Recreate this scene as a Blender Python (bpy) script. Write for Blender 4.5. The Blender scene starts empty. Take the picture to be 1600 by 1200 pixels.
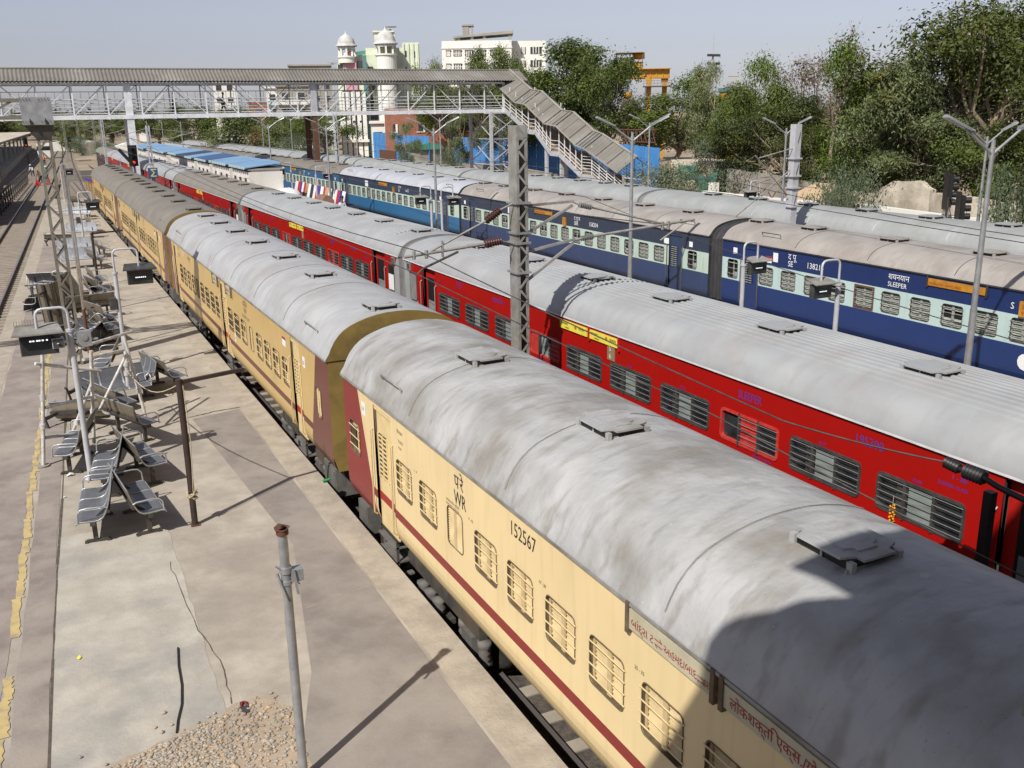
import bpy, math, random
import numpy as np
from mathutils import Vector, Matrix
SC = bpy.context.scene
COL = SC.collection
R = math.radians
# ------------------------------------------------------------------ camera
CP = Vector((-4.344, 0.0, 7.39)); F = 1497.4
_yaw, _pit, _rol = R(26.11), R(15.9), -0.0162
_fw = Vector((math.sin(_yaw)*math.cos(_pit), math.cos(_yaw)*math.cos(_pit), -math.sin(_pit)))
_r = Vector((math.cos(_yaw), -math.sin(_yaw), 0)); _u = _r.cross(_fw)
_R = _r*math.cos(_rol)+_u*math.sin(_rol); _U = -_r*math.sin(_rol)+_u*math.cos(_rol)
cam = bpy.data.cameras.new('camera'); camo = bpy.data.objects.new('camera', cam); COL.objects.link(camo)
cam.sensor_width = 36; cam.lens = F/1600*36; cam.clip_start = 0.05; cam.clip_end = 6000
m = Matrix((( _R.x, _U.x, -_fw.x, CP.x), (_R.y, _U.y, -_fw.y, CP.y), (_R.z, _U.z, -_fw.z, CP.z), (0, 0, 0, 1)))
camo.matrix_world = m
SC.camera = camo
# ------------------------------------------------------------------ sky, sun, exposure
SUN_AZ, SUN_EL = R(55+180), R(46)          # direction towards the sun (azimuth from +Y, clockwise)
w = bpy.data.worlds.new('World'); SC.world = w; w.use_nodes = True
nt = w.node_tree; nt.nodes.clear()
sky = nt.nodes.new('ShaderNodeTexSky'); sky.sky_type = 'NISHITA'; sky.sun_disc = False
sky.sun_elevation = SUN_EL; sky.sun_rotation = SUN_AZ; sky.altitude = 50; sky.air_density = 1.0; sky.dust_density = 0.7; sky.ozone_density = 3.0
hs = nt.nodes.new('ShaderNodeHueSaturation'); hs.inputs['Saturation'].default_value = 0.38
bg = nt.nodes.new('ShaderNodeBackground'); bg.inputs['Strength'].default_value = 0.080
tint = nt.nodes.new('ShaderNodeMixRGB'); tint.blend_type = 'MULTIPLY'; tint.inputs[0].default_value = 1; tint.inputs[2].default_value = (1.0, 0.985, 1.10, 1)   # hazy lavender-grey air
wo = nt.nodes.new('ShaderNodeOutputWorld')
nt.links.new(sky.outputs[0], hs.inputs['Color']); nt.links.new(hs.outputs[0], tint.inputs[1]); nt.links.new(tint.outputs[0], bg.inputs['Color']); nt.links.new(bg.outputs[0], wo.inputs['Surface'])
sl = bpy.data.lights.new('sun', 'SUN'); sl.energy = 5.0; sl.angle = R(0.55); sl.color = (1.0, 0.95, 0.87)
so = bpy.data.objects.new('sun', sl); COL.objects.link(so)
_ts = Vector((math.sin(SUN_AZ)*math.cos(SUN_EL), math.cos(SUN_AZ)*math.cos(SUN_EL), math.sin(SUN_EL)))
so.rotation_euler = _ts.to_track_quat('Z', 'Y').to_euler(); so.location = (-30, -20, 40)
SC.view_settings.view_transform = 'Standard'; SC.view_settings.look = 'None'; SC.view_settings.exposure = 0.12; SC.view_settings.gamma = 1.0
SC.render.film_transparent = False
SC.cycles.max_bounces = 5; SC.cycles.diffuse_bounces = 3; SC.cycles.glossy_bounces = 2; SC.cycles.transmission_bounces = 2; SC.cycles.transparent_max_bounces = 4
SC.cycles.caustics_reflective = False; SC.cycles.caustics_refractive = False
SC.cycles.use_denoising = True
# ------------------------------------------------------------------ survey helpers (photo pixel -> point on a known plane)
def ray(u, v): return _fw*F + _R*(u-800) - _U*(v-600)
def on_z(u, v, z): d = ray(u, v); return CP + d*((z-CP.z)/d.z)
def on_x(u, v, x): d = ray(u, v); return CP + d*((x-CP.x)/d.x)
def on_y(u, v, y): d = ray(u, v); return CP + d*((y-CP.y)/d.y)
def far(u, D, v=190):                                   # plan position on the bearing of column u at distance D
    d = ray(u, v); h = math.hypot(d.x, d.y); return CP.x+d.x/h*D, CP.y+d.y/h*D
def zat(u, v, D): d = ray(u, v); return CP.z + d.z/math.hypot(d.x, d.y)*D
# ------------------------------------------------------------------ scene-graph helpers
def tag(o, label=None, cat=None, group=None, kind=None):
    if label: o['label'] = label
    if cat: o['category'] = cat
    if group: o['group'] = group
    if kind: o['kind'] = kind
    return o
def thing(name, label, cat, loc=(0, 0, 0), rz=0.0, group=None):
    o = bpy.data.objects.new(name, None); COL.objects.link(o); o.location = loc; o.rotation_euler = (0, 0, rz); o.empty_display_size = 0.3
    return tag(o, label, cat, group)
def copy_tree(o, parent=None, top=True):
    c = o.copy(); COL.objects.link(c)
    if parent is not None: c.parent = parent
    for ch in list(o.children): copy_tree(ch, c, False)
    return c
class MB:
    def __init__(s): s.v = []; s.f = []; s.mi = []; s.sm = []
    def add(s, verts, faces, mi=0, sm=False):
        b = len(s.v); s.v.extend([tuple(p) for p in verts])
        for f in faces: s.f.append(tuple(i+b for i in f)); s.mi.append(mi); s.sm.append(sm)
    def quad(s, a, b, c, d, mi=0): s.add([a, b, c, d], [(0, 1, 2, 3)], mi)
    def box(s, x0, x1, y0, y1, z0, z1, mi=0):
        if x0 > x1: x0, x1 = x1, x0
        if y0 > y1: y0, y1 = y1, y0
        s.add([(x0, y0, z0), (x1, y0, z0), (x1, y1, z0), (x0, y1, z0), (x0, y0, z1), (x1, y0, z1), (x1, y1, z1), (x0, y1, z1)],
              [(3, 2, 1, 0), (4, 5, 6, 7), (0, 1, 5, 4), (1, 2, 6, 5), (2, 3, 7, 6), (3, 0, 4, 7)], mi)
    def bar(s, p, q, wd, ht, mi=0, up=(0, 0, 1)):            # rectangular bar from p to q
        p = Vector(p); q = Vector(q); d = (q-p).normalized(); u = Vector(up)
        if abs(d.dot(u)) > 0.98: u = Vector((0, 1, 0))
        r = d.cross(u).normalized()*wd/2; t = r.cross(d).normalized()*ht/2
        c = [p-r-t, p+r-t, p+r+t, p-r+t, q-r-t, q+r-t, q+r+t, q-r+t]
        s.add(c, [(0, 1, 2, 3)[::-1] if 0 else (3, 2, 1, 0), (4, 5, 6, 7), (0, 1, 5, 4), (1, 2, 6, 5), (2, 3, 7, 6), (3, 0, 4, 7)], mi)
    def tube(s, p, q, r, n=8, mi=0, r2=None, caps=True):
        s.path([p, q], r, n, mi, r2, caps)
    def path(s, pts, r, n=8, mi=0, r2=None, caps=True):
        pts = [Vector(p) for p in pts]; N = len(pts); rings = []
        t0 = (pts[1]-pts[0]).normalized(); a = Vector((0, 0, 1)) if abs(t0.z) < 0.9 else Vector((1, 0, 0))
        nrm = t0.cross(a).normalized()
        for i in range(N):
            t = (pts[min(i+1, N-1)]-pts[max(i-1, 0)]).normalized()
            nrm = (nrm - t*nrm.dot(t)).normalized(); bn = t.cross(nrm)
            rr = r if r2 is None else r+(r2-r)*i/(N-1)
            rings.append([pts[i]+(nrm*math.cos(2*math.pi*k/n)+bn*math.sin(2*math.pi*k/n))*rr for k in range(n)])
        v = [p for rg in rings for p in rg]; f = []
        for i in range(N-1):
            for k in range(n):
                k2 = (k+1) % n; f.append((i*n+k, i*n+k2, (i+1)*n+k2, (i+1)*n+k))
        s.add(v, f, mi, True)
        if caps:
            s.add(rings[0], [tuple(range(n))[::-1]], mi); s.add(rings[-1], [tuple(range(n))], mi)
    def ext(s, prof, y0, y1, mi=0, sm=False, closed=False, caps=False):   # (x,z) profile along y
        n = len(prof); v = [(x, y0, z) for x, z in prof]+[(x, y1, z) for x, z in prof]
        f = [(i, i+1, n+i+1, n+i) for i in range(n-1)]
        if closed: f.append((n-1, 0, n, 2*n-1))
        s.add(v, f, mi, sm)
        if caps:
            s.add(v[:n], [tuple(range(n))[::-1]], mi); s.add(v[n:], [tuple(range(n))], mi)
    def prism(s, poly, z0, z1, mi=0):                         # plan polygon
        n = len(poly); v = [(x, y, z0) for x, y in poly]+[(x, y, z1) for x, y in poly]
        s.add(v, [tuple(range(n))[::-1], tuple(range(n, 2*n))]+[(i, (i+1) % n, n+(i+1) % n, n+i) for i in range(n)], mi)
    def lathe(s, prof, c=(0, 0, 0), n=16, mi=0, sm=True):
        v = []; f = []
        for r, z in prof:
            for k in range(n): v.append((c[0]+r*math.cos(2*math.pi*k/n), c[1]+r*math.sin(2*math.pi*k/n), c[2]+z))
        for i in range(len(prof)-1):
            for k in range(n):
                k2 = (k+1) % n; f.append((i*n+k, i*n+k2, (i+1)*n+k2, (i+1)*n+k))
        s.add(v, f, mi, sm)
    def text(s, body, o, right, up, size, mi=0, align='LEFT', squeeze=1.0):
        vs, fs = glyphs(body, align); o = Vector(o); rt = Vector(right); u = Vector(up)
        s.add([o+rt*(x*size*squeeze)+u*(y*size) for x, y in vs], fs, mi)
    def xf(s, M, start=0):
        for i in range(start, len(s.v)): s.v[i] = tuple(M @ Vector(s.v[i]))
    def mesh(s, name, mats):
        me = bpy.data.meshes.new(name); me.from_pydata(s.v, [], s.f)
        for mt in mats: me.materials.append(mt)
        me.polygons.foreach_set('material_index', s.mi); me.polygons.foreach_set('use_smooth', s.sm); me.update()
        return me
    def build(s, name, mats, parent=None, loc=(0, 0, 0)):
        if not isinstance(mats, (list, tuple)): mats = [mats]
        o = bpy.data.objects.new(name, s.mesh(name, mats)); COL.objects.link(o); o.location = loc
        if parent is not None: o.parent = parent
        return o
def boxes(name, lst, mat, parent):
    """each (x0, x1, y0, y1, z0, z1) becomes a part of its own"""
    for q in lst: b = MB(); b.box(*q, 0); b.build(name, mat, parent)
def put(name, me, parent=None, loc=(0, 0, 0)):
    o = bpy.data.objects.new(name, me); COL.objects.link(o); o.location = loc
    if parent is not None: o.parent = parent
    return o
_gl = {}
def glyphs(body, align='LEFT'):
    k = (body, align)
    if k not in _gl:
        cu = bpy.data.curves.new('t', 'FONT'); cu.body = body; cu.size = 1.0; cu.align_x = align; cu.resolution_u = 2
        ob = bpy.data.objects.new('t', cu); COL.objects.link(ob)
        dg = bpy.context.evaluated_depsgraph_get(); me = bpy.data.meshes.new_from_object(ob.evaluated_get(dg))
        _gl[k] = ([(v.co.x, v.co.y) for v in me.vertices], [tuple(p.vertices) for p in me.polygons])
        bpy.data.objects.remove(ob); bpy.data.curves.remove(cu); bpy.data.meshes.remove(me)
    return _gl[k]
# ------------------------------------------------------------------ materials
MATS = {}
def pm(name, c1, c2=None, sc=4.0, rough=0.6, metal=0.0, bump=0.0, bsc=None, det=4.0, c3=None, sc3=0.6, stretch=None, lo=0.35, hi=0.65, emit=0, spec=0.5, coord='Object'):
    m = bpy.data.materials.new(name); m.use_nodes = True; N = m.node_tree.nodes; L = m.node_tree.links; b = N['Principled BSDF']
    b.inputs['Roughness'].default_value = rough; b.inputs['Metallic'].default_value = metal; b.inputs['Specular IOR Level'].default_value = spec
    b.inputs['Base Color'].default_value = (*c1, 1)
    tc = N.new('ShaderNodeTexCoord'); vec = tc.outputs[coord]
    if stretch:
        mp = N.new('ShaderNodeMapping'); mp.inputs['Scale'].default_value = stretch; L.new(vec, mp.inputs[0]); vec = mp.outputs[0]
    def noise(s, d=det):
        n = N.new('ShaderNodeTexNoise'); n.inputs['Scale'].default_value = s; n.inputs['Detail'].default_value = d; n.inputs['Roughness'].default_value = 0.6; L.new(vec, n.inputs['Vector']); return n
    col = None
    if c2:
        n = noise(sc); rp = N.new('ShaderNodeValToRGB'); rp.color_ramp.elements[0].color = (*c1, 1); rp.color_ramp.elements[1].color = (*c2, 1)
        rp.color_ramp.elements[0].position = lo; rp.color_ramp.elements[1].position = hi
        L.new(n.outputs['Fac'], rp.inputs[0]); col = rp.outputs[0]
    if c3:
        n = noise(sc3, 6); rp2 = N.new('ShaderNodeValToRGB'); rp2.color_ramp.elements[0].position = 0.48; rp2.color_ramp.elements[1].position = 0.68
        L.new(n.outputs['Fac'], rp2.inputs[0]); mx = N.new('ShaderNodeMixRGB'); L.new(rp2.outputs[0], mx.inputs[0])
        if col: L.new(col, mx.inputs[1])
        else: mx.inputs[1].default_value = (*c1, 1)
        mx.inputs[2].default_value = (*c3, 1); col = mx.outputs[0]
    if col: L.new(col, b.inputs['Base Color'])
    if bump:
        n = noise(bsc or sc*4, 5); bp = N.new('ShaderNodeBump'); bp.inputs['Strength'].default_value = bump; bp.inputs['Distance'].default_value = 0.05
        L.new(n.outputs['Fac'], bp.inputs['Height']); L.new(bp.outputs[0], b.inputs['Normal'])
    if emit:
        b.inputs['Emission Color'].default_value = (*c1, 1); b.inputs['Emission Strength'].default_value = emit
    MATS[name] = m; return m
def body_mat(name, bands, tri=None, dirt=(0.16, 0.12, 0.08), rough=0.35, dirt_amt=0.5, zlow=1.0):
    """paint in horizontal bands by height: bands=[(z_top,colour)...] low to high; tri=(y_end, slope, z_ref, colour): slanted end panels"""
    m = bpy.data.materials.new(name); m.use_nodes = True; N = m.node_tree.nodes; L = m.node_tree.links; b = N['Principled BSDF']
    b.inputs['Roughness'].default_value = rough
    tc = N.new('ShaderNodeTexCoord'); sp = N.new('ShaderNodeSeparateXYZ'); L.new(tc.outputs['Object'], sp.inputs[0])
    def math_(op, a, c):
        n = N.new('ShaderNodeMath'); n.operation = op
        for i, x in enumerate((a, c)):
            if isinstance(x, (int, float)): n.inputs[i].default_value = x
            else: L.new(x, n.inputs[i])
        return n.outputs[0]
    def mix(f, a, c):
        n = N.new('ShaderNodeMixRGB')
        for i, x in enumerate((f, a, c)):
            if isinstance(x, tuple): n.inputs[i].default_value = (*x, 1)
            elif isinstance(x, (int, float)): n.inputs[i].default_value = x
            else: L.new(x, n.inputs[i])
        return n.outputs[0]
    col = bands[0][1]
    for i in range(1, len(bands)): col = mix(math_('GREATER_THAN', sp.outputs['Z'], bands[i-1][0]), col, bands[i][1])
    if tri:
        ye, a, zr, tcol = tri                                 # |y| > ye + a*(z-zr)
        ay = math_('ABSOLUTE', sp.outputs['Y'], 0)
        lim = math_('ADD', ye, math_('MULTIPLY', math_('SUBTRACT', sp.outputs['Z'], zr), a))
        col = mix(math_('GREATER_THAN', ay, lim), col, tcol)
    # weathering: streaks, mottling and grime that thickens towards the sole bar
    mp = N.new('ShaderNodeMapping'); mp.inputs['Scale'].default_value = (1, 3.5, 0.35); L.new(tc.outputs['Object'], mp.inputs[0])
    n1 = N.new('ShaderNodeTexNoise'); n1.inputs['Scale'].default_value = 2.2; n1.inputs['Detail'].default_value = 7; L.new(mp.outputs[0], n1.inputs['Vector'])
    n2 = N.new('ShaderNodeTexNoise'); n2.inputs['Scale'].default_value = 0.9; n2.inputs['Detail'].default_value = 5; L.new(tc.outputs['Object'], n2.inputs['Vector'])
    r1 = N.new('ShaderNodeValToRGB'); r1.color_ramp.elements[0].position = 0.50; r1.color_ramp.elements[1].position = 0.80; L.new(n1.outputs['Fac'], r1.inputs[0])
    low = N.new('ShaderNodeMapRange'); low.inputs['From Min'].default_value = zlow+0.42; low.inputs['From Max'].default_value = zlow; L.new(sp.outputs['Z'], low.inputs['Value'])
    am = math_('ADD', math_('MULTIPLY', r1.outputs[0], 0.30*dirt_amt), math_('MULTIPLY', math_('MULTIPLY', low.outputs[0], n2.outputs['Fac']), 0.9*dirt_amt))
    col = mix(math_('MINIMUM', am, 0.8), col, dirt)
    r2 = N.new('ShaderNodeValToRGB'); r2.color_ramp.elements[0].position = 0.3; r2.color_ramp.elements[1].position = 0.75
    r2.color_ramp.elements[0].color = (0.90, 0.90, 0.90, 1); r2.color_ramp.elements[1].color = (1, 1, 1, 1); L.new(n2.outputs['Fac'], r2.inputs[0])
    mu = N.new('ShaderNodeMixRGB'); mu.blend_type = 'MULTIPLY'; mu.inputs[0].default_value = 1; L.new(col, mu.inputs[1]); L.new(r2.outputs[0], mu.inputs[2])
    L.new(mu.outputs[0], b.inputs['Base Color'])
    bp = N.new('ShaderNodeBump'); bp.inputs['Strength'].default_value = 0.10; bp.inputs['Distance'].default_value = 0.03; L.new(n2.outputs['Fac'], bp.inputs['Height']); L.new(bp.outputs[0], b.inputs['Normal'])
    MATS[name] = m; return m
def roof_mat(name, c1, c2, stain, dents=0.5, rough=0.5, amt=1.0):
    m = bpy.data.materials.new(name); m.use_nodes = True; N = m.node_tree.nodes; L = m.node_tree.links; b = N['Principled BSDF']
    b.inputs['Roughness'].default_value = rough; b.inputs['Metallic'].default_value = 0.0
    tc = N.new('ShaderNodeTexCoord')
    def nz(s, st=(1, 1, 1), d=6):
        mp = N.new('ShaderNodeMapping'); mp.inputs['Scale'].default_value = st; L.new(tc.outputs['Object'], mp.inputs[0])
        n = N.new('ShaderNodeTexNoise'); n.inputs['Scale'].default_value = s; n.inputs['Detail'].default_value = d; L.new(mp.outputs[0], n.inputs['Vector']); return n.outputs['Fac']
    def ramp(f, p0, p1, k0, k1):
        r = N.new('ShaderNodeValToRGB'); r.color_ramp.elements[0].position = p0; r.color_ramp.elements[1].position = p1; r.color_ramp.elements[0].color = (*k0, 1); r.color_ramp.elements[1].color = (*k1, 1); L.new(f, r.inputs[0]); return r.outputs[0]
    def mix(f, a, c):
        n = N.new('ShaderNodeMixRGB'); L.new(f, n.inputs[0]); L.new(a, n.inputs[1])
        if isinstance(c, tuple): n.inputs[2].default_value = (*c, 1)
        else: L.new(c, n.inputs[2])
        return n.outputs[0]
    col = ramp(nz(1.3), 0.35, 0.7, c1, c2)
    z, o = (0, 0, 0), (amt, amt, amt)
    col = mix(ramp(nz(0.8, (1.2, 1.1, 1), 8), 0.46, 0.70, z, (0.85*amt,)*3), col, stain)
    col = mix(ramp(nz(2.6, (0.6, 1.9, 1), 9), 0.52, 0.70, z, (0.62*amt,)*3), col, stain)
    col = mix(ramp(nz(1.1, (0.35, 7, 1), 6), 0.60, 0.74, z, (0.40*amt,)*3), col, stain)
    col = mix(ramp(nz(38, (1, 1, 1), 2), 0.70, 0.76, z, (0.5*amt,)*3), col, (0.10, 0.09, 0.08))
    col = mix(ramp(nz(17, (1, 1, 1), 2), 0.775, 0.79, z, (0.6*amt,)*3), col, (0.62, 0.62, 0.60))
    L.new(col, b.inputs['Base Color'])
    if dents:
        a = N.new('ShaderNodeMath'); a.operation = 'ADD'; L.new(nz(1.5, (1, 1.1, 1), 4), a.inputs[0])
        g = N.new('ShaderNodeMath'); g.operation = 'MULTIPLY'; g.inputs[1].default_value = 0.22; L.new(nz(4.5, (0.8, 1.3, 1), 3), g.inputs[0]); L.new(g.outputs[0], a.inputs[1])
        bp = N.new('ShaderNodeBump'); bp.inputs['Strength'].default_value = dents; bp.inputs['Distance'].default_value = 0.12; L.new(a.outputs[0], bp.inputs['Height']); L.new(bp.outputs[0], b.inputs['Normal'])
    MATS[name] = m; return m
def leaf_mat(name, dark, light, dry=None, trans=0.25):
    m = bpy.data.materials.new(name); m.use_nodes = True; N = m.node_tree.nodes; L = m.node_tree.links; b = N['Principled BSDF']
    b.inputs['Roughness'].default_value = 0.55; b.inputs['Specular IOR Level'].default_value = 0.35
    g = N.new('ShaderNodeNewGeometry'); tc = N.new('ShaderNodeTexCoord')
    rp = N.new('ShaderNodeValToRGB'); rp.color_ramp.elements[0].color = (*dark, 1); rp.color_ramp.elements[1].color = (*light, 1)
    if dry:
        rp.color_ramp.elements[1].position = 0.86; e = rp.color_ramp.elements.new(0.97); e.color = (*dry, 1)
    n = N.new('ShaderNodeTexNoise'); n.inputs['Scale'].default_value = 0.55; n.inputs['Detail'].default_value = 3; L.new(tc.outputs['Object'], n.inputs['Vector'])
    oi = N.new('ShaderNodeObjectInfo'); ov = N.new('ShaderNodeMath'); ov.operation = 'MULTIPLY_ADD'; ov.inputs[1].default_value = 0.30; ov.inputs[2].default_value = -0.55; L.new(oi.outputs['Random'], ov.inputs[0])
    ad = N.new('ShaderNodeMath'); ad.operation = 'MULTIPLY_ADD'; ad.inputs[1].default_value = 0.34; L.new(g.outputs['Random Per Island'], ad.inputs[0])
    sb = N.new('ShaderNodeMath'); sb.operation = 'MULTIPLY_ADD'; sb.inputs[1].default_value = 1.5; L.new(ov.outputs[0], sb.inputs[2]); L.new(n.outputs['Fac'], sb.inputs[0]); L.new(sb.outputs[0], ad.inputs[2])
    L.new(ad.outputs[0], rp.inputs[0]); L.new(rp.outputs[0], b.inputs['Base Color'])
    tr = N.new('ShaderNodeBsdfTranslucent'); L.new(rp.outputs[0], tr.inputs[0]); mx = N.new('ShaderNodeMixShader'); mx.inputs[0].default_value = trans
    L.new(b.outputs[0], mx.inputs[1]); L.new(tr.outputs[0], mx.inputs[2]); L.new(mx.outputs[0], N['Material Output'].inputs['Surface'])
    MATS[name] = m; return m
G = pm
G('steel_light', (0.42, 0.43, 0.44), (0.30, 0.31, 0.32), 6, 0.45, 0.5)
G('steel_paint', (0.50, 0.51, 0.54), (0.40, 0.41, 0.44), 3, 0.45, 0.1)
G('white_paint', (0.72, 0.73, 0.75), (0.55, 0.56, 0.58), 3, 0.5)
G('galv', (0.46, 0.47, 0.48), (0.30, 0.31, 0.32), 3, 0.42, 0.55)
G('mast_grey', (0.23, 0.225, 0.21), (0.33, 0.325, 0.31), 5, 0.6, 0.15, c3=(0.17, 0.15, 0.12), sc3=1.5)
G('mast_olive', (0.15, 0.14, 0.115), (0.20, 0.19, 0.16), 4, 0.6, 0.15)
G('dark_steel', (0.05, 0.048, 0.045), (0.085, 0.075, 0.065), 5, 0.55, 0.3)
G('black', (0.012, 0.012, 0.013), None, rough=0.5)
G('black_hole', (0.006, 0.006, 0.007), None, rough=0.9)
G('underframe', (0.035, 0.033, 0.03), (0.075, 0.066, 0.055), 5, 0.8, c3=(0.10, 0.075, 0.05), sc3=1.2)
G('underframe_grey', (0.10, 0.095, 0.09), (0.16, 0.15, 0.135), 4, 0.75)
G('rubber', (0.03, 0.03, 0.034), (0.05, 0.05, 0.052), 4, 0.75)
G('glass_dark', (0.015, 0.017, 0.02), (0.04, 0.042, 0.045), 3, 0.12)
G('pane_pale', (0.27, 0.31, 0.30), (0.17, 0.20, 0.19), 2, 0.2, stretch=(1, 1, 5))
G('blue_paint_dull', (0.028, 0.046, 0.10), None, rough=0.45)
G('bar_steel', (0.27, 0.275, 0.28), None, rough=0.4, metal=0.3)
G('frame_dark', (0.035, 0.035, 0.035), (0.07, 0.068, 0.065), 6, 0.5)
G('cream_paint', (0.72, 0.565, 0.30), (0.64, 0.49, 0.25), 3, 0.4)
G('cream_shut', (0.60, 0.47, 0.26), (0.48, 0.37, 0.20), 5, 0.55)
G('grime', (0.09, 0.065, 0.04), (0.16, 0.12, 0.07), 8, 0.8)
G('red_paint', (0.46, 0.016, 0.012), (0.38, 0.012, 0.01), 3, 0.35)
G('red_shut', (0.42, 0.03, 0.025), (0.50, 0.06, 0.05), 8, 0.5)
G('blue_paint', (0.014, 0.034, 0.125), None, rough=0.35)
G('blue_shut', (0.34, 0.36, 0.33), (0.22, 0.23, 0.21), 8, 0.5)
G('pale_blue', (0.50, 0.64, 0.62), (0.42, 0.55, 0.53), 3, 0.45)
G('olive_end', (0.26, 0.18, 0.05), (0.20, 0.135, 0.04), 2, 0.6, c3=(0.10, 0.075, 0.03), sc3=1.2)
G('gangway_grey', (0.19, 0.19, 0.195), (0.25, 0.25, 0.25), 3, 0.5)
G('end_dark', (0.022, 0.024, 0.03), (0.045, 0.045, 0.048), 3, 0.6)
G('letter_black', (0.012, 0.012, 0.014), None, rough=0.5)
G('letter_white', (0.75, 0.77, 0.77), None, rough=0.5)
G('letter_blue', (0.055, 0.045, 0.30), None, rough=0.5)
G('letter_red', (0.30, 0.025, 0.02), None, rough=0.6)
G('letter_grey', (0.24, 0.18, 0.10), None, rough=0.6)
G('board_yellow', (0.80, 0.70, 0.10), (0.72, 0.60, 0.08), 4, 0.4)
G('board_cream', (0.50, 0.47, 0.34), (0.42, 0.38, 0.27), 4, 0.5)
G('board_orange', (0.50, 0.23, 0.02), (0.35, 0.16, 0.02), 4, 0.5)
G('paper', (0.72, 0.72, 0.70), (0.6, 0.6, 0.6), 3, 0.6)
G('saffron', (0.70, 0.22, 0.03)); G('flag_green', (0.02, 0.22, 0.05)); G('green_band', (0.03, 0.28, 0.10))
G('concrete', (0.310, 0.275, 0.229), (0.428, 0.384, 0.322), 1.9, 0.88, bump=0.16, bsc=26, det=10, c3=(0.267, 0.238, 0.205), sc3=0.5)
G('concrete_light', (0.353, 0.329, 0.279), (0.453, 0.422, 0.366), 2.2, 0.88, bump=0.16, bsc=26, det=10, c3=(0.248, 0.244, 0.236), sc3=0.62)
G('paving_dark', (0.191, 0.168, 0.151), (0.261, 0.232, 0.206), 1.8, 0.88, bump=0.16, bsc=28, det=10, c3=(0.296, 0.264, 0.230), sc3=0.7)
G('paving_mauve', (0.203, 0.171, 0.154), (0.290, 0.251, 0.223), 2.0, 0.88, bump=0.16, bsc=28, det=10, c3=(0.336, 0.296, 0.249), sc3=0.6)
G('edge_stone', (0.409, 0.360, 0.291), (0.298, 0.258, 0.208), 2.6, 0.88, bump=0.3, bsc=20, det=10)
G('crack', (0.07, 0.055, 0.04), (0.12, 0.1, 0.08), 9, 0.9)
G('dust', (0.403, 0.319, 0.235), (0.325, 0.258, 0.190), 4, 0.9, bump=0.3, bsc=30)
G('pebble', (0.40, 0.345, 0.28), (0.26, 0.215, 0.17), 1.5, 0.8)
G('yellow_line', (0.52, 0.40, 0.175), (0.44, 0.34, 0.16), 5, 0.8, c3=(0.28, 0.235, 0.17), sc3=4.0, det=8)
G('dirt', (0.302, 0.235, 0.166), (0.235, 0.185, 0.130), 0.35, 0.95, bump=0.4, bsc=3, det=9, c3=(0.403, 0.336, 0.246), sc3=0.06)
G('ballast', (0.174, 0.140, 0.112), (0.291, 0.241, 0.190), 9, 0.95, bump=0.8, bsc=22, det=3, c3=(0.112, 0.090, 0.073), sc3=0.8)
G('ballast_dark', (0.055, 0.048, 0.042), (0.11, 0.095, 0.08), 9, 0.95, bump=0.7, bsc=22, det=3)
G('rail', (0.12, 0.075, 0.05), (0.17, 0.11, 0.075), 4, 0.6, 0.3)
G('rail_top', (0.42, 0.42, 0.43), None, rough=0.3, metal=0.8)
G('sleeper', (0.27, 0.235, 0.19), (0.34, 0.30, 0.245), 3, 0.9)
G('corrug', (0.175, 0.165, 0.145), (0.135, 0.127, 0.112), 0.8, 0.75, c3=(0.23, 0.22, 0.20), sc3=0.4)
G('step', (0.42, 0.33, 0.22), (0.34, 0.27, 0.18), 3, 0.8)
G('rust', (0.13, 0.055, 0.03), (0.09, 0.04, 0.025), 4, 0.8)
G('brown_pole', (0.028, 0.018, 0.016), (0.045, 0.027, 0.022), 5, 0.5)
G('porcelain', (0.065, 0.028, 0.024), None, rough=0.25)
G('porcelain_grey', (0.20, 0.20, 0.19), None, rough=0.35)
G('bench_steel', (0.165, 0.178, 0.205), (0.115, 0.122, 0.14), 3, 0.42, 0.35, c3=(0.20, 0.165, 0.12), sc3=1.1)
G('bench_pale', (0.42, 0.44, 0.48), (0.32, 0.33, 0.36), 3, 0.4, 0.3)
G('bench_under', (0.23, 0.20, 0.15), (0.17, 0.14, 0.105), 3, 0.5, 0.3)
G('chrome', (0.62, 0.62, 0.63), (0.45, 0.44, 0.42), 5, 0.25, 0.85)
G('scaf', (0.72, 0.71, 0.69), (0.42, 0.40, 0.37), 6, 0.4, 0.2)
G('rope', (0.48, 0.41, 0.28), (0.36, 0.30, 0.2), 12, 0.9)
G('led', (0.9, 0.95, 1.0), emit=1.2)
G('signal_red', (1.0, 0.05, 0.02), emit=1.5)
G('sheet_blue', (0.065, 0.25, 0.58), (0.055, 0.215, 0.52), 0.6, 0.5, c3=(0.09, 0.28, 0.58), sc3=0.9)
G('roof_blue', (0.20, 0.35, 0.53), (0.15, 0.28, 0.45), 0.5, 0.45)
G('roof_navy', (0.03, 0.08, 0.20), (0.04, 0.10, 0.24), 0.5, 0.45)
G('plaster', (0.72, 0.71, 0.66), (0.64, 0.62, 0.57), 0.8, 0.8)
G('plaster_mint', (0.66, 0.71, 0.56), (0.60, 0.65, 0.51), 0.3, 0.8, c3=(0.52, 0.56, 0.45), sc3=0.3)
G('plaster_white', (0.75, 0.75, 0.70), (0.69, 0.68, 0.63), 0.3, 0.8)
G('dome', (0.62, 0.61, 0.58), (0.38, 0.37, 0.36), 0.7, 0.8)
G('pink', (0.62, 0.30, 0.35), (0.56, 0.27, 0.31), 0.4, 0.7)
G('green_roof', (0.08, 0.26, 0.19), (0.06, 0.21, 0.15), 0.5, 0.5)
G('teal_trim', (0.10, 0.20, 0.20), None, rough=0.6)
G('window_dark', (0.03, 0.035, 0.04), (0.06, 0.065, 0.07), 1.0, 0.2)
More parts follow.
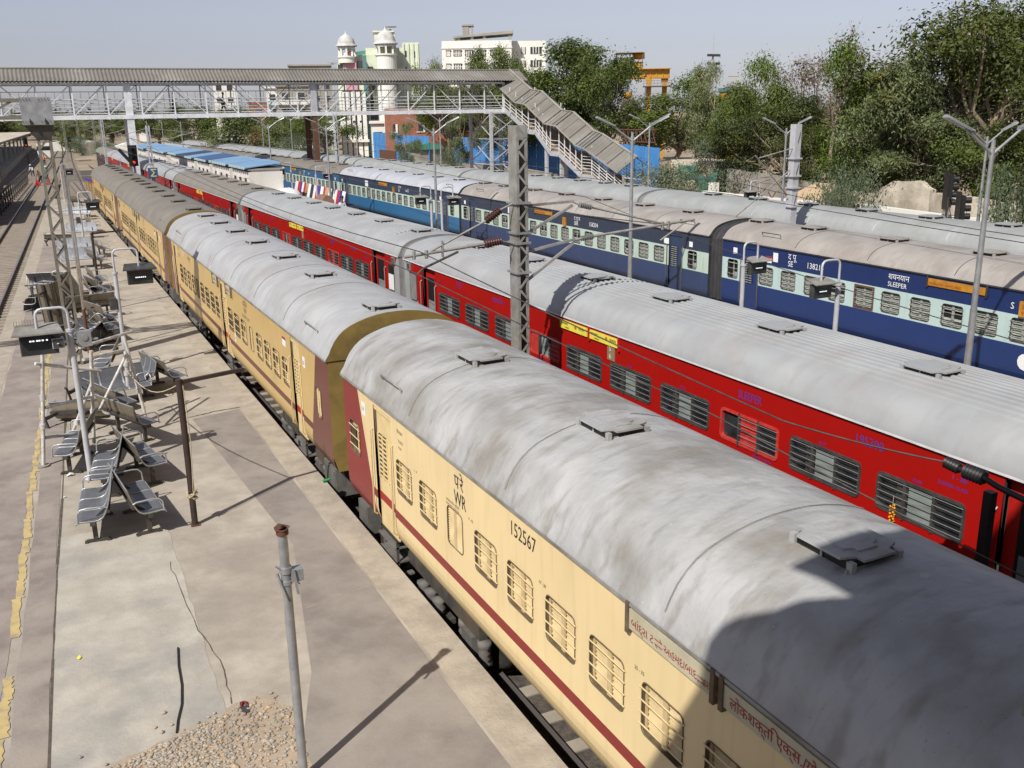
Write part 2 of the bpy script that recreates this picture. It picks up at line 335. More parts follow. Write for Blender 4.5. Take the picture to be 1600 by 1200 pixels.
G('slab_grey', (0.34, 0.32, 0.28), (0.26, 0.245, 0.215), 0.5, 0.85)
G('brick', (0.25, 0.10, 0.065), (0.31, 0.135, 0.085), 1.2, 0.85)
G('stone_pale', (0.58, 0.53, 0.43), (0.42, 0.375, 0.30), 1.1, 0.9, bump=0.6, bsc=5, c3=(0.24, 0.21, 0.165), sc3=0.5)
G('stone_grey', (0.30, 0.28, 0.24), (0.22, 0.205, 0.175), 1.0, 0.9, bump=0.5, bsc=5)
G('crane_yellow', (0.50, 0.245, 0.022), (0.42, 0.205, 0.022), 0.6, 0.5)
G('hut_tan', (0.46, 0.34, 0.22), (0.40, 0.29, 0.18), 1, 0.7)
G('tarp_green', (0.035, 0.11, 0.085), (0.05, 0.14, 0.11), 1, 0.7)
G('brown_box', (0.24, 0.14, 0.10), (0.20, 0.115, 0.085), 2, 0.6)
G('bark', (0.20, 0.165, 0.125), (0.13, 0.105, 0.08), 3, 0.9)
G('bark_pale', (0.34, 0.27, 0.19), (0.24, 0.19, 0.14), 2, 0.9)
G('skin', (0.20, 0.105, 0.065), None, rough=0.5); G('hair', (0.012, 0.01, 0.01), None, rough=0.5)
G('cloth_white', (0.62, 0.63, 0.66), (0.54, 0.55, 0.58), 6, 0.8); G('cloth_dark', (0.022, 0.022, 0.028), None, rough=0.85); G('cloth_navy', (0.025, 0.03, 0.06), None, rough=0.85)
G('cloth_orange', (0.75, 0.17, 0.025), None, rough=0.7); G('cloth_green', (0.10, 0.20, 0.15), None, rough=0.8); G('cloth_brown', (0.14, 0.10, 0.07), None, rough=0.8)
G('flag_red', (0.45, 0.02, 0.02), None, rough=0.7); G('marigold', (0.75, 0.36, 0.02), (0.6, 0.22, 0.02), 30, 0.8)
roof_mat('roof_white', (0.335, 0.338, 0.34), (0.42, 0.423, 0.425), (0.195, 0.178, 0.152), 0.62)
roof_mat('roof_grey', (0.345, 0.355, 0.37), (0.41, 0.42, 0.43), (0.28, 0.26, 0.24), 0.35, amt=0.7)
roof_mat('roof_tan', (0.185, 0.168, 0.14), (0.225, 0.205, 0.172), (0.155, 0.135, 0.11), 0.3, amt=0.7)
roof_mat('roof_lhb', (0.302, 0.315, 0.329), (0.351, 0.365, 0.373), (0.261, 0.230, 0.216), 0.10, amt=0.42)
roof_mat('roof_lhb_tan', (0.20, 0.188, 0.162), (0.24, 0.222, 0.192), (0.18, 0.162, 0.135), 0.15, amt=0.6)
roof_mat('roof_dusty', (0.30, 0.278, 0.258), (0.365, 0.34, 0.318), (0.24, 0.212, 0.188), 0.35, amt=0.8)
roof_mat('roof_pale', (0.40, 0.415, 0.465), (0.45, 0.465, 0.51), (0.34, 0.34, 0.345), 0.3, amt=0.6)
roof_mat('roof_far', (0.288, 0.304, 0.304), (0.338, 0.353, 0.353), (0.248, 0.248, 0.230), 0.25, amt=0.6)
CREAM = (0.78, 0.615, 0.335); MAROON = (0.235, 0.018, 0.018); REDC = (0.37, 0.006, 0.004)
body_mat('body_yellow', [(1.44, CREAM), (1.58, MAROON), (9, CREAM)], (9.80, 0.36, 2.9, MAROON), zlow=1.0, dirt_amt=0.55)
body_mat('body_yellow_dull', [(1.44, (0.60, 0.42, 0.165)), (1.58, (0.13, 0.03, 0.025)), (9, (0.60, 0.42, 0.165))], (9.80, 0.36, 2.9, (0.15, 0.045, 0.035)), zlow=1.0, dirt_amt=0.8)
body_mat('body_red', [(9, REDC)], None, dirt=(0.20, 0.03, 0.02), zlow=1.0, dirt_amt=0.3, rough=0.4)
body_mat('body_blue', [(1.86, (0.013, 0.036, 0.145)), (2.56, (0.46, 0.60, 0.59)), (9, (0.012, 0.030, 0.118))], None, dirt=(0.05, 0.055, 0.08), zlow=0.95, dirt_amt=0.6, rough=0.4)
body_mat('body_blue_dull', [(1.86, (0.030, 0.052, 0.13)), (2.56, (0.46, 0.58, 0.51)), (9, (0.030, 0.042, 0.075))], None, dirt=(0.10, 0.10, 0.09), zlow=0.95, dirt_amt=0.9, rough=0.5)
body_mat('body_blue_teal', [(1.86, (0.028, 0.135, 0.29)), (2.56, (0.48, 0.61, 0.54)), (9, (0.032, 0.047, 0.085))], None, dirt=(0.07, 0.09, 0.10), zlow=0.95, dirt_amt=0.9, rough=0.5)
body_mat('body_blue_sky', [(1.86, (0.035, 0.12, 0.26)), (2.56, (0.50, 0.62, 0.58)), (9, (0.035, 0.115, 0.235))], None, dirt=(0.08, 0.09, 0.10), zlow=0.95, dirt_amt=0.7, rough=0.5)
body_mat('body_maroon', [(9, (0.075, 0.05, 0.045))], None, zlow=1.0, dirt_amt=0.8, rough=0.6)
leaf_mat('leaf_neem', (0.033, 0.052, 0.011), (0.135, 0.178, 0.036), (0.21, 0.20, 0.07))
leaf_mat('leaf_bright', (0.045, 0.085, 0.010), (0.165, 0.235, 0.030))
leaf_mat('leaf_dark', (0.022, 0.034, 0.009), (0.105, 0.128, 0.028), (0.21, 0.185, 0.05))
leaf_mat('leaf_euca', (0.059, 0.081, 0.031), (0.210, 0.245, 0.109), (0.266, 0.245, 0.126))
leaf_mat('leaf_olive', (0.059, 0.084, 0.025), (0.217, 0.252, 0.084), (0.280, 0.266, 0.105))
leaf_mat('leaf_dry', (0.12, 0.085, 0.05), (0.21, 0.155, 0.10))
leaf_mat('leaf_grey', (0.056, 0.081, 0.042), (0.175, 0.217, 0.123), (0.266, 0.245, 0.154))
M = MATS
# ================================================================== railway coaches
CW = 2.74; HW = CW/2                 # as measured across the roofs
ICF_PROF = [(0, 3.14), (.035, 3.25), (.09, 3.37), (.155, 3.48), (.24, 3.58), (.34, 3.665), (.46, 3.735), (.60, 3.79), (.78, 3.845), (.97, 3.885), (1.17, 3.91), (HW, 3.915)]
LOW_PROF = [(x, 3.14+(z-3.14)*.66) for x, z in ICF_PROF]
LHB_PROF = [(0, 3.05), (.03, 3.17), (.08, 3.28), (.17, 3.385), (.30, 3.47), (.46, 3.535), (.66, 3.585), (.90, 3.625), (1.15, 3.645), (HW, 3.65)]
def full_prof(p): return p+[(CW-x, z) for x, z in reversed(p[:-1])]
def rrect(y0, y1, z0, z1, r, n=4):
    pts = []
    for cy, cz, a0 in ((y1-r, z1-r, 0), (y0+r, z1-r, 90), (y0+r, z0+r, 180), (y1-r, z0+r, 270)):
        for k in range(n+1):
            a = R(a0+90*k/n); pts.append((cy+r*math.cos(a), cz+r*math.sin(a)))
    return pts
def side_wall(mb, L, zb, zg, holes, x=0.0, inw=1, depth=0.09, mi=0, mrev=1):
    """planar wall with (rounded) openings; lower edge tucks under"""
    def X(z): return x+inw*(0.09*max(0, (zb+0.30-z)/0.30)**2)
    ys = sorted(set([-L/2, L/2]+[h[0] for h in holes]+[h[1] for h in holes]))
    zl = [zb, zb+.10, zb+.20, zb+.30]
    def q(y0, y1, z0, z1): mb.add([(X(z0), y1, z0), (X(z0), y0, z0), (X(z1), y0, z1), (X(z1), y1, z1)], [(0, 1, 2, 3) if inw > 0 else (3, 2, 1, 0)], mi)
    for a, c in zip(ys[:-1], ys[1:]):
        h = next((h for h in holes if h[0] <= a+1e-6 and h[1] >= c-1e-6), None)
        if h is None:
            zz = zl+[zg]
            for z0, z1 in zip(zz[:-1], zz[1:]): q(a, c, z0, z1)
            continue
        y0, y1, z0, z1, r = h
        if z0 > zb+.31:
            zz = zl+[z0]
            for u, v in zip(zz[:-1], zz[1:]): q(a, c, u, v)
        if z1 < zg-1e-4: q(a, c, z1, zg)
        lp = rrect(y0, y1, z0, z1, r) if r > 0 else [(y1, z1), (y0, z1), (y0, z0), (y1, z0)]
        if r > 0:
            n = 5
            for ci, (cy, cz) in enumerate(((y1, z1), (y0, z1), (y0, z0), (y1, z0))):
                arc = lp[ci*n:(ci+1)*n]
                mb.add([(x, cy, cz)]+[(x, p, s) for p, s in arc], [(0, i+2, i+1) if inw > 0 else (0, i+1, i+2) for i in range(n-1)], mi)
        m_ = len(lp)
        mb.add([(X(s), p, s) for p, s in lp]+[(x+inw*depth, p, s) for p, s in lp], [(i, (i+1) % m_, m_+(i+1) % m_, m_+i) for i in range(m_)], mrev)
def icf_window(name, w, h, kind, mats, nb=4):
    """mats: shutter, bar, dark, frame"""
    b = MB()
    b.box(.10, .11, -w/2-.01, w/2+.01, -h/2-.01, h/2+.01, 2)  # black back panel stands in for the darkness inside
    if kind in ('shut', 'half'):
        n = 11
        for i in range(n):
            z = -h/2+(i+.5)*h/n
            if kind == 'half' and 3 < i < 8: continue
            b.add([(.05, -w/2, z-h/n*.42), (.05, w/2, z-h/n*.42), (.085, w/2, z+h/n*.45), (.085, -w/2, z+h/n*.45)], [(0, 1, 2, 3)], 0)
        b.box(.030, .05, -.035, .035, -h/2, h/2, 0); b.box(.035, .05, -w/2, -w/2+.03, -h/2, h/2, 0); b.box(.035, .05, w/2-.03, w/2, -h/2, h/2, 0)
    elif kind == 'louvre':
        n = 16
        for i in range(n):
            z = -h/2+(i+.5)*h/n
            b.add([(.002, -w/2+.01, z-h/n*.3), (.002, w/2-.01, z-h/n*.3), (.04, w/2-.01, z+h/n*.5), (.04, -w/2+.01, z+h/n*.5)], [(0, 1, 2, 3)], 0)
        b.box(-.004, .03, -.03, .03, -h/2, h/2, 0)
    else:
        b.box(.045, .06, -.025, .025, -h/2, h/2, 0); b.box(.045, .06, -w/2, w/2, h*.28, h*.28+.03, 0)
        b.box(.07, .08, -w/2, -.02, -h/2, -h*.15, 0)
    lp = rrect(-w/2, w/2, -h/2, h/2, .07)
    b.path([(-.004, p, s) for p, s in lp]+[(-.004, lp[0][0], lp[0][1])], .008, 4, 3, caps=False)
    if kind != 'louvre':
        for i in range(nb):
            z = -h/2+(i+.75)*h/(nb+.3)
            b.tube((-.014, -w/2-.025, z), (-.014, w/2+.025, z), .0085, 5, 1)
    return b.mesh(name, mats)
def lhb_window(name, kind):
    """three-light sleeper window 1.46 x 0.56 behind bars. mats: frame, dark glass, pale pane, bars, red"""
    w, h = 1.46, 0.56; b = MB(); red = kind != 'std'; fm = 4 if red else 0
    lp = rrect(-w/2, w/2, -h/2, h/2, .09); li = rrect(-w/2+.05, w/2-.05, -h/2+.05, h/2-.05, .06); n = len(lp)
    b.add([(-.012, p, s) for p, s in lp]+[(-.012, p, s) for p, s in li]+[(.05, p, s) for p, s in li], [(i, (i+1) % n, n+(i+1) % n, n+i) for i in range(n)]+[(n+i, n+(i+1) % n, 2*n+(i+1) % n, 2*n+i) for i in range(n)], fm)
    b.add([(-.012, p, s) for p, s in lp]+[(.03, p, s) for p, s in lp], [(i, n+i, n+(i+1) % n, (i+1) % n) for i in range(n)], fm)
    b.box(.045, .055, -w/2+.04, w/2-.04, -h/2+.04, h/2-.04, 1)
    for y in (-.24, .24): b.box(-.02, .045, y-.02, y+.02, -h/2-.02, h/2+.0, fm if not red else 0)
    if kind == 'open':
        b.box(.02, .03, -.22, .22, -h/2+.05, h/2-.05, 4)
        for i in range(10):
            z = -h/2+.07+i*.045; b.box(.012, .02, -.2, .2, z, z+.012, 4)
    elif kind == 'grille':
        b.box(.02, .03, -.17, .17, -h/2+.05, h/2-.05, 2)
        b.box(.02, .03, .25, w/2-.05, -h/2+.05, h/2-.05, 4); b.box(.02, .03, -w/2+.05, -.25, -h/2+.05, h/2-.05, 4)
        for i in range(13):
            z = -h/2+.06+i*.035; b.box(.008, .02, .27, w/2-.08, z, z+.012, 4)
    else:
        b.box(.03, .042, -.20, .20, -h/2+.05, h/2-.05, 2)
        b.box(.025, .04, .26, .40, -h/2+.05, h/2-.05, 0) if kind == 'std' else None
    for i in range(5):
        z = -h/2+.07+i*(h-.14)/4
        if kind == 'grille': b.tube((-.018, -w/2+.03, z), (-.018, -.2, z), .0058, 5, 3)
        elif kind == 'open': b.tube((-.018, -w/2+.03, z), (-.018, .24, z), .0058, 5, 3)
        else: b.tube((-.018, -w/2+.03, z), (-.018, w/2-.03, z), .0058, 5, 3)
    return b.mesh(name, [M['frame_dark'], M['glass_dark'], M['pane_pale'], M['bar_steel'], M['red_shut']])
def vent_mesh():
    b = MB(); w, l, n = .30, .37, .13
    pl = [(-w+n, -l), (w-n, -l), (w-n, -l+n*.6), (w, -l+n), (w, l-n), (w-n, l-n*.6), (w-n, l), (-w+n, l), (-w+n, l-n*.6), (-w, l-n), (-w, -l+n), (-w+n, -l+n*.6)]
    b.prism(pl, .060, .082, 0); b.prism([(x*.6, y*.65) for x, y in pl], .082, .096, 0)
    b.box(-w*.82, w*.82, -l*.82, l*.82, -.12, .058, 1)
    for sx in (-1, 1):
        for sy in (-1, 1): b.box(sx*(w-.05)-.025, sx*(w-.05)+.025, sy*(l-.05)-.03, sy*(l-.05)+.03, -.12, .059, 0)
    b.box(-w*.86, -w*.84, -.012, .012, -.05, .059, 0); b.box(-w, w, -l*.86, -l*.83, -.10, .0, 0)
    return b
VENT = vent_mesh()
def roof_mb(prof, L, seams, ribs=None, over=.02, eave=.028):
    b = MB(); fp = full_prof(prof); fp = [(-eave, prof[0][1]-.015), (-eave, prof[0][1]+.02)]+fp[1:-1]+[(CW+eave, prof[0][1]+.02), (CW+eave, prof[0][1]-.015)]
    ny = 14
    for i in range(ny): b.ext(fp, -L/2-over+i*(L+2*over)/ny, -L/2-over+(i+1)*(L+2*over)/ny, 0, True)
    b.ext([(-eave-.012, prof[0][1]+.005), (-eave-.012, prof[0][1]-.03), (-.004, prof[0][1]-.03)], -L/2-over, L/2+over, 1)
    for y in seams:
        sp = [(x+(x-HW)*.004, z+.006) for x, z in fp[2:-2]]
        b.ext(sp, y-.014, y+.014, 0, True)
        b.ext([(x, z-.0035) for x, z in sp], y-.03, y-.0141, 1, True)
    for ye in (-L/2-over, L/2+over):      # end caps
        v = [(x, ye, z) for x, z in fp]; b.add(v, [tuple(range(len(v)))], 2)
    if ribs:
        xs = [p[0] for p in full_prof(prof)]; zs = [p[1] for p in full_prof(prof)]
        for k in range(ribs[2]):
            x = ribs[0]+(ribs[1]-ribs[0])*k/(ribs[2]-1); z0 = float(np.interp(x-.02, xs, zs)); z1 = float(np.interp(x+.02, xs, zs))
            b.ext([(x-.030, z0-.002), (x-.018, z0+.02), (x+.018, z1+.02), (x+.030, z1-.002)], -L/2+1.55, L/2-1.55, 0)
    return b
def bogie_mb():
    b = MB()
    for sx in (-1, 1):
        x = sx*1.10
        b.box(x-.06, x+.06, -1.75, 1.75, .60, .80, 0)
        for y in (-1.45, 1.45):
            b.box(x-.12, x+.12, y-.17, y+.17, .33, .60, 1)
            for dy in (-.32, .32):
                b.lathe([(.0, .25), (.10, .25), (.10, .28), (.075, .32), (.10, .36), (.075, .40), (.10, .44), (.075, .48), (.10, .52), (.10, .60), (0, .6)], (x, y+dy, 0), 8, 1)
        for y in (-.30, .0, .30): b.lathe([(.0, .30), (.12, .30), (.09, .36), (.12, .42), (.09, .48), (.12, .54), (.0, .56)], (x+sx*.05, y, 0), 8, 1)
        b.box(x-.02, x+.10, -.55, .55, .22, .30, 0)
    b.box(-1.1, 1.1, -.35, .35, .55, .85, 0)
    return b
def wheel_mb():
    b = MB(); b.lathe([(0, -.06), (.40, -.06), (.457, -.065), (.49, .05), (.49, .07), (.38, .07), (.12, .09), (0, .09)], (0, 0, 0), 20, 0)
    b.xf(Matrix.Rotation(R(90), 4, 'Y')); return b
_cache = {}
def cached(key, fn):
    if key not in _cache: _cache[key] = fn()
    return _cache[key]
def set_bogies(root, wheels):
    for y in (-7.4, 7.4):
        bg_ = put('bogie', cached('bogie', lambda: bogie_mb().mesh('bogie', [M['underframe'], M['underframe_grey']])), root, (HW, y, 0))
        if wheels:
            for sx in (-1, 1):
                for wy in (-1.45, 1.45):
                    wo_ = put('wheel', cached('wheel', lambda: wheel_mb().mesh('wheel', [M['dark_steel']])), bg_, (sx*.80, wy, .457))
                    if sx > 0: wo_.rotation_euler = (0, 0, math.pi)
def underframe_mb(L, doors, steps=True, boxes=()):
    b = MB(); b.box(.20, CW-.20, -L/2+.1, L/2-.1, .88, 1.02, 0)
    for y0, y1, z0, z1, m_ in boxes: b.box(.12, 1.0, y0, y1, z0, z1, m_); b.box(.105, .12, y0+.05, y1-.05, z0+.05, z1-.05, m_)
    b.box(1.0, 2.4, -4.6, -2.6, .35, .86, 0); b.box(1.0, 1.6, .6, 3.4, .42, .86, 0); b.tube((.9, -1.8, .62), (.9, .2, .62), .2, 10, 0)
    if steps:
        for y0, y1 in doors:
            for k, z in enumerate((.90, .66, .42)): b.box(-.03+.02*k, .28, y0+.02, y1-.02, z-.03, z, 1)
            for y in (y0+.02, y1-.04): b.box(.0, .04, y, y+.02, .40, 1.0, 0)
    for ye in (-L/2, L/2):
        sg = 1 if ye > 0 else -1
        for x in (.45, 2.29):
            b.tube((x, ye, 1.0), (x, ye+sg*.36, 1.0), .09, 8, 0); b.tube((x, ye+sg*.36, 1.0), (x, ye+sg*.42, 1.0), .22, 12, 0)
        b.tube((HW, ye, .98), (HW, ye+sg*.46, .96), .10, 6, 0)
        b.path([(1.2, ye+sg*.05, .95), (1.15, ye+sg*.25, .55), (1.25, ye+sg*.44, .75)], .03, 5, 1)
    return b
def door_mb(w, z0, z1, style):
    """leaf set back in its opening; local y 0..w"""
    b = MB(); h = z1-z0
    if style == 'icf':
        b.box(.045, .07, .0, w, 0, h, 0)
        wy0, wy1, wz0, wz1 = w*.42, w-.1, h*.42, h*.78
        b.box(.036, .046, wy0, wy1, wz0, wz1, 1); b.box(.041, .046, 0, w, .44, .58, 4)
        for i in range(10):
            z = wz0+.03+i*(wz1-wz0-.06)/9; b.box(.024, .037, wy0+.02, wy1-.02, z-.012, z+.012, 5)
        b.box(.022, .045, wy0-.03, wy0, wz0, wz1, 0); b.box(.022, .045, wy1, wy1+.03, wz0, wz1, 0); b.box(.02, .04, (wy0+wy1)/2-.015, (wy0+wy1)/2+.015, wz0, wz1, 0)
        b.box(.03, .045, .03, .07, h*.30, h*.55, 2)
        b.box(.01, .1, 0, w, -.02, 0, 1); b.box(.012, .05, 0, w, h-.07, h-.0, 0); b.box(.043, .0445, w-.02, w, 0, h, 2)
    else:
        b.box(.12, .15, .0, w, 0, h, 0); b.box(.105, .12, w*.30, w*.85, h*.28, h*.86, 1); b.box(.10, .106, w*.34, w*.81, h*.30, h*.52, 3)
        b.box(.10, .12, w*.3-.03, w*.3, h*.26, h*.88, 2); b.box(.10, .12, w*.85, w*.85+.03, h*.26, h*.88, 2)
    return b
def rail_mb(z0, z1, out=.05):
    b = MB(); b.path([(0, 0, z0), (-out, 0, z0+.04), (-out, 0, z1-.04), (0, 0, z1)], .014, 6, 0); return b
def make_coach(name, label, group, kind, L, wins, doors, vents, mats, roofm, letter=None, boards=None, ribs=None, wheels=False, seams=None, extra=None, vent_x=1.24, boxes=(), gang='small', tri_end=False, rim=True, detail=True):
    """local frame: x 0..3.24 across, y along (+ = away from camera), z above rail"""
    root = thing(name, label, 'train coach', group=group)
    prof = {'icf': ICF_PROF, 'low': LOW_PROF, 'lhb': LHB_PROF}[kind]; kind = 'icf' if kind == 'low' else kind; zb = 1.0; zg = prof[0][1]
    holes = [(y-w/2, y+w/2, z-h/2, z+h/2, r) for y, z, w, h, r, _ in wins]+[(y0, y1, zb+.0, z1, 0.0) for y0, y1, z1 in doors]
    b = MB()
    side_wall(b, L, zb, zg, holes, 0, 1, .09 if kind == 'icf' else .05)
    side_wall(b, L, zb, zg, [], CW, -1)
    fp = full_prof(prof)
    for ye, flip in ((-L/2, 0), (L/2, 1)):
        v = [(.09, ye, zb), (0, ye, zb+.3)]+[(x, ye, z) for x, z in fp]+[(CW, ye, zb+.3), (CW-.09, ye, zb)]
        b.add(v, [tuple(range(len(v)))[::-1] if flip else tuple(range(len(v)))], 2)
    b.box(.12, CW-.12, -L/2+.06, L/2-.06, zb+.0, zb+.03, 3)
    for y0, y1, z1 in doors: b.box(.25, .27, y0-.1, y1+.1, zb, z1+.1, 3)
    b.build('body', [mats['body'], mats['reveal'], mats['end'], M['underframe']], root)
    if seams is None: seams = [-L/2+.5+i*(L-1.0)/7 for i in range(1, 7)]
    rm = roof_mb(prof, L, seams, ribs)
    if kind == 'icf':
        for y in (-L/2+1.4, L/2-2.2): rm.path([(.13, y-.42, 3.44), (.10, y-.42, 3.52), (.10, y+.42, 3.52), (.13, y+.42, 3.44)], .014, 5, 1)
    rm.build('roof', [M[roofm], mats['gutter'], mats['end']], root)
    vm = cached('vent'+roofm, lambda: VENT.mesh('roof_vent', [M[roofm], M['black']]))
    vent_x = min(vent_x, HW); zt = float(np.interp(vent_x, [p[0] for p in prof], [p[1] for p in prof]))
    for y in vents: put('roof_vent', vm, root, (vent_x, y, zt))
    for y, z, w, h, r, me in wins: put('window', me, root, (0, y, z))
    for y0, y1, z1 in doors:
        dk = ('door', kind, round(y1-y0, 2), round(z1, 2), mats['door'].name)
        d = put('door', cached(dk, lambda: door_mb(y1-y0, zb, z1, kind).mesh('door', [mats['door'], M['black'], mats['trim'], M['pane_pale'], mats.get('stripe', mats['door']), mats.get('slat', mats['door'])])), root, (0, y0, zb))
        for yr in (-.06, y1-y0+.06): put('handrail', cached(('rail',)+dk, lambda: rail_mb(.15, (z1-zb)*.80).mesh('handrail', [mats['rail']])), d, (0, yr, 0))
    for ye in (-L/2, L/2):
        g = MB(); sg = 1 if ye > 0 else -1; dep = .47 if kind == 'icf' else .24
        if gang == 'small':
            x0, x1, zt_ = .65, 2.1, 3.25
            for i in range(6):
                y = ye+sg*(.02+i*(dep-.02)/6); g.box(x0+(i % 2)*.04, x1-(i % 2)*.04, min(y, y+sg*dep/6), max(y, y+sg*dep/6), 1.05, zt_-(i % 2)*.04, 0)
        else:
            ins = .10; pr_ = [(HW+(x-HW)*(1-ins/HW), z-.07) for x, z in full_prof(prof)]; pr_ = [(pr_[0][0], 1.05)]+pr_+[(pr_[-1][0], 1.05)]
            for i in range(4):
                k = .985 if i % 2 else 1.0; pp = [(HW+(x-HW)*k, 2+(z-2)*k) for x, z in pr_]
                y = ye+sg*(.01+i*dep/4); g.ext(pp, min(y, y+sg*dep/4), max(y, y+sg*dep/4), 0, False, True, True)
        g.build('gangway', mats['gang'], root)
    ub = underframe_mb(L, [(a, c) for a, c, _ in doors], True, boxes)
    ub.build('underframe', [M['underframe'], M['underframe_grey']], root)
    set_bogies(root, wheels)
    if letter:
        t = MB(); letter(t); t.build('lettering', [M['letter_black'], M['letter_white'], M['letter_blue'], M['letter_red'], M['letter_grey']], root)
    if boards:
        for (y0, y1, z0, z1, bm, fn) in boards:
            t = MB(); t.box(-.035, -.006, y0, y1, z0, z1, 0)
            for y in (y0, y1): t.box(-.05, -.002, y-.025, y+.025, z0-.05, z1+.06, 1)
            if fn: fn(t)
            t.build('name_board', [bm, mats['trim'], M['letter_red'], M['letter_black'], M['board_orange']], root)
    if extra: extra(root)
    return root
def seat(root, x_far, y_far, x_near, y_near, z=0.0, Lnom=22.3):
    """stand a coach between two coupling points"""
    a = math.atan2(x_near-x_far, y_far-y_near)            # heading: rotate about z
    cx, cy = (x_far+x_near)/2, (y_far+y_near)/2
    root.rotation_euler = (0, 0, a); root.location = (cx, cy, z); d = math.hypot(x_near-x_far, y_far-y_near)
    if d < 23.9 and root['category'] == 'train coach' and root.name.startswith(('red', 'grey')): root.scale = (1, d/24.0, 1)
    return root
RV, UPV = (0, -1, 0), (0, 0, 1)        # reading direction on a left-hand side wall
# ------------------------------------------------------------------ yellow train
YM = dict(stripe=M['letter_red'], body=M['body_yellow'], reveal=M['grime'], end=M['olive_end'], gutter=M['mast_grey'], door=M['cream_paint'], trim=M['grime'], rail=M['cream_shut'], gang=M['rubber'])
YM2 = dict(YM, body=M['body_yellow_dull'])
ym = [M['cream_shut'], M['cream_paint'], M['black_hole'], M['grime']]
W_SH = icf_window('window_shut', .62, .54, 'shut', ym, 4)
W_LV = icf_window('window_louvre', .50, .54, 'louvre', ym)
W_OP = icf_window('window_open', .58, .60, 'half', ym, 3)
W_OP2 = icf_window('window_open', .58, .60, 'open', ym, 3)
W_NL = icf_window('window_louvre', .34, .60, 'louvre', ym)
W_WC = icf_window('window_toilet', .50, .56, 'open', ym, 3)
yc = 4.75
def rel(c, ys): return [y-c for y in ys]
winA = [(y, 2.18, .62, .54, .09, W_LV if abs(y-5.85) < .1 else W_SH) for y in rel(yc, [12.50, 11.55, 10.60, 9.66, 8.74, 7.81, 6.90, 5.98, 5.05, 4.12, 3.18, 2.24, 1.3, .36, -.6, -1.5, -2.5])]
winA = [(y, z, (.50 if me is W_LV else w_), h, (.07 if me is W_LV else r), me) for y, z, w_, h, r, me in winA]
winA.append((15.0-yc-.12, 2.15, .50, .56, .06, W_WC)); winA.append((-9.2, 2.15, .50, .56, .06, W_WC))
def letA(t):
    o = lambda Y, z: (-.004, Y-yc, z)
    t.text('प', o(10.58, 2.80), RV, UPV, .26, 0); t.text('रे', o(10.40, 2.80), RV, UPV, .26, 0); t.text('WR', o(10.60, 2.57), RV, UPV, .27, 0, squeeze=.85)
    t.text('152567', o(8.98, 2.80), RV, UPV, .25, 0, squeeze=.85)
    t.text('शौचालय', o(12.74, 2.88), RV, UPV, .08, 4); t.text('TOILET', o(12.70, 2.74), RV, UPV, .07, 4); t.text('PUSH', o(12.70, 2.64), RV, UPV, .06, 4)
    t.text('आपातकालीन खिड़की', o(10.88, 2.51), RV, UPV, .055, 4); t.text('EMERGENCY WINDOW', o(10.88, 2.455), RV, UPV, .05, 4, squeeze=.8)
    for Y, s in ((12.05, '1 - 4'), (10.15, '9 - 12'), (8.28, '17 - 20'), (6.42, '25 - 32')): t.text(s, o(Y, 2.50), RV, UPV, .055, 0)
    t.box(-.005, -.003, 14.22-yc, 14.40-yc, 2.70, 2.92, 1); t.text('S 10', (-.0065, 14.39-yc, 2.78), RV, UPV, .09, 0, squeeze=.7)
def bA1(t): t.text('બાંદ્રા ટ', (-.039, 6.44-yc, 2.93), RV, UPV, .12, 2); t.text('⇌', (-.039, 6.08-yc, 2.92), RV, UPV, .13, 2); t.text('અહમદાબાદ', (-.039, 5.94-yc, 2.93), RV, UPV, .12, 2, squeeze=.9); t.text('⇌', (-.039, 5.48-yc, 2.92), RV, UPV, .10, 2); t.text('હરિદ્વાર', (-.039, 5.40-yc, 2.93), RV, UPV, .10, 2, squeeze=.75)
def bA2(t): t.text('लोकशक्ति एक्स./योगा एक्स.', (-.039, 5.06-yc, 2.93), RV, UPV, .135, 2, squeeze=.92)
def exA(root):
    t = MB(); t.box(-.05, -.01, 4.38-yc, 4.52-yc, 2.52, 2.62, 0); t.box(-.12, -.05, 4.40-yc, 4.50-yc, 2.40, 2.66, 0); t.box(-.121, -.12, 4.415-yc, 4.485-yc, 2.42, 2.64, 1)
    t.text('S', (-.123, 4.48-yc, 2.55), RV, UPV, .10, 2); t.build('coach_sign', [M['black'], M['letter_red'], M['letter_white']], root)
cA = make_coach('yellow_coach', 'cream passenger coach with maroon stripe and WR 152567, nearest the camera', 'coaches of the cream train', 'icf', 21.34, winA, [(13.0-yc, 13.82-yc, 3.02), (-9.1+.2, -8.1+.2, 3.02)],
    rel(yc, [12.39, 8.81, 5.25, 1.7, -1.8]), YM, 'roof_white', letA, [(5.27-yc, 6.50-yc, 2.885, 3.085, M['board_cream'], bA1), (3.25-yc, 5.16-yc, 2.885, 3.085, M['board_cream'], bA2)],
    None, True, rel(yc, [12.3, 9.18, 6.05, 2.9, -.2]), exA, boxes=[(8.6, 9.3, .40, .86, 1), (10.1, 10.6, .35, .86, 1)])
seat(cA, 0, 15.9, 0, -6.4)
bc = 27.05
wb = []
for y in (19.70, 20.57, 21.43, 22.30, 24.10, 24.98, 25.85): wb.append((y-bc, 2.15, .58, .60, .07, W_OP if int(y*10) % 3 else W_OP2))
wb.append((23.2-bc, 2.15, .34, .60, .06, W_NL))
for y in (27.75, 28.6, 29.5, 30.4, 32.1, 33.0, 33.9, 34.75): wb.append((y-bc, 2.15, .58, .60, .07, W_OP2 if int(y*10) % 3 else W_OP))
wb.append((31.3-bc, 2.15, .34, .60, .06, W_NL)); wb.append((17.15-bc, 2.15, .30, .5, .05, W_NL)); wb.append((37.0-bc, 2.15, .30, .5, .05, W_NL))
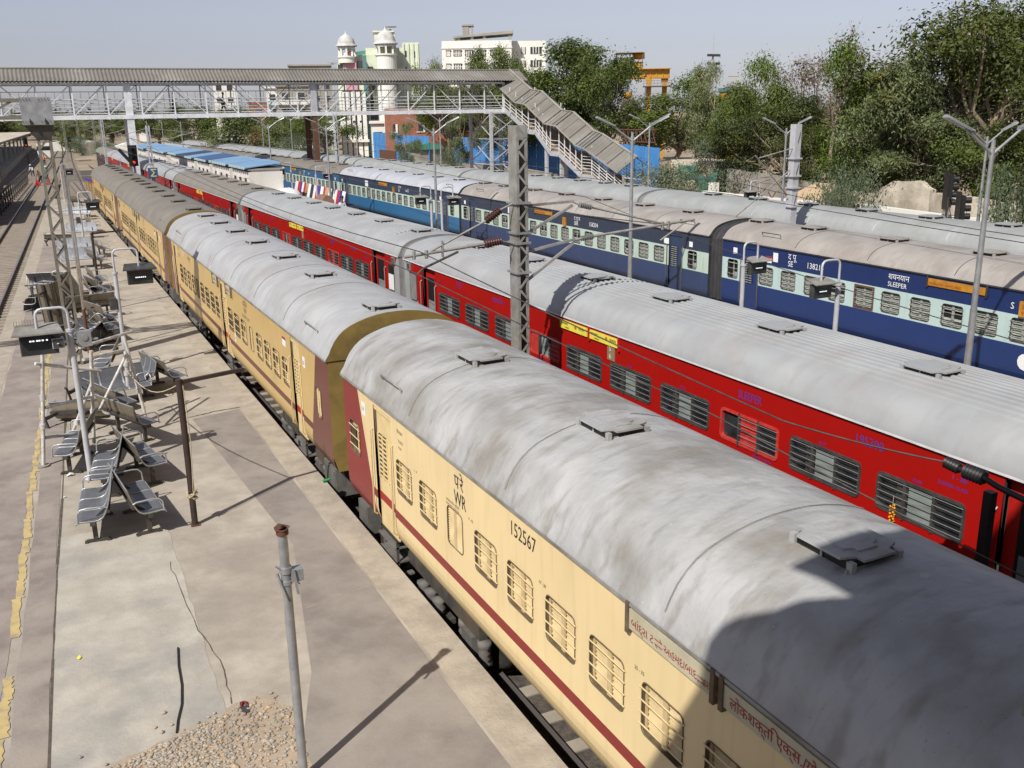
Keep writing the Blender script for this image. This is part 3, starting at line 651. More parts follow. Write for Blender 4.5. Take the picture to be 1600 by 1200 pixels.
def letB(t):
    o = lambda Y, z: (-.004, Y-bc, z)
    t.text('द्वितीय', o(24.0, 2.86), RV, UPV, .20, 4); t.text('श्रेणी', o(23.9, 2.70), RV, UPV, .16, 4); t.text('SECOND CLASS', o(24.15, 2.55), RV, UPV, .12, 4)
    t.text('प रे', o(35.2, 2.9), RV, UPV, .2, 4); t.text('WR', o(35.2, 2.68), RV, UPV, .2, 4); t.text('124258', o(34.3, 2.85), RV, UPV, .2, 1)
    t.text('सामान्य', o(33.0, 2.84), RV, UPV, .18, 4)
    for k, (mm_, z) in enumerate(((4, 2.86), (1, 2.80), (4, 2.74))): pass
    t.box(-.005, -.003, 19.55-bc, 19.85-bc, 2.72, 2.92, 1); t.box(-.0062, -.005, 19.55-bc, 19.85-bc, 2.86, 2.92, 3)
    t.box(-.005, -.003, 18.0-bc, 18.18-bc, 2.62, 2.84, 1); t.text('GS', (-.0065, 18.17-bc, 2.68), RV, UPV, .1, 0)
    t.add([(-.004, 25.4-bc+.10*math.cos(a*.524), 1.75+.13*math.sin(a*.524)) for a in range(12)], [tuple(range(12))[::-1]], 1); t.text('78', (-.006, 25.47-bc, 1.70), RV, UPV, .11, 4)
    t.text('GS', (1.55, -10.674, 2.45), (1, 0, 0), UPV, .16, 4); t.text('124258', (1.15, -10.674, 2.22), (1, 0, 0), UPV, .16, 4)
    for i in range(4): t.text('|||||||', (.9, -10.674, 2.95-i*.13), (1, 0, 0), UPV, .11, 4, squeeze=2)
def bB(t): t.text('વડનગર', (-.039, 27.95-bc, 2.93), RV, UPV, .13, 2)
def bB2(t): t.text('GENERAL', (-.039, 26.0-bc, 2.92), RV, UPV, .12, 2, squeeze=.8)
cB = make_coach('yellow_coach', 'cream second class coach with pale grey roof, second from the camera', 'coaches of the cream train', 'icf', 21.34, wb, [(18.45-bc, 19.15-bc, 3.02), (26.25-bc, 27.1-bc, 3.02), (35.55-bc, 36.3-bc, 3.02)],
    rel(bc, [16.94, 21.15, 24.4, 27.77, 30.8, 33.6, 36.3]), YM2, 'roof_grey', letB, [(27.3-bc, 28.05-bc, 2.86, 3.06, M['board_cream'], bB), (25.35-bc, 26.05-bc, 2.86, 3.06, M['board_cream'], bB2)],
    None, True, boxes=[(9.4, 9.9, .35, .86, 1), (-10.3, -9.5, .35, .9, 1)])
seat(cB, 0, 38.2, 0, 15.9)
def restyle(root, remap):
    for o in [root]+list(root.children_recursive):
        if o.type == 'MESH' and any(mt and mt.name in remap for mt in o.data.materials):
            key = ('rs', o.data.name, tuple(sorted(remap.items())))
            if key not in _cache:
                me = o.data.copy()
                for i, mt in enumerate(me.materials):
                    if mt and mt.name in remap: me.materials[i] = M[remap[mt.name]]
                _cache[key] = me
            o.data = _cache[key]
    return root
def another(src, label, jf, jn, z=0.0, remap=None, flip=False):
    c = copy_tree(src); c['label'] = label; seat(c, jf[0], jf[1], jn[0], jn[1], z)
    if remap: restyle(c, remap)
    return c
another(cB, 'cream coach with brownish grey roof, third from the camera', (0.0, 60.3), (0, 38.2), remap={'roof_grey': 'roof_tan'})
another(cB, 'cream coach at the far end of the cream train', (-.02, 81.5), (0.0, 60.3), remap={'roof_grey': 'roof_tan'})
# ------------------------------------------------------------------ red train
RM = dict(body=M['body_red'], reveal=M['frame_dark'], end=M['gangway_grey'], gutter=M['white_paint'], door=M['red_paint'], trim=M['red_paint'], rail=M['bar_steel'], gang=M['gangway_grey'])
LW = lhb_window('window', 'std'); LWO = lhb_window('window', 'open'); LWG = lhb_window('window', 'grille')
def tall_win(name, pane):
    b = MB(); w, h = .58, .86; lp = rrect(-w/2, w/2, -h/2, h/2, .1); n = len(lp)
    b.add([(-.008, p, s) for p, s in lp]+[(.04, p, s) for p, s in lp], [tuple(range(n))[::-1]]+[(i, n+i, n+(i+1) % n, (i+1) % n) for i in range(n)], 0)
    li = rrect(-w/2+.035, w/2-.035, -h/2+.035, h/2-.035, .07); b.add([(-.011, p, s) for p, s in li], [tuple(range(n))[::-1]], 1)
    if pane: b.box(-.0135, -.011, -w/2+.045, w/2-.045, -h/2+.045, .12, 2)
    return b.mesh(name, [M['frame_dark'], M['gangway_grey'] if not pane else M['glass_dark'], M['letter_white']])
TW = tall_win('window', False); TW2 = tall_win('window', True)
rc = 16.3
rw_ = [(y, 2.17, 1.46, .56, .09, LW) for y in rel(rc, [24.53, 22.68, 20.83, 17.18, 15.39, 13.61, 10.12, 8.36])]
rw_ += [(18.95-rc, 2.17, 1.46, .56, .09, LWG), (11.84-rc, 2.17, 1.46, .56, .09, LWO)]
def letR(t):
    o = lambda Y, z: (-.004, Y-rc, z)
    t.text('SLEEPER', o(12.14, 2.72), RV, UPV, .20, 2, squeeze=.82); t.text('195390', o(9.56, 2.72), RV, UPV, .20, 2, squeeze=.9)
    t.text('शयनयान', o(21.7, 2.75), RV, UPV, .19, 2); t.text('द पू रे', o(24.0, 2.80), RV, UPV, .19, 2)
    for Y, s in ((24.7, '1-8'), (22.85, '9-16'), (20.98, '17-24'), (15.5, '41-48'), (13.75, '49-56'), (10.25, '65-72'), (8.5, '73-80')): t.text(s, o(Y, 2.48), RV, UPV, .07, 2)
    t.text('EMERGENCY WINDOW', o(11.7, 1.80), RV, UPV, .06, 2, squeeze=.7); t.text('EMERGENCY WINDOW', o(19.3, 1.80), RV, UPV, .06, 2, squeeze=.7)
    t.text('1 - 80', o(7.9, 2.72), RV, UPV, .10, 2); t.text('SLEEPER CLASS', o(8.1, 2.60), RV, UPV, .07, 2)
    t.text('SW', o(25.3, 2.72), RV, UPV, .1, 2)
    t.box(-.004, -.002, 26.95-rc, 27.75-rc, 1.52, 1.62, 1)
    t.box(-.018, -.004, 15.95-rc, 16.22-rc, 2.47, 2.83, 4); t.text('S', (-.0195, 16.15-rc, 2.67), RV, UPV, .15, 1); t.text('6', (-.0195, 16.15-rc, 2.51), RV, UPV, .15, 1)
def byel(y0, y1):
    def f(t):
        t.text('अहमदाबाद', (-.039, y1-.05-rc, 2.875), RV, UPV, .075, 3); t.text('एक्सप्रेस', (-.039, y0+.34-rc, 2.865), RV, UPV, .085, 3, squeeze=.8)
        t.add([(-.038, y0+.46-rc+.05*math.cos(a*.63), 2.89+.045*math.sin(a*.63)) for a in range(10)], [tuple(range(10))[::-1]], 4); t.text('EXPRESS', (-.039, y1-.22-rc, 2.80), RV, UPV, .05, 3)
    return f
def exR(root):
    for sg in (-1, 1):                        # pale slanted end panels and grab fittings
        ye = sg*11.75; g = MB()
        g.add([(-.003, ye, 3.03), (-.003, ye, 1.04), (-.003, ye-sg*1.75, 1.04), (-.003, ye-sg*.12, 3.03)], [(0, 1, 2, 3) if sg < 0 else (3, 2, 1, 0)], 0)
        g.box(-.010, -.0045, ye-sg*1.10 if sg > 0 else ye+.35, ye-.35 if sg > 0 else ye-sg*1.10, 1.50, 1.62, 1)
        g.build('end_panel', [M['roof_lhb'], M['green_band']], root)
    for sg in (-1, 1):
        t = MB(); y = sg*11.30; t.box(-.05, -.004, y-.13, y+.13, 2.76, 2.98, 0); t.box(-.055, -.05, y-.10, y-.02, 2.79, 2.95, 1); t.box(-.055, -.05, y+.02, y+.10, 2.79, 2.95, 1); t.build('tail_lamp', [M['gangway_grey'], M['frame_dark']], root)
        put('window', TW2 if sg < 0 else TW, root, (-.0035, sg*11.0-.0, 2.28))
cR = make_coach('red_coach', 'bright red sleeper coach S 6 with grey ribbed roof, beside the cream coach', 'coaches of the red train', 'lhb', 23.5, rw_, [(25.55-rc, 26.55-rc, 2.98), (5.9-rc, 7.15-rc, 2.98)],
    rel(rc, [9.39, 12.6, 15.82, 18.7, 21.99, 25.1, 5.7]), RM, 'roof_lhb', letR, [(15.78-rc, 16.92-rc, 2.775, 2.96, M['board_yellow'], byel(15.78, 16.92)), (18.1-rc, 18.15-rc, 2.745, 2.98, M['red_paint'], None)],
    (.55, 2.25, 13), False, [], exR, vent_x=1.25, gang='big')
restyle(cR, {})
RJ = [(5.86, 4.3), (5.75, 28.3), (5.22, 50.9), (4.86, 72.6), (4.70, 92.5), (4.48, 110), (4.40, 127), (4.3, 144)]
for o in list(cR.children):
    if o.name.startswith('name_board') and abs(o.bound_box[0][1]-(18.1-rc)) < .2: bpy.data.objects.remove(o)
seat(cR, *RJ[1], *RJ[0])
# first board of the pair
t = MB(); t.box(-.035, -.006, 17.02-rc, 18.16-rc, 2.775, 2.96, 0)
tmp_f = byel(17.02, 18.16); tmp_f(t); t.build('name_board', [M['board_yellow'], M['red_paint'], M['letter_red'], M['letter_black'], M['board_orange']], cR)
rt = {'roof_lhb': 'roof_lhb_tan'}
lab = ['red sleeper coach with ribbed grey roof, second in the red train', 'red coach with smooth brownish roof, third in the red train', 'red coach with grey roof beside the white shelters', 'red coach under the footbridge column',
       'small far red coach with a pale roof', 'grey coach at the far end of the red train']
for i in range(6):
    c = another(cR, lab[i], RJ[i+2], RJ[i+1], 0, rt if i in (1,) else ({'body_red': 'body_maroon', 'roof_lhb': 'roof_lhb_tan', 'red_paint': 'gangway_grey'} if i == 5 else None))
c = another(cR, 'red coach in deep shadow at the right edge of the photo', RJ[0], (6.0, -19.7))
# ------------------------------------------------------------------ blue train
BM = dict(slat=M['blue_shut'], body=M['body_blue'], reveal=M['frame_dark'], end=M['end_dark'], gutter=M['end_dark'], door=M['blue_paint'], trim=M['end_dark'], rail=M['underframe_grey'], gang=M['rubber'])
bm_ = [M['blue_shut'], M['blue_shut'], M['black_hole'], M['frame_dark']]
BW = icf_window('window', .62, .56, 'shut', bm_, 4); BWO = icf_window('window', .62, .56, 'half', bm_, 4); BWC = icf_window('window', .50, .60, 'open', bm_, 3)
b1 = 14.8
byw = [23.1, 22.1, 21.08, 20.07, 18.1, 17.12, 16.13, 15.15, 14.17, 13.2, 12.2, 11.2, 10.2, 9.2, 8.2, 7.2]
bw = [(y-b1, 2.20, .62, .56, .09, BWO if int(y*7) % 4 == 0 else BW) for y in byw]+[(25.0-b1-.25, 2.22, .50, .60, .09, BWC), (-9.6, 2.22, .50, .60, .09, BWC), (19.05-b1, 2.20, .62, .56, .09, BW)]
def letBl(t):
    o = lambda Y, z: (-.004, Y-b1, z)
    t.text('द पू', o(22.15, 2.86), RV, UPV, .25, 1); t.text('SE', o(22.15, 2.65), RV, UPV, .24, 1); t.text('138215', o(21.35, 2.70), RV, UPV, .24, 1)
    t.text('शयनयान', o(18.25, 2.84), RV, UPV, .22, 1); t.text('SLEEPER', o(18.25, 2.65), RV, UPV, .18, 1)
    t.text('S', o(14.55, 2.68), RV, UPV, .22, 1); t.text('आपातकालीन', o(13.6, 2.60), RV, UPV, .12, 1)
    t.box(-.005, -.003, 24.55-b1, 24.75-b1, 2.72, 2.92, 1); t.box(-.005, -.003, 22.6-b1, 22.82-b1, 2.70, 2.98, 1)
    t.box(-.005, -.003, 22.88-b1, 23.12-b1, 2.64, 2.84, 1); t.box(-.0065, -.005, 22.88-b1, 23.12-b1, 2.775, 2.84, 3)
    t.add([(-.004, 14.0-b1+.2*math.cos(a*.524), 1.5+.2*math.sin(a*.524)) for a in range(12)], [tuple(range(12))[::-1]], 1)
def bBl(t): t.text('SAMBALPUR - AHMEDABAD', (-.039, 16.9-b1, 2.90), RV, UPV, .10, 2, squeeze=.8)
def exBl(root):
    t = MB(); t.box(-.02, -.004, 18.68-b1, 19.42-b1, 1.87, 2.53, 0); t.build('window_surround', [M['rust']], root)
    root.children[-1].location.x = .012
    t = MB(); t.box(-.08, -.01, 14.05-b1, 14.27-b1, 2.55, 2.90, 0); t.text('S', (-.083, 14.2-b1, 2.74), RV, UPV, .14, 1); t.text('9', (-.083, 14.2-b1, 2.58), RV, UPV, .14, 1); t.build('coach_sign', [M['board_orange'], M['letter_red']], root)
cBl = make_coach('blue_coach', 'dark blue sleeper coach SE 138215 with dusty roof, at the right edge', 'coaches of the blue train', 'low', 21.0, bw, [(23.5-b1, 24.25-b1, 3.02), (-9.0, -8.2, 3.02)],
    rel(b1, [22.48, 19.3, 16.23, 13.1, 10.0, 6.9, 24.9]), BM, 'roof_dusty', letBl, [(15.2-b1, 16.95-b1, 2.87, 3.05, M['board_orange'], bBl)], None, False, None, exBl, gang='big')
for o in list(cBl.children):
    if o.name.startswith('window_surround'):
        t = MB(); lp = rrect(-.37, .37, -.33, .33, .02); li = rrect(-.31, .31, -.28, .28, .09); n = len(lp)
        t.add([(-.006, p, s) for p, s in lp]+[(-.006, p, s) for p, s in li], [(i, (i+1) % n, n+(i+1) % n, n+i) for i in range(n)], 0)
        o.data = t.mesh('window_surround', [M['rust']]); o.location = (0, 19.05-b1, 2.20)
BJ = [(15.65, 3.7), (15.92, 25.95), (15.92, 47.2), (15.70, 68.6), (15.1, 89.5), (14.5, 110), (13.9, 130), (13.3, 150)]
seat(cBl, *BJ[1], *BJ[0], z=.10)
def relabel(c, old_new):
    pass
bl = [('dull navy coach SER 158204 with dusty roof, in front of the stairs', {'body_blue': 'body_blue_dull', 'blue_paint': 'blue_paint_dull'}), ('teal and navy coach with pale lavender roof, third in the blue train', {'body_blue': 'body_blue_teal', 'blue_paint': 'blue_paint_dull', 'roof_dusty': 'roof_pale'}),
      ('sky blue coach behind the bookstall posters', {'body_blue': 'body_blue_sky', 'blue_paint': 'blue_paint_dull', 'roof_dusty': 'roof_tan'}), ('blue coach hidden to its roof by the white shelters', {'body_blue': 'body_blue_dull', 'roof_dusty': 'roof_tan'}),
      ('blue coach roof beyond the white shelters', {'body_blue': 'body_blue_dull', 'roof_dusty': 'roof_tan'}), ('farthest blue coach with a grey roof', {'body_blue': 'body_blue_dull', 'roof_dusty': 'roof_grey'})]
def letB2(num, zone):
    def f(t):
        o = lambda y, z: (-.004, y, z)
        t.text('द पू म', o(-1.4, 2.86), RV, UPV, .22, 1); t.text(zone, o(-1.4, 2.66), RV, UPV, .22, 1); t.text(num, o(-2.6, 2.72), RV, UPV, .24, 1)
        t.box(-.005, -.003, 4.3, 4.9, 2.62, 3.0, 1); t.box(-.005, -.003, -8.2, -7.9, 2.62, 2.82, 1); t.box(-.005, -.003, 9.9, 10.1, 2.66, 2.84, 1); t.box(-.005, -.003, -9.6, -9.4, 2.66, 2.84, 1)
    return f
for i, (lb, rmp) in enumerate(bl):
    c = another(cBl, lb, BJ[i+2], BJ[i+1], .10, rmp)
    for o in list(c.children):
        if o.name.startswith('lettering'):
            t = MB(); letB2('158204' if i == 0 else '16473', 'SER' if i == 0 else 'SE')(t)
            o.data = cached(('bl', i > 0), lambda: t.mesh('lettering', [M['letter_black'], M['letter_white'], M['letter_blue'], M['letter_red'], M['letter_grey']]))
            o.location = (0, 0, 0)
# ------------------------------------------------------------------ far grey-roofed train
fw_ = [(y, 2.17, 1.46, .56, .09, LW) for y in (-8, -6.2, -4.4, -2.6, -.8, 1, 2.8, 4.6, 6.4, 8.2)]
cG = make_coach('grey_roofed_coach', 'long pale grey roof of a coach behind the blue train, nearest the right edge', 'coaches of the farthest train', 'lhb', 23.5, fw_, [(9.2, 10.2, 2.98), (-10.2, -9.3, 2.98)],
    [-9, -6.2, -3.3, -.5, 2.4, 5.3, 8.2], RM, 'roof_far', None, None, None, False, [-8.2, -5, -2, 1.1, 4.2, 7.3], None, vent_x=1.3, gang='big')
GJ = [(21.1, 14), (20.75, 37.6), (20.6, 58.2), (20.15, 79.5), (19.7, 100), (19.2, 121), (18.6, 142), (18.0, 163)]
seat(cG, *GJ[1], *GJ[0], z=.12)
gl = ['grey coach roof passing in front of the stairs', 'grey coach roof below the blue fence', 'grey coach roof beside the brown bridge column', 'grey coach roof left of the brown bridge column', 'grey coach roof under the middle of the footbridge', 'farthest grey coach roof near the tree line']
for i in range(6): another(cG, gl[i], GJ[i+2], GJ[i+1], .12)
another(cG, 'grey coach roof continuing past the right edge', GJ[0], (21.5, -9.6), .12)
# ================================================================== ground, tracks, platforms
rnd = random.Random(7)
def sheet(name, poly, z, mat, kind='structure'):
    b = MB(); b.add([(x, y, z) for x, y in poly], [tuple(range(len(poly)))], 0); return tag(b.build(name, mat), kind=kind)
sheet('ground', [(-1500, -400), (1800, -400), (1800, 2600), (-1500, 2600)], -.42, M['dirt'])
LEFTX = lambda y: -8.32+.0495*y                           # right-hand rail of the left track
def slabs(name, polys, z0, z1, mat):
    b = MB()
    for p in polys: b.prism(p, z0, z1, 0)
    return tag(b.build(name, mat), kind='structure')
slabs('track_bed', [[(-.10, -30), (9.3, -30), (8.6, 160), (-.10, 160)], [(15.3, -30), (24.6, -30), (22, 190), (13.2, 190)]], -.41, -.17, M['ballast_dark'])
slabs('track_bed', [[(-20, -30), (LEFTX(-30)+.8, -30), (LEFTX(95)+.8, 95), (LEFTX(300)+.8, 300), (-8, 300)]], -.41, -.175, M['ballast'])
def track(xf, y0, y1, slp=1, sleepers=True, step=.65):
    b = MB(); n = 24
    for s in (-.838, .838):
        for i in range(n):
            a, c = y0+(y1-y0)*i/n, y0+(y1-y0)*(i+1)/n; xa, xc = xf(a)+s, xf(c)+s
            for w_, z0, z1, mi in ((.07, -.16, -.145, 0), (.012, -.145, -.03, 0), (.036, -.03, 0, 0), (.028, 0, .002, 1)):
                b.add([(xa-w_, a, z0), (xa+w_, a, z0), (xc+w_, c, z0), (xc-w_, c, z0), (xa-w_, a, z1), (xa+w_, a, z1), (xc+w_, c, z1), (xc-w_, c, z1)], [(4, 5, 6, 7), (1, 2, 6, 5), (3, 0, 4, 7)], mi)
    if sleepers:
        y = y0
        while y < y1:
            x = xf(y); b.box(x-1.3, x+1.3, y-.11, y+.11, -.22, -.150, 2)
            if y < 45:
                for s in (-.838, .838):
                    for d in (-.10, .10): b.box(x+s+d-.03, x+s+d+.03, y-.05, y+.05, -.15, -.12, 0)
            y += step
    return tag(b.build('railway_track', [M['rail'], M['rail_top'], M['sleeper']]), kind='structure')
track(lambda y: 1.37, -12, 130)
track(lambda y: float(np.interp(y, [4.3, 28.3, 50.9, 72.6, 92.5, 110, 127, 144], [7.23, 7.12, 6.59, 6.23, 6.07, 5.85, 5.77, 5.65])), -12, 175, sleepers=False)
track(lambda y: float(np.interp(y, [3.7, 25.95, 47.2, 68.6, 89.5, 110, 130, 150], [17.05, 17.29, 17.29, 17.05, 16.45, 15.85, 15.25, 14.65])), -12, 185, sleepers=False)
track(lambda y: float(np.interp(y, [14, 37.6, 58.2, 79.5, 100, 121, 142, 163], [22.45, 22.15, 21.95, 21.55, 21.05, 20.55, 19.95, 19.35])), -12, 185, sleepers=False)
track(lambda y: LEFTX(y)-.838, 18, 330)
track(lambda y: LEFTX(y)-5.4, 60, 330, step=1.3)
track(lambda y: -.4+.022*(y-96)+.00006*(y-96)**2, 100, 330, step=1.3)
PE = lambda y: LEFTX(y)+.84                               # left edge of the near platform
slabs('platform', [[(PE(-8), -8), (-.13, -8), (-.13, 91), (PE(93), 93)]], -.41, .796, M['concrete'])
slabs('platform', [[(9.45, -12), (15.15, -12), (15.1, 60), (13.6, 160), (8.0, 160), (8.6, 60)]], -.41, .796, M['edge_stone'])
def strip(name, x0f, x1f, y0, y1, z, mat, n=1, jag=0.0, seed=1):
    rr = random.Random(seed); b = MB(); ys = [y0+(y1-y0)*i/n for i in range(n+1)]
    L_ = [(x0f(y)+rr.uniform(-jag, jag), y) for y in ys]; R_ = [(x1f(y)+rr.uniform(-jag, jag), y) for y in ys]
    for i in range(n): b.add([(*L_[i], z), (*R_[i], z), (*R_[i+1], z), (*L_[i+1], z)], [(0, 1, 2, 3)], 0)
    return tag(b.build(name, mat), kind='structure')
strip('platform_edge', lambda y: -.62, lambda y: -.135, -8, 91, .800, M['edge_stone'], 40, .012, 3)
strip('platform_edge', lambda y: PE(y)+.005, lambda y: PE(y)+.5, -8, 92, .800, M['edge_stone'], 40, .02, 4)
# darker paving bays and lighter concrete patches, laid as thin sheets
strip('paving', lambda y: PE(y)+.52, lambda y: PE(y)+1.45, -8, 60, .801, M['paving_mauve'], 60, .03, 5)
strip('paving', lambda y: PE(y)+1.60, lambda y: PE(y)+1.98, -8, 34, .801, M['paving_mauve'], 60, .02, 6)
strip('paving', lambda y: PE(y)+2.0, lambda y: -3.15+.012*(y-8), 4, 16.2, .800, M['concrete_light'], 50, .02, 7)
sheet('paving', [(-1.75, 21.75), (-.66, 22.0), (-.66, 4), (-2.55, 4), (-2.6, 8.8), (-2.05, 10.4), (-1.35, 14.1)], .802, M['paving_dark'])
def crackline(pts, w=.012, mat='crack', z=.8045, seed=0):
    rr = random.Random(seed); b = MB(); P = []
    for (xa, ya), (xb, yb) in zip(pts[:-1], pts[1:]):
        for k in range(8): P.append((xa+(xb-xa)*k/8+rr.uniform(-.02, .02), ya+(yb-ya)*k/8+rr.uniform(-.02, .02)))
    P.append(pts[-1])
    for (xa, ya), (xb, yb) in zip(P[:-1], P[1:]):
        d = math.hypot(xb-xa, yb-ya) or 1; nx, ny = -(yb-ya)/d*w*rr.uniform(.3, 1), (xb-xa)/d*w*rr.uniform(.3, 1)
        b.add([(xa-nx, ya-ny, z), (xb-nx, yb-ny, z), (xb+nx, yb+ny, z), (xa+nx, ya+ny, z)], [(0, 1, 2, 3)], 0)
    return tag(b.build('pavement_crack', M[mat]), kind='structure')
crackline([(-1.8, 21.9), (-1.2, 22.1), (-.62, 22.15)], .025, seed=1)
for i, yy in enumerate((27.5, 30.5, 34, 38, 42, 47)): crackline([(-2.0, yy), (-1.2, yy+.5), (-.65, yy+.6)], .018, seed=10+i)
crackline([(-.7, 12.2), (-1.2, 12.15), (-1.7, 12.0)], .008, 'dust', seed=5); crackline([(-.62, 17.8), (-1.5, 17.3)], .008, 'dust', seed=6); crackline([(-3.2, 14.4), (-3.15, 12.4), (-3.0, 11.2), (-3.05, 10.2)], .007, 'crack', seed=2)
crackline([(PE(-5)+2.0, -5), (PE(18)+2.0, 18), (PE(30)+2.0, 30)], .022, 'crack', .8035, 4)
# worn yellow line
b = MB(); rr = random.Random(12); y = 3.0
while y < 34:
    l = rr.uniform(.5, 1.4)
    x = PE(y)+1.46
    if rr.random() < .93:
        n = 14; lf = [(x+rr.uniform(-.004, .02), y+l*k/n) for k in range(n+1)]; rt_ = [(x+.125+rr.uniform(-.03, .006), y+l*k/n) for k in range(n+1)]
        for k in range(n): b.add([(*lf[k], .805), (*rt_[k], .805), (*rt_[k+1], .805), (*lf[k+1], .805)], [(0, 1, 2, 3)], 0)
    y += l+rr.choice([0, 0, 0, .006, .03])
tag(b.build('yellow_line', M['yellow_line']), kind='structure')
# dust spill and pebbles in the foreground
GP = [on_z(*q, .806) for q in ((100, 1240), (165, 1205), (280, 1150), (375, 1104), (425, 1088), (462, 1110), (480, 1180), (490, 1260))]
b = MB(); rr = random.Random(6); ring = []
for a_, c_ in zip(GP, GP[1:]+GP[:1]):
    for k in range(6): q = a_.lerp(c_, k/6); ring.append((q.x+rr.uniform(-.06, .06), q.y+rr.uniform(-.05, .05)+.06, .806))
b.add(ring, [tuple(range(len(ring)))], 0); tag(b.build('sand_patch', M['dust']), kind='stuff')
def inside(x, y, P):
    c = False
    for p, q in zip(P, P[1:]+P[:1]):
        if (p.y > y) != (q.y > y) and x < (q.x-p.x)*(y-p.y)/(q.y-p.y)+p.x: c = not c
    return c
b = MB(); rr = random.Random(5)
ICO = [(0, 0, 1), (.9, 0, .3), (.28, .85, .3), (-.72, .53, .3), (-.72, -.53, .3), (.28, -.85, .3), (.7, .5, -.5), (-.3, .85, -.5), (-.9, 0, -.5), (-.3, -.85, -.5), (.7, -.5, -.5)]
ICF_ = [(0, 1, 2), (0, 2, 3), (0, 3, 4), (0, 4, 5), (0, 5, 1), (1, 6, 2), (2, 7, 3), (3, 8, 4), (4, 9, 5), (5, 10, 1), (2, 6, 7), (3, 7, 8), (4, 8, 9), (5, 9, 10), (1, 10, 6)]
n = 0
while n < 2200:
    x, y = rr.uniform(-5.2, -2.4), rr.uniform(6.9, 10.6)
    if not inside(x, y, GP) and not (rr.random() < .02 and inside(x+rr.gauss(0, .25), y-abs(rr.gauss(0, .3)), GP)): continue
    if x > -3.2 and rr.random() < .65: continue
    s_ = rr.uniform(.010, .024)*(1.5 if rr.random() < .06 else 1); a = rr.uniform(0, 6.28); sx, sy, sz = s_*rr.uniform(.8, 1.6), s_, s_*rr.uniform(.5, .8)
    b.add([(x+(p*sx)*math.cos(a)-(q*sy)*math.sin(a), y+(p*sx)*math.sin(a)+(q*sy)*math.cos(a), .808+sz*.5+r_*sz) for p, q, r_ in ICO], ICF_, rr.choice([0, 0, 0, 1, 2, 3])); n += 1
tag(b.build('gravel', [M['pebble'], M['concrete_light'], M['stone_grey'], M['hut_tan']]), 'loose pebbles spilled over dusty platform at the bottom of the photo', 'gravel', kind='stuff')
# litter and small things
def small(name, label, cat, u, v, fn, mats, group=None):
    p = on_z(u, v, .806); b = MB(); fn(b); return tag(b.build(name, mats, loc=tuple(p)), label, cat, group)
p0 = [on_z(*q, .815) for q in ((278, 1012), (279, 1040), (284, 1070), (284, 1100), (278, 1125), (276, 1145))]
b = MB(); b.path(p0, .012, 6, 0); tag(b.build('cable', M['black']), 'short length of black cable lying on the concrete', 'cable')
small('slipper', 'dark slipper with red strap beside the pebbles', 'slipper', 382, 1106, lambda b: (b.prism([(-.04, -.11), (.03, -.12), (.045, 0), (.05, .08), (.02, .12), (-.03, .11), (-.045, .03)], 0, .02, 0), b.path([(-.04, .0, .02), (-.01, .06, .05), (.0, .08, .03)], .008, 5, 1), b.path([(.04, .0, .02), (.01, .06, .05), (.0, .08, .03)], .008, 5, 1)), [M['rubber'], M['letter_red']])
small('leaf', 'small yellow leaf lying on grey concrete', 'leaf', 124, 1028, lambda b: b.add([(-.03, -.02, .002), (.0, -.05, .01), (.03, 0, .005), (.01, .05, .014), (-.02, .03, .006)], [(0, 1, 2, 3, 4)], 0), [M['board_yellow']])
small('paper_scrap', 'crumpled white paper scrap on the platform near the left benches', 'litter', 110, 743, lambda b: b.add([(-.07, -.03, 0), (0, -.05, .04), (.07, -.02, .01), (.06, .04, .03), (0, .05, .05), (-.06, .03, .01)], [(0, 1, 4, 5), (1, 2, 3, 4)], 0), [M['paper']])
small('paper_scrap', 'tiny white paper scrap below the left-hand benches', 'litter', 101, 777, lambda b: b.add([(-.03, -.02, .004), (.03, -.01, .012), (.02, .03, .004), (-.02, .02, .01)], [(0, 1, 2, 3)], 0), [M['paper']])
small('bottle', 'crushed green plastic bottle at the platform edge', 'bottle', 510, 753, lambda b: (b.tube((-.06, 0, .03), (.06, .02, .03), .03, 8, 0), b.tube((.06, .02, .03), (.1, .025, .03), .014, 6, 0)), [M['green_band']])
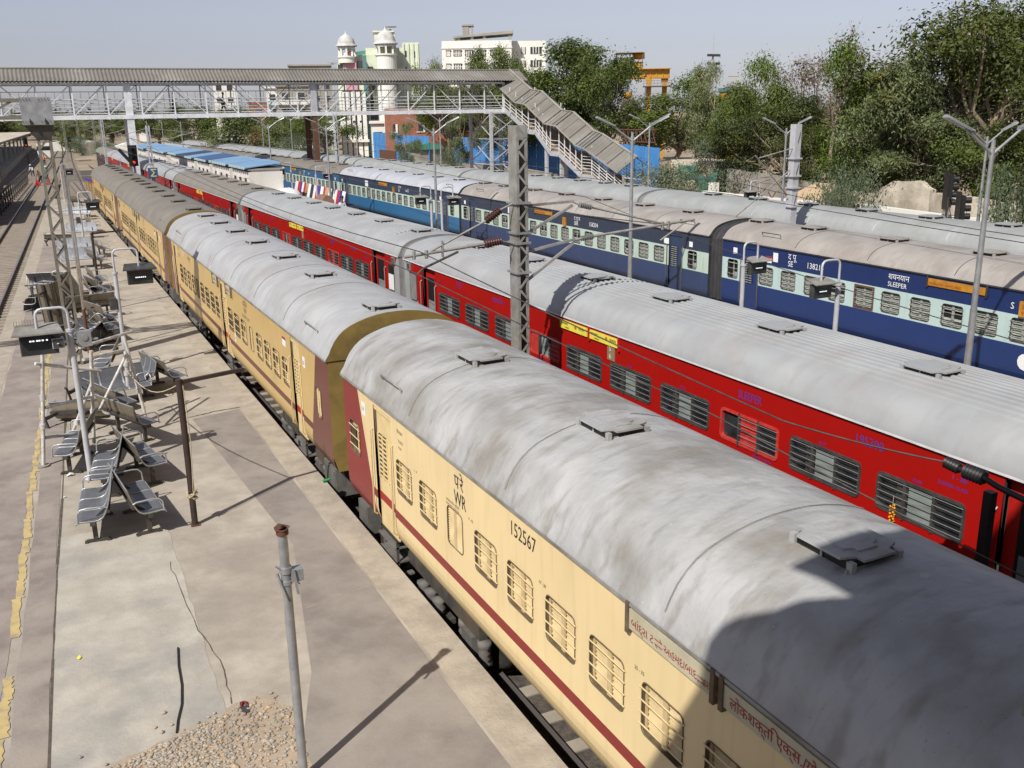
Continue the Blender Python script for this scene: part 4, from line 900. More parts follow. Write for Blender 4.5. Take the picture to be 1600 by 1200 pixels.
# ================================================================== benches
def bench_mb():
    prof = [(-.31, .88), (-.285, .78), (-.25, .66), (-.205, .55), (-.16, .48), (-.10, .445), (-.02, .435), (.08, .44), (.17, .447), (.22, .44), (.245, .41)]
    sh = MB(); th = .012; n = len(prof); w = .515
    up_ = prof; dn = []
    for i, (y, z) in enumerate(prof):
        a = Vector(prof[max(i-1, 0)]); c = Vector(prof[min(i+1, n-1)]); d = (c-a).normalized(); dn.append((y-d.y*-th*-1 if 0 else y+d.y*th, z-d.x*th))
    for x0, x1 in ((-w/2, w/2),):
        for i in range(n-1):
            sh.add([(x0, *up_[i]), (x1, *up_[i]), (x1, *up_[i+1]), (x0, *up_[i+1])], [(3, 2, 1, 0)], 0, True)
            sh.add([(x0, *dn[i]), (x1, *dn[i]), (x1, *dn[i+1]), (x0, *dn[i+1])], [(0, 1, 2, 3)], 1, True)
            for x in (x0, x1): sh.add([(x, *up_[i]), (x, *up_[i+1]), (x, *dn[i+1]), (x, *dn[i])], [(0, 1, 2, 3)], 1)
        for i in (0, n-1): sh.add([(x0, *up_[i]), (x1, *up_[i]), (x1, *dn[i]), (x0, *dn[i])], [(0, 1, 2, 3)], 1)
    for x in (-w/2+.006, w/2-.006): sh.path([(x, y, z+.004) for y, z in prof], .010, 5, 2)
    sh.tube((-w/2, -.31, .88), (w/2, -.31, .88), .012, 6, 2); sh.tube((-w/2, .245, .41), (w/2, .245, .41), .012, 6, 2)
    fr = MB(); fr.box(-.78, .78, -.04, .04, .36, .42, 0); fr.box(-.78, .78, -.27, -.23, .55, .60, 0)
    lg = MB(); lg.box(-.03, .03, -.035, .035, .06, .37, 0); lg.bar((0, -.20, .03), (0, .14, .03), .045, .04, 0); lg.bar((0, -.02, .40), (0, -.26, .60), .04, .04, 0); lg.box(-.04, .04, -.22, -.17, 0, .03, 0); lg.box(-.04, .04, .12, .17, 0, .03, 0)
    ar = MB(); ar.path([(0, -.25, .64), (0, -.20, .665), (0, .05, .675), (0, .15, .66), (0, .205, .60), (0, .215, .44)], .015, 6, 0)
    return sh, fr, lg, ar
_b = bench_mb(); BENCH = {}
for st, (mt, un) in dict(grey=('bench_steel', 'bench_under'), pale=('bench_pale', 'bench_under')).items():
    BENCH[st] = [_b[0].mesh('seat', [M[mt], M[un], M['galv']]), _b[1].mesh('beam', [M['dark_steel']]), _b[2].mesh('leg', [M['dark_steel']]), _b[3].mesh('armrest', [M['galv']])]
def bench(label, u, v, rz, style='grey', rot=None, zc=1.22, dz=0, xy=None):
    p = xy or on_z(u, v-11, zc)
    t = thing('bench', label, 'bench', (p[0], p[1], .80+dz), R(rz), 'steel three-seat benches dumped along the platform')
    if rot: t.rotation_euler = tuple(R(a) for a in rot)
    me = BENCH[style]
    for k in (-1, 0, 1): put('seat', me[0], t, (k*.522, 0, 0))
    put('beam', me[1], t)
    for k in (-.55, .55): put('leg', me[2], t, (k, 0, 0))
    for k in (-.785, .785): put('armrest', me[3], t, (k, 0, 0))
    return t
bench('nearest grey bench on the left, facing the left track', 148, 800, 84)
bench('nearest grey bench on the right, facing the cream coach', 219, 790, -84)
bench('grey bench behind the nearest left one, beside the board post foot', 166, 738, 82)
bench('grey bench with a bright upright back, behind the nearest right one', 223, 722, -80)
bench('grey bench standing left of the board post', 115, 704, 76)
bench('grey bench with its back to the scaffold, seat turned right', 203, 664, -66)
bench('wide grey bench under the scaffold, facing the camera', 180, 618, 192)
bench('grey bench back to back on the left of the pair near the brown pole', 216, 598, 96)
bench('grey bench back to back on the right of the pair near the brown pole', 258, 592, -74)
bench('bench tipped on its back with its underside showing, left of the scaffold', 0, 0, 0, rot=(82, 10, 128), xy=(-4.42, 22.2), dz=.30)
bench('second tipped bench with slatted underside behind the left scaffold pole', 0, 0, 0, rot=(74, -6, 118), xy=(-3.95, 23.4), dz=.34)
bench('grey bench partly hidden behind the board post, facing left', 165, 575, 80)
bench('grey bench facing right just beyond the scaffold top', 166, 520, -80)
bench('grey bench facing right behind the loudspeaker', 160, 504, -72)
bench('bench tipped on its side below the arched board bracket', 0, 0, 0, rot=(12, 78, 70), xy=(-4.55, 33.0), dz=.75)
bench('pale bench with its back to the lattice mast', 140, 490, 10, 'pale')
bench('bright bench lying on its back across the row', 0, 0, 0, 'pale', rot=(62, 0, 184), xy=(-3.7, 36.6), dz=.25)
bench('dark upturned bench left of the lattice mast', 0, 0, 0, rot=(176, 4, 60), xy=(-4.5, 38.2), dz=.90)
bench('grey bench facing right, left of the second board post', 155, 462, -78)
bench('grey bench facing right with a small shadow beside it', 153, 447, -84)
bench('pale wide bench facing the camera behind the lattice mast', 125, 415, 186, 'pale')
bench('bench tipped forward with a rounded seat, left of the mast', 0, 0, 0, rot=(-70, 0, 165), xy=(-4.0, 41.5), dz=.30)
bench('dark bench on its side wedged against the lattice mast foot', 0, 0, 0, rot=(95, 12, 40), xy=(-3.5, 31.2), dz=.32)
bench('upturned bench with its legs in the air beyond the loudspeaker', 0, 0, 0, rot=(172, -8, 100), xy=(-3.0, 33.6), dz=.88)
bench('bench leaning on end behind the lattice mast', 0, 0, 0, rot=(20, 62, 30), xy=(-4.1, 35.2), dz=.72)
bench('bench lying face down in the middle of the pile', 0, 0, 0, rot=(-88, 0, 200), xy=(-4.3, 31.8), dz=.33)
bench('bench tilted back against the shiny pipe pole', 0, 0, 0, rot=(38, 4, 250), xy=(-3.0, 30.4), dz=.22)
bench('dark bench tipped over left of the pale bright bench', 0, 0, 0, rot=(86, 0, 75), xy=(-4.7, 36.0), dz=.30)
bench('bench with its back against the pale one, seat toward the coach', 0, 0, 0, xy=(-2.7, 38.6))
BN = [o for o in COL.objects if o.get('label') == 'bench with its back against the pale one, seat toward the coach'][0]; BN.rotation_euler.z = R(-86)
bench('pale bench at the back of the pale row', 118, 398, 182, 'pale')
bench('grey bench facing right by the second brown pole', 158, 398, -82)
bench('grey bench facing right past the second brown pole', 152, 415, -80)
bench('small pale bench far along the platform', 128, 372, 176, 'pale')
bench('small grey bench far along the platform, facing right', 146, 362, -82)
bench('small tilted bench far along the platform', 0, 0, 0, rot=(60, 0, 150), xy=(-3.5, 56), dz=.3)
bench('tiny grey bench near the third board', 137, 340, -84)
bench('tiny pale bench near the end of the row', 122, 345, 170, 'pale')
bench('farthest tiny bench of the row', 120, 326, -60)
# ================================================================== posts and boards
def board_post(label, loc, htop, side, reach, arch, bz, hood='mast_grey', speaker=False, box=False, rz=0, sc=1.0, group='hanging display boards on bent pipes'):
    t = thing('display_post', label, 'display board', loc, rz, group); x, y, z0 = 0, 0, 0
    h = htop-loc[2]; bzz = bz-loc[2]
    b = MB(); b.tube((0, 0, 0), (0, 0, h), .055, 10, 0); b.tube((0, 0, h-.03), (0, 0, h+.02), .075, 10, 0); b.lathe([(0, 0), (.12, 0), (.12, .02), (.06, .04), (0, .04)], (0, 0, 0), 10, 0); b.build('post', M['steel_paint'], t)
    b = MB(); a = arch-loc[2]; r_ = .12; sx = side
    pts = [(0, 0, h)]+[(0, 0, a-r_)]+[(sx*(r_-r_*math.cos(R(k*30))), 0, a-r_+r_*math.sin(R(k*30))) for k in (1, 2, 3)]+[(sx*(reach-r_+r_*math.sin(R(k*30))), 0, a-r_+r_*math.cos(R(k*30))) for k in (0, 1, 2, 3)]+[(sx*reach, 0, bzz+.2)]
    b.path(pts, .026, 8, 0); b.build('arch_pipe', M['steel_paint'], t)
    b = MB(); b.box(sx*reach-.31, sx*reach+.31, -.09, .09, bzz-.19, bzz+.19, 0); b.box(sx*reach-.29, sx*reach+.29, -.095, -.09, bzz-.17, bzz+.17, 1)
    dg = [(-.15, .035), (-.10, .03), (-.04, .035), (.0, .03), (.05, .035), (.12, .03)] if speaker else [(-.12+.045*k, .03) for k in range(6)]
    for dx, dw in dg: b.box(sx*reach+dx, sx*reach+dx+dw, -.099, -.095, bzz+(.06 if speaker else -.02), bzz+(.085 if speaker else .005), 2)
    c0 = Vector((sx*reach, 0, bzz)); b.v = [tuple(c0+(Vector(p)-c0)*sc) for p in b.v]; b.build('display', [M['frame_dark'], M['glass_dark'], M['led']], t)
    b = MB(); b.add([(sx*reach-.42, -.26, bzz+.20), (sx*reach+.42, -.26, bzz+.20), (sx*reach+.34, .22, bzz+.30), (sx*reach-.34, .22, bzz+.30), (sx*reach-.42, -.26, bzz+.225), (sx*reach+.42, -.26, bzz+.225), (sx*reach+.34, .22, bzz+.325), (sx*reach-.34, .22, bzz+.325)],
        [(3, 2, 1, 0), (4, 5, 6, 7), (0, 1, 5, 4), (1, 2, 6, 5), (2, 3, 7, 6), (3, 0, 4, 7)], 0)
    b.v = [tuple(c0+(Vector(p)-c0)*sc) for p in b.v]
    if speaker:
        for k in range(9): b.tube((sx*reach-.36+k*.045, .15, bzz+.3), (sx*reach-.36+k*.045, .15, bzz+.42), .004, 4, 0)
    b.build('hood', M[hood], t)
    if speaker:
        b = MB(); b.box(-.32, -.12, -.16, .02, h-.28, h-.10, 0); b.lathe([(.05, -.03), (.07, .02), (.05, .07), (.0, .09)], (-.22, -.07, h-.07), 10, 1); b.box(-.31, -.13, -.17, -.16, h-.27, h-.11, 1); b.lathe([(0, -.01), (.03, 0), (0, .01)], (-.22, -.18, h-.19), 8, 0)
        b.bar((-.12, 0, h-.2), (0, 0, h-.2), .04, .03, 0); b.build('loudspeaker', [M['white_paint'], M['frame_dark']], t)
        b = MB(); b.box(.10, .34, -.06, .10, h-.32, h-.04, 0); b.tube((.22, -.08, h-.15), (.22, -.06, h-.15), .06, 10, 0); b.bar((0, 0, h-.22), (.45, -.02, h-.20), .03, .03, 0); b.build('junction_box', [M['steel_light']], t)
    if box: b = MB(); b.box(-.22, -.05, -.08, .08, h-.95, h-.65, 0); b.build('junction_box', M['frame_dark'], t)
    return t
board_post('near display board with loudspeaker on a bent pipe, left platform', (-4.04, 18.83, .8), 3.69, -1, .53, 4.12, 3.50, 'mast_grey', True)
board_post('display board with sagging dark hood, second on the left platform', (-2.67, 26.66, .8), 3.52, 1, .60, 4.12, 3.38, 'frame_dark', False, True)
board_post('small display board by the cream coach, third on the left platform', (-2.27, 52.7, .8), 3.30, 1, .62, 3.86, 3.14, 'frame_dark', False, True)
board_post('distant display board standing in the work area', (-1.9, 88, .8), 3.3, 1, .6, 3.8, 3.1, 'frame_dark')
for lb, (u, v), X, sd, rc_ in (('display board between two tall lamps, arm to the right, before SE 138215', (1163, 390), 10.9, 1, .42), ('display board hanging left of its post in front of the dark blue coach', (1309, 460), 10.9, -1, .5),
        ('display board left of its pipe near the teal coach', (674, 325), 11.6, -1, .5), ('display board right of its pipe near the teal coach door', (689, 295), 11.6, 1, .55),
        ('small display board above the bookstall', (493, 268), 11.8, 1, .7), ('small display board at the white shelter corner', (456, 285), 11.8, -1, .7), ('tiny display board over the blue shelter roofs', (385, 255), 11.8, 1, .7)):
    p = on_x(u, v, X); board_post(lb, (p.x, p.y, .8), 3.72, sd, rc_, 4.25, 3.62, 'mast_grey', sc=.78)
p = on_x(1188, 272, 27); board_post('display board behind the grey train near the pale wall', (p.x, p.y, .3), 3.4, -1, .55, 4.0, 3.3, 'mast_grey')
# brown L-shaped poles
def brown_pole(label, base, top, arm_uv, knot):
    t = thing('bent_pole', label, 'pole', tuple(base)); h = top-base[2]
    b = MB(); b.tube((0, 0, 0), (0, 0, h), .052, 10, 0); b.box(-.07, .07, -.07, .07, 0, .02, 1); b.build('upright', [M['brown_pole'], M['rust']], t)
    e = on_y(*arm_uv, base[1]+.25)-Vector(base); b = MB(); b.bar((0, 0, h-.05), e, .06, .06, 0); b.build('arm', M['brown_pole'], t)
    if knot:
        b = MB(); rr = random.Random(3)
        for k in range(7):
            a0 = rr.uniform(0, 6); zc = .55+rr.uniform(-.06, .06); b.path([((.07+.03*math.sin(j*2+k))*math.cos(a0+j*.7), (.07+.03*math.sin(j*2+k))*math.sin(a0+j*.7), zc+.03*math.sin(j*1.3+k)) for j in range(10)], .012, 5, 0)
        b.path([(.05, -.05, h-.1), (.07, -.06, h*.6), (.05, -.07, h*.45), (.02, -.08, .62)], .008, 5, 0)
        b.build('rope', M['rope'], t)
brown_pole('dark brown pole with a side arm and a rope knot, near the benches', (-2.62, 15.67, .8), 3.33, (381, 577), True)
brown_pole('dark brown pole with a side arm farther along the platform', (-2.36, 42.27, .8), 2.95, (191, 360), False)
t = thing('broken_post', 'short grey broken post with a rusty top plate in the foreground', 'post', (-2.63, 8.53, .8))
b = MB(); b.tube((0, 0, 0), (0, 0, 2.80), .047, 12, 0); b.build('post', M['steel_light'], t)
b = MB(); b.add([(-.075, -.04, 2.80), (.0, -.07, 2.79), (.075, -.035, 2.82), (.07, .05, 2.80), (-.015, .065, 2.83), (-.07, .035, 2.81)], [(0, 1, 2, 3, 4, 5)], 0); b.tube((0, 0, 2.74), (0, 0, 2.80), .06, 10, 0); b.tube((.01, 0, 2.805), (.01, 0, 2.826), .02, 6, 1); b.build('top_plate', [M['rust'], M['black']], t)
b = MB(); b.tube((0, 0, 2.34), (0, 0, 2.40), .062, 10, 0); b.tube((0, 0, 2.22), (0, 0, 2.26), .06, 10, 0); b.bar((-.10, -.03, 2.44), (.12, -.02, 2.20), .02, .012, 0); b.bar((.06, -.06, 2.38), (.09, -.07, 2.12), .025, .02, 0); b.bar((-.09, -.03, 2.36), (-.03, -.07, 2.10), .02, .02, 0); b.box(.04, .16, -.05, .06, 2.24, 2.36, 0); b.build('clamp', M['steel_light'], t)
# scaffold frame of pipes
t = thing('scaffold', 'rough frame of silver pipes standing over the benches', 'scaffold', (-3.7, 21.0, .8)); O = Vector((-3.7, 21.0, .8))
def pole_s(p, q, r_=.036, nm='upright'):
    b = MB(); b.tube(Vector(p)-O, Vector(q)-O, r_, 8, 0)
    if nm == 'upright':
        for k in (.35, .6): c_ = Vector(p).lerp(Vector(q), k)-O; b.tube(c_-Vector((0, 0, .05)), c_+Vector((0, 0, .05)), r_*1.6, 8, 0)
    b.build(nm, M['scaf'], t)
A_ = on_z(68, 728, .81); Bf = on_z(229, 656, .81)
pole_s(A_, on_y(66, 548, A_.y+.05)); pole_s(Bf, on_y(192, 520, 22.3)); pole_s(on_z(107, 692, .81), on_y(143, 600, 20.9)); pole_s(on_y(147, 692, 20.8), on_y(142, 548, 20.6)); pole_s(on_y(200, 603, 22.4), on_y(196, 545, 22.4), .045)
for (a, ya), (c, yc_) in ((((55, 568), 20.0), ((158, 580), 20.7)), (((71, 637), 20.05), ((146, 619), 20.7)), (((70, 684), 20.05), ((130, 676), 20.7)), (((124, 543), 20.6), ((206, 518), 22.2)), (((130, 562), 20.6), ((193, 547), 22.25))): pole_s(on_y(*a, ya), on_y(*c, yc_), .033, 'rail')
pole_s(on_y(197, 555, 22.2), on_y(155, 641, 21.2), .03, 'brace')
b = MB(); b.tube((0, 0, 0), (0, 0, .02), .12, 10, 0)
for q in (A_, Bf): put('base_plate', cached('bp', lambda: b.mesh('base_plate', [M['stone_grey']])), t, tuple(q-O))
b = MB(); q0, q1 = on_y(200, 582, 22.4), Vector((-2.62, 15.67, 3.25)); b.path([q0.lerp(q1, k/8)-Vector((0, 0, .35*math.sin(math.pi*k/8)))*.8 for k in range(9)], .012, 5, 0); tag(b.build('rope', M['rope']), 'pale rope strung from the scaffold to the brown pole', 'rope')
# ================================================================== overhead line masts
def lattice(b, w, d, z0, z1, step, fl=.05, mi=0, mi2=0, th=.012):
    """two channels (webs facing +-x) laced together on the +-y faces"""
    for sx in (-1, 1):
        x = sx*w/2; b.box(x-th/2, x+th/2, -d/2, d/2, z0, z1, mi)
        for sy in (-1, 1): b.box(min(x, x-sx*fl), max(x, x-sx*fl), sy*d/2-th/2, sy*d/2+th/2, z0, z1, mi)
    z = z0+.05; k = 0
    while z+step < z1:
        for sy in (-1, 1):
            a = (-w/2+.02, sy*(d/2+th*.9), z); c = (w/2-.02, sy*(d/2+th*.9), z+step)
            if k % 2: a, c = (w/2-.02, a[1], z), (-w/2+.02, c[1], z+step)
            b.bar(a, c, .045, .008, mi2, (0, 1, 0))
        z += step; k += 1
def insulator(b, p, q, r_=.075, mi=0, n=7):
    p, q = Vector(p), Vector(q)
    b.tube(p, q, r_*.45, 8, mi)
    for k in range(n):
        c_ = p.lerp(q, (k+.5)/n); d = (q-p).normalized()*.012; b.tube(c_-d, c_+d, r_, 10, mi, r2=r_*.8)
t = thing('overhead_mast', 'tall grey lattice mast with insulators between the cream and red trains', 'overhead line mast', (4.42, 17.45, -.3)); O = Vector((4.42, 17.45, -.3))
b = MB(); lattice(b, .24, .36, 0, 7.42, .23); b.build('mast', M['mast_grey'], t)
boxes('clamp', [(-.17, .17, -.22, .22, z-.02, z+.02) for z in (5.92, 5.12, 4.52, 5.32)], M['galv'], t)
def rel_(x, z, y=17.4): return Vector((x, y, z))-O
for p_, q_, r_, m_ in ((rel_(3.98, 5.50), rel_(3.66, 5.30), .085, 'porcelain'), (rel_(3.99, 4.885), rel_(3.62, 4.85), .085, 'porcelain'), (rel_(5.80, 5.50), rel_(6.1, 5.43), .06, 'porcelain_grey'), (rel_(5.85, 4.80), rel_(6.15, 4.83), .06, 'porcelain_grey')): b = MB(); insulator(b, p_, q_, r_); b.build('insulator', M[m_], t)
b = MB(); b.tube(rel_(4.3, 5.62), rel_(3.98, 5.50), .02, 6, 0); b.tube(rel_(4.3, 4.80), rel_(3.99, 4.885), .02, 6, 0); b.tube(rel_(3.66, 5.30), rel_(2.35, 4.74), .022, 8, 0); b.tube(rel_(3.62, 4.85), rel_(1.92, 4.72), .03, 8, 0)
b.tube(rel_(3.05, 4.74), rel_(2.30, 4.47), .024, 8, 1); b.tube(rel_(2.30, 4.47), rel_(2.16, 4.36), .014, 6, 1); b.bar(rel_(2.72, 4.66), rel_(2.72, 4.98), .03, .06, 0)
for x in (2.12, 2.38): b.tube(rel_(x, 4.66), rel_(x, 4.82), .035, 6, 0)
b.build('cantilever', [M['mast_grey'], M['dark_steel']], t)
b = MB(); b.bar(rel_(4.55, 5.55), rel_(5.66, 5.58), .05, .05, 0); b.bar(rel_(4.55, 4.98), rel_(5.64, 5.50), .05, .05, 0); b.bar(rel_(4.55, 4.62), rel_(5.70, 4.80), .05, .05, 0); b.bar(rel_(4.55, 4.02), rel_(5.66, 4.72), .05, .05, 0)
b.tube(rel_(5.66, 5.56), rel_(5.80, 5.50), .015, 6, 0); b.tube(rel_(5.68, 4.78), rel_(5.85, 4.80), .03, 6, 0); b.tube(rel_(6.1, 5.43), rel_(8.1, 4.93), .02, 8, 0); b.tube(rel_(6.15, 4.83), rel_(8.75, 5.02), .03, 8, 0); b.tube(rel_(8.55, 5.0), rel_(7.85, 4.62), .02, 8, 0)
for x in (7.9, 8.05): b.tube(rel_(x, 4.85), rel_(x, 5.02), .035, 6, 0)
b.build('cantilever', M['mast_grey'], t)
t = thing('portal_mast', 'olive lattice mast topped by a bolted grey box carrying a truss beam', 'overhead line mast', (-3.83, 28.6, .8))
b = MB(); lattice(b, .34, .30, 0, 6.35, .36, .07); b.build('mast', M['mast_olive'], t)
b = MB(); b.add([(-.17, -.17, 6.05), (.17, -.17, 6.05), (.17, .17, 6.05), (-.17, .17, 6.05), (-.42, -.22, 6.42), (.26, -.22, 6.42), (.26, .22, 6.42), (-.42, .22, 6.42)], [(0, 1, 5, 4), (1, 2, 6, 5), (2, 3, 7, 6), (3, 0, 4, 7), (4, 5, 6, 7)], 0); b.build('cap_bracket', M['dark_steel'], t)
b = MB(); b.box(-.46, .28, -.30, .26, 6.44, 7.12, 0)
for k in range(10):
    if k in (4, 5): continue
    for z in (6.48, 7.03): b.bar((-.42+k*.072, -.306, z), (-.45+k*.072, -.306, z+.06), .018, .012, 1)
for x in (-.28, .08): b.add([(x, -.31, 6.44), (x+.09, -.31, 6.44), (x, -.31, 6.62), (x, -.37, 6.44)], [(0, 1, 2), (0, 2, 3), (1, 3, 2)], 1)
b.build('joint_box', [M['steel_light'], M['dark_steel']], t)
b = MB()
for z in (6.62, 7.05):
    for y in (-.22, .2): b.bar((-.4, y, z), (-16, y, z), .09, .09, 0)
k = 0; x = -.6
while x > -15.5:
    for y in (-.22, .2): b.bar((x, y, 6.62 if k % 2 else 7.05), (x-.75, y, 7.05 if k % 2 else 6.62), .05, .05, 0)
    x -= .75; k += 1
b.build('truss_beam', M['mast_olive'], t)
tp = thing('pipe_pole', 'slender shiny pipe pole rising beside the lattice mast', 'pole', (-3.43, 29.8, .8)); b = MB(); b.tube((0, 0, 0), (0, 0, 1.3), .05, 8, 1); b.tube((0, 0, 1.3), (0, 0, 5.35), .04, 8, 0); b.build('post', [M['chrome'], M['rust']], tp)
tp = thing('pipe_pole', 'second thin pipe pole close behind the lattice mast', 'pole', (-3.2, 36.0, .8)); b = MB(); b.tube((0, 0, 0), (0, 0, 4.6), .05, 8, 0); b.tube((-.5, 0, 3.6), (.5, 0, 3.6), .03, 6, 0); b.build('post', [M['steel_paint']], tp)
def simple_mast(label, x, y, z1, arms, mat='steel_paint', w=.26, z0=-.3, sign=None):
    t = thing('overhead_mast', label, 'overhead line mast', (x, y, z0), group='smaller overhead line masts'); h = z1-z0
    b = MB(); lattice(b, w, w*1.2, 0, h, .5, .06)
    if mat == 'steel_paint': b.box(-w/2+.0, w/2, -w*.55, -w*.53, 0, h, 0) if False else None
    for k in (.45, .62, .8): b.box(-w*.8, w*.8, -w*.75, w*.75, h*k-.02, h*k+.02, 0)
    b.build('mast', M[mat], t)
    for (x1, za, zb) in arms:
        b = MB(); zz = zb-z0; za_ = za-z0; b.tube((0, 0, za_), (x1, 0, zz), .022, 6, 0); b.tube((0, 0, za_-1.1), (x1*1.08, 0, zz+.08), .028, 6, 0); b.tube((x1*.8, 0, zz), (x1*.45, 0, zz-.5), .02, 6, 0); s_ = 1 if x1 > 0 else -1; insulator(b, (s_*.25, 0, za_-1.05), (s_*.5, 0, za_-.95), .06, 0, 5); b.build('cantilever', M['mast_grey'], t)
    if sign:
        b = MB(); b.box(-.34, .34, -.30, -.27, sign-z0-.38, sign-z0+.38, 0); b.text('Σ', (-.22, -.305, sign-z0-.25), (1, 0, 0), UPV, .75, 1); b.build('sign', [M['roof_navy'], M['board_yellow']], t)
    return t
t = thing('overhead_mast', 'grey box-section mast with crossed arms behind the dark blue coach', 'overhead line mast', (19.65, 26.33, -.3)); O = Vector((19.65, 26.33, -.3))
b = MB(); b.box(-.13, .13, -.14, .14, 0, 7.1, 0)
for z in (6.4, 5.3, 4.3): b.add([(-.01, -.145, z), (.09, -.145, z+.35), (.09, -.145, z+.5), (-.01, -.145, z+.12)], [(0, 1, 2, 3)], 1)
for z in (5.95, 5.35, 4.95, 4.3): b.box(-.19, .19, -.2, .2, z-.025, z+.025, 0)
b.build('mast', [M['steel_paint'], M['frame_dark']], t)
b = MB()
for a, c in (((1238, 232), (1186, 247)), ((1180, 243), (1230, 305)), ((1234, 266), (1150, 338)), ((1206, 276), (1188, 277)), ((1203, 280), (1180, 287))): b.tube(on_y(*a, 26.3)-O, on_y(*c, 26.3)-O, .022, 6, 0)
b.build('cantilever', M['mast_grey'], t)
p = on_x(243, 300, 4.0); simple_mast('pale lattice mast carrying a dark sign with a yellow sigma', 3.95, p.y, zat(241, 196, math.hypot(p.x-CP.x, p.y)), [(-1.9, 6.6, 6.1), (3.2, 6.6, 6.2)], sign=on_x(243, 272, 3.95).z)
p = on_x(168, 262, 3.9); simple_mast('far pale lattice mast near the end of the cream train', 3.9, p.y, 7.3, [(-1.9, 6.6, 6.1), (3.0, 6.6, 6.2)])
p = on_x(513, 250, 19.5); simple_mast('pale lattice mast beside the brown bridge column', 19.45, p.y-3, 7.4, [(-2.0, 6.6, 6.1)])
for k, (u, D, lb) in enumerate(((145, 210, 'thin far mast in the yard'), (120, 240, 'farthest mast in the yard throat'), (156, 170, 'far mast left of the red train end'), (98, 200, 'far mast beside the left tracks'))):
    x, y = far(u, D); simple_mast(lb, x, y, 7.6, [(-2.2, 6.8, 6.2), (2.2, 6.8, 6.2)], 'mast_grey', .3)
# anchor post in the shade at the right
t = thing('anchor_post', 'black strain insulators and stay post before the shaded red coach', 'anchor post', (4.5, 5.75, -.3)); O = Vector((4.5, 5.75, -.3))
b = MB(); e = on_x(1548, 768, 4.5)-O; b.bar((e.x, e.y, 0), e, .10, .10, 0); b.build('post', M['black'], t)
b = MB(); q = [on_x(u, v, 4.5)-O for u, v in ((1478, 722), (1500, 733), (1530, 742), (1562, 762), (1640, 800))]; b.path(q, .035, 8, 0); insulator(b, q[0], q[1], .07, 0, 5); insulator(b, q[1].lerp(q[2], .3), q[2].lerp(q[3], .3), .09, 0, 6); b.build('insulator', M['black'], t)
# wires
def wire(label, pts, sag=.25, r_=.011, n=10):
    b = MB()
    for a, c in zip(pts[:-1], pts[1:]):
        a, c = Vector(a), Vector(c); b.path([a.lerp(c, k/n)-Vector((0, 0, sag*4*(k/n)*(1-k/n))) for k in range(n+1)], r_, 4, 0, caps=False)
    return tag(b.build('overhead_wire', M['frame_dark']), label, 'overhead wire', 'overhead wires of the yard')
Wa = on_x(1478, 722, 4.5)
wire('upper overhead wire crossing in front of the red coach', [(2.25, 17.4, 4.80), (3.3, 8.3, 3.80), tuple(Wa)], .03)
wire('lower overhead wire crossing in front of the red coach', [(2.16, 17.4, 4.38), (3.2, 9.5, 3.56), (4.4, 5.5, 2.62)], .02)
wire('upper wire running along the cream train into the distance', [(2.25, 17.4, 4.80), (2.6, 62, 5.6), (2.2, 110, 6.0)], .5)
wire('lower wire running along the cream train into the distance', [(2.16, 17.4, 4.38), (2.4, 62, 4.9), (2.1, 110, 5.3)], .05)
wire('upper wire over the blue train', [(15.2, 5, 4.6), (16.9, 26.3, 5.0), (16.8, 70, 5.6), (15, 120, 5.8)], .35)
wire('lower wire over the blue train', [(15.6, 5, 4.1), (16.9, 26.3, 4.55), (16.8, 70, 5.0), (15, 120, 5.2)], .05)
wire('wire over the platform in front of the blue train', [(12.2, 10, 2.9), (13.4, 30, 4.4), (13.5, 60, 5.2)], .2)
wire('upper wire over the red train', [(8.1, 17.4, 4.93), (7.2, 62, 5.6), (6.2, 110, 6.0)], .5)
# ================================================================== lamps
def lamp(label, x, y, z0, ztop, twin=True, arm=.95, group='twin-arm platform lamps', rz=0):
    t = thing('platform_lamp', label, 'lamp post', (x, y, z0), rz, group); h = ztop-z0
    pk = ('lampp', round(h, 2), twin)
    def mk():
        b = MB(); b.tube((0, 0, 0), (0, 0, h*.45), .075, 10, 0, .068); b.tube((0, 0, h*.45), (0, 0, h*.75), .060, 10, 0, .052); b.tube((0, 0, h*.75), (0, 0, h), .048, 10, 0, .04); b.box(-.17, .17, -.17, .17, 0, .02, 0)
        return b.mesh('pole', [M['galv']])
    put('pole', cached(pk, mk), t)
    def mka(s):
        b = MB(); b.path([(0, 0, h-.28), (s*.10, 0, h-.20), (s*arm*.72, 0, h+.22)], .03, 8, 0); b.add([(0, -.004, h-.5), (s*.14, -.004, h-.18), (0, -.004, h-.1)], [(0, 1, 2)], 0)
        b.add([(s*arm*.62, -.07, h+.17), (s*arm*1.25, -.09, h+.43), (s*arm*1.25, .09, h+.43), (s*arm*.62, .07, h+.17), (s*arm*.62, -.06, h+.22), (s*arm*1.23, -.06, h+.48), (s*arm*1.23, .06, h+.48), (s*arm*.62, .06, h+.22)], [(3, 2, 1, 0), (4, 5, 6, 7), (0, 1, 5, 4), (1, 2, 6, 5), (2, 3, 7, 6), (3, 0, 4, 7)], 0)
        return b.mesh('lamp_arm', [M['galv']])
    for s in ((-1, 1) if twin else (-1,)): put('lamp_arm', cached(('lampa', s)+pk, lambda: mka(s)), t)
    return t
for lb, u, v, X in (('nearest twin-arm lamp, tall at the right edge before the dark blue coach', 1510, 580, 12.2), ('twin-arm lamp standing before SER 158204', 984, 438, 12.2), ('twin-arm lamp before the teal coach', 683, 355, 12.2), ('twin-arm lamp beside the man in white', 518, 330, 12.2),
        ('twin-arm lamp at the white shelter end wall', 427, 292, 12.1)):
    p = on_x(u, v, X); lamp(lb, p.x, p.y, .8, 6.72, rz=R(-8))
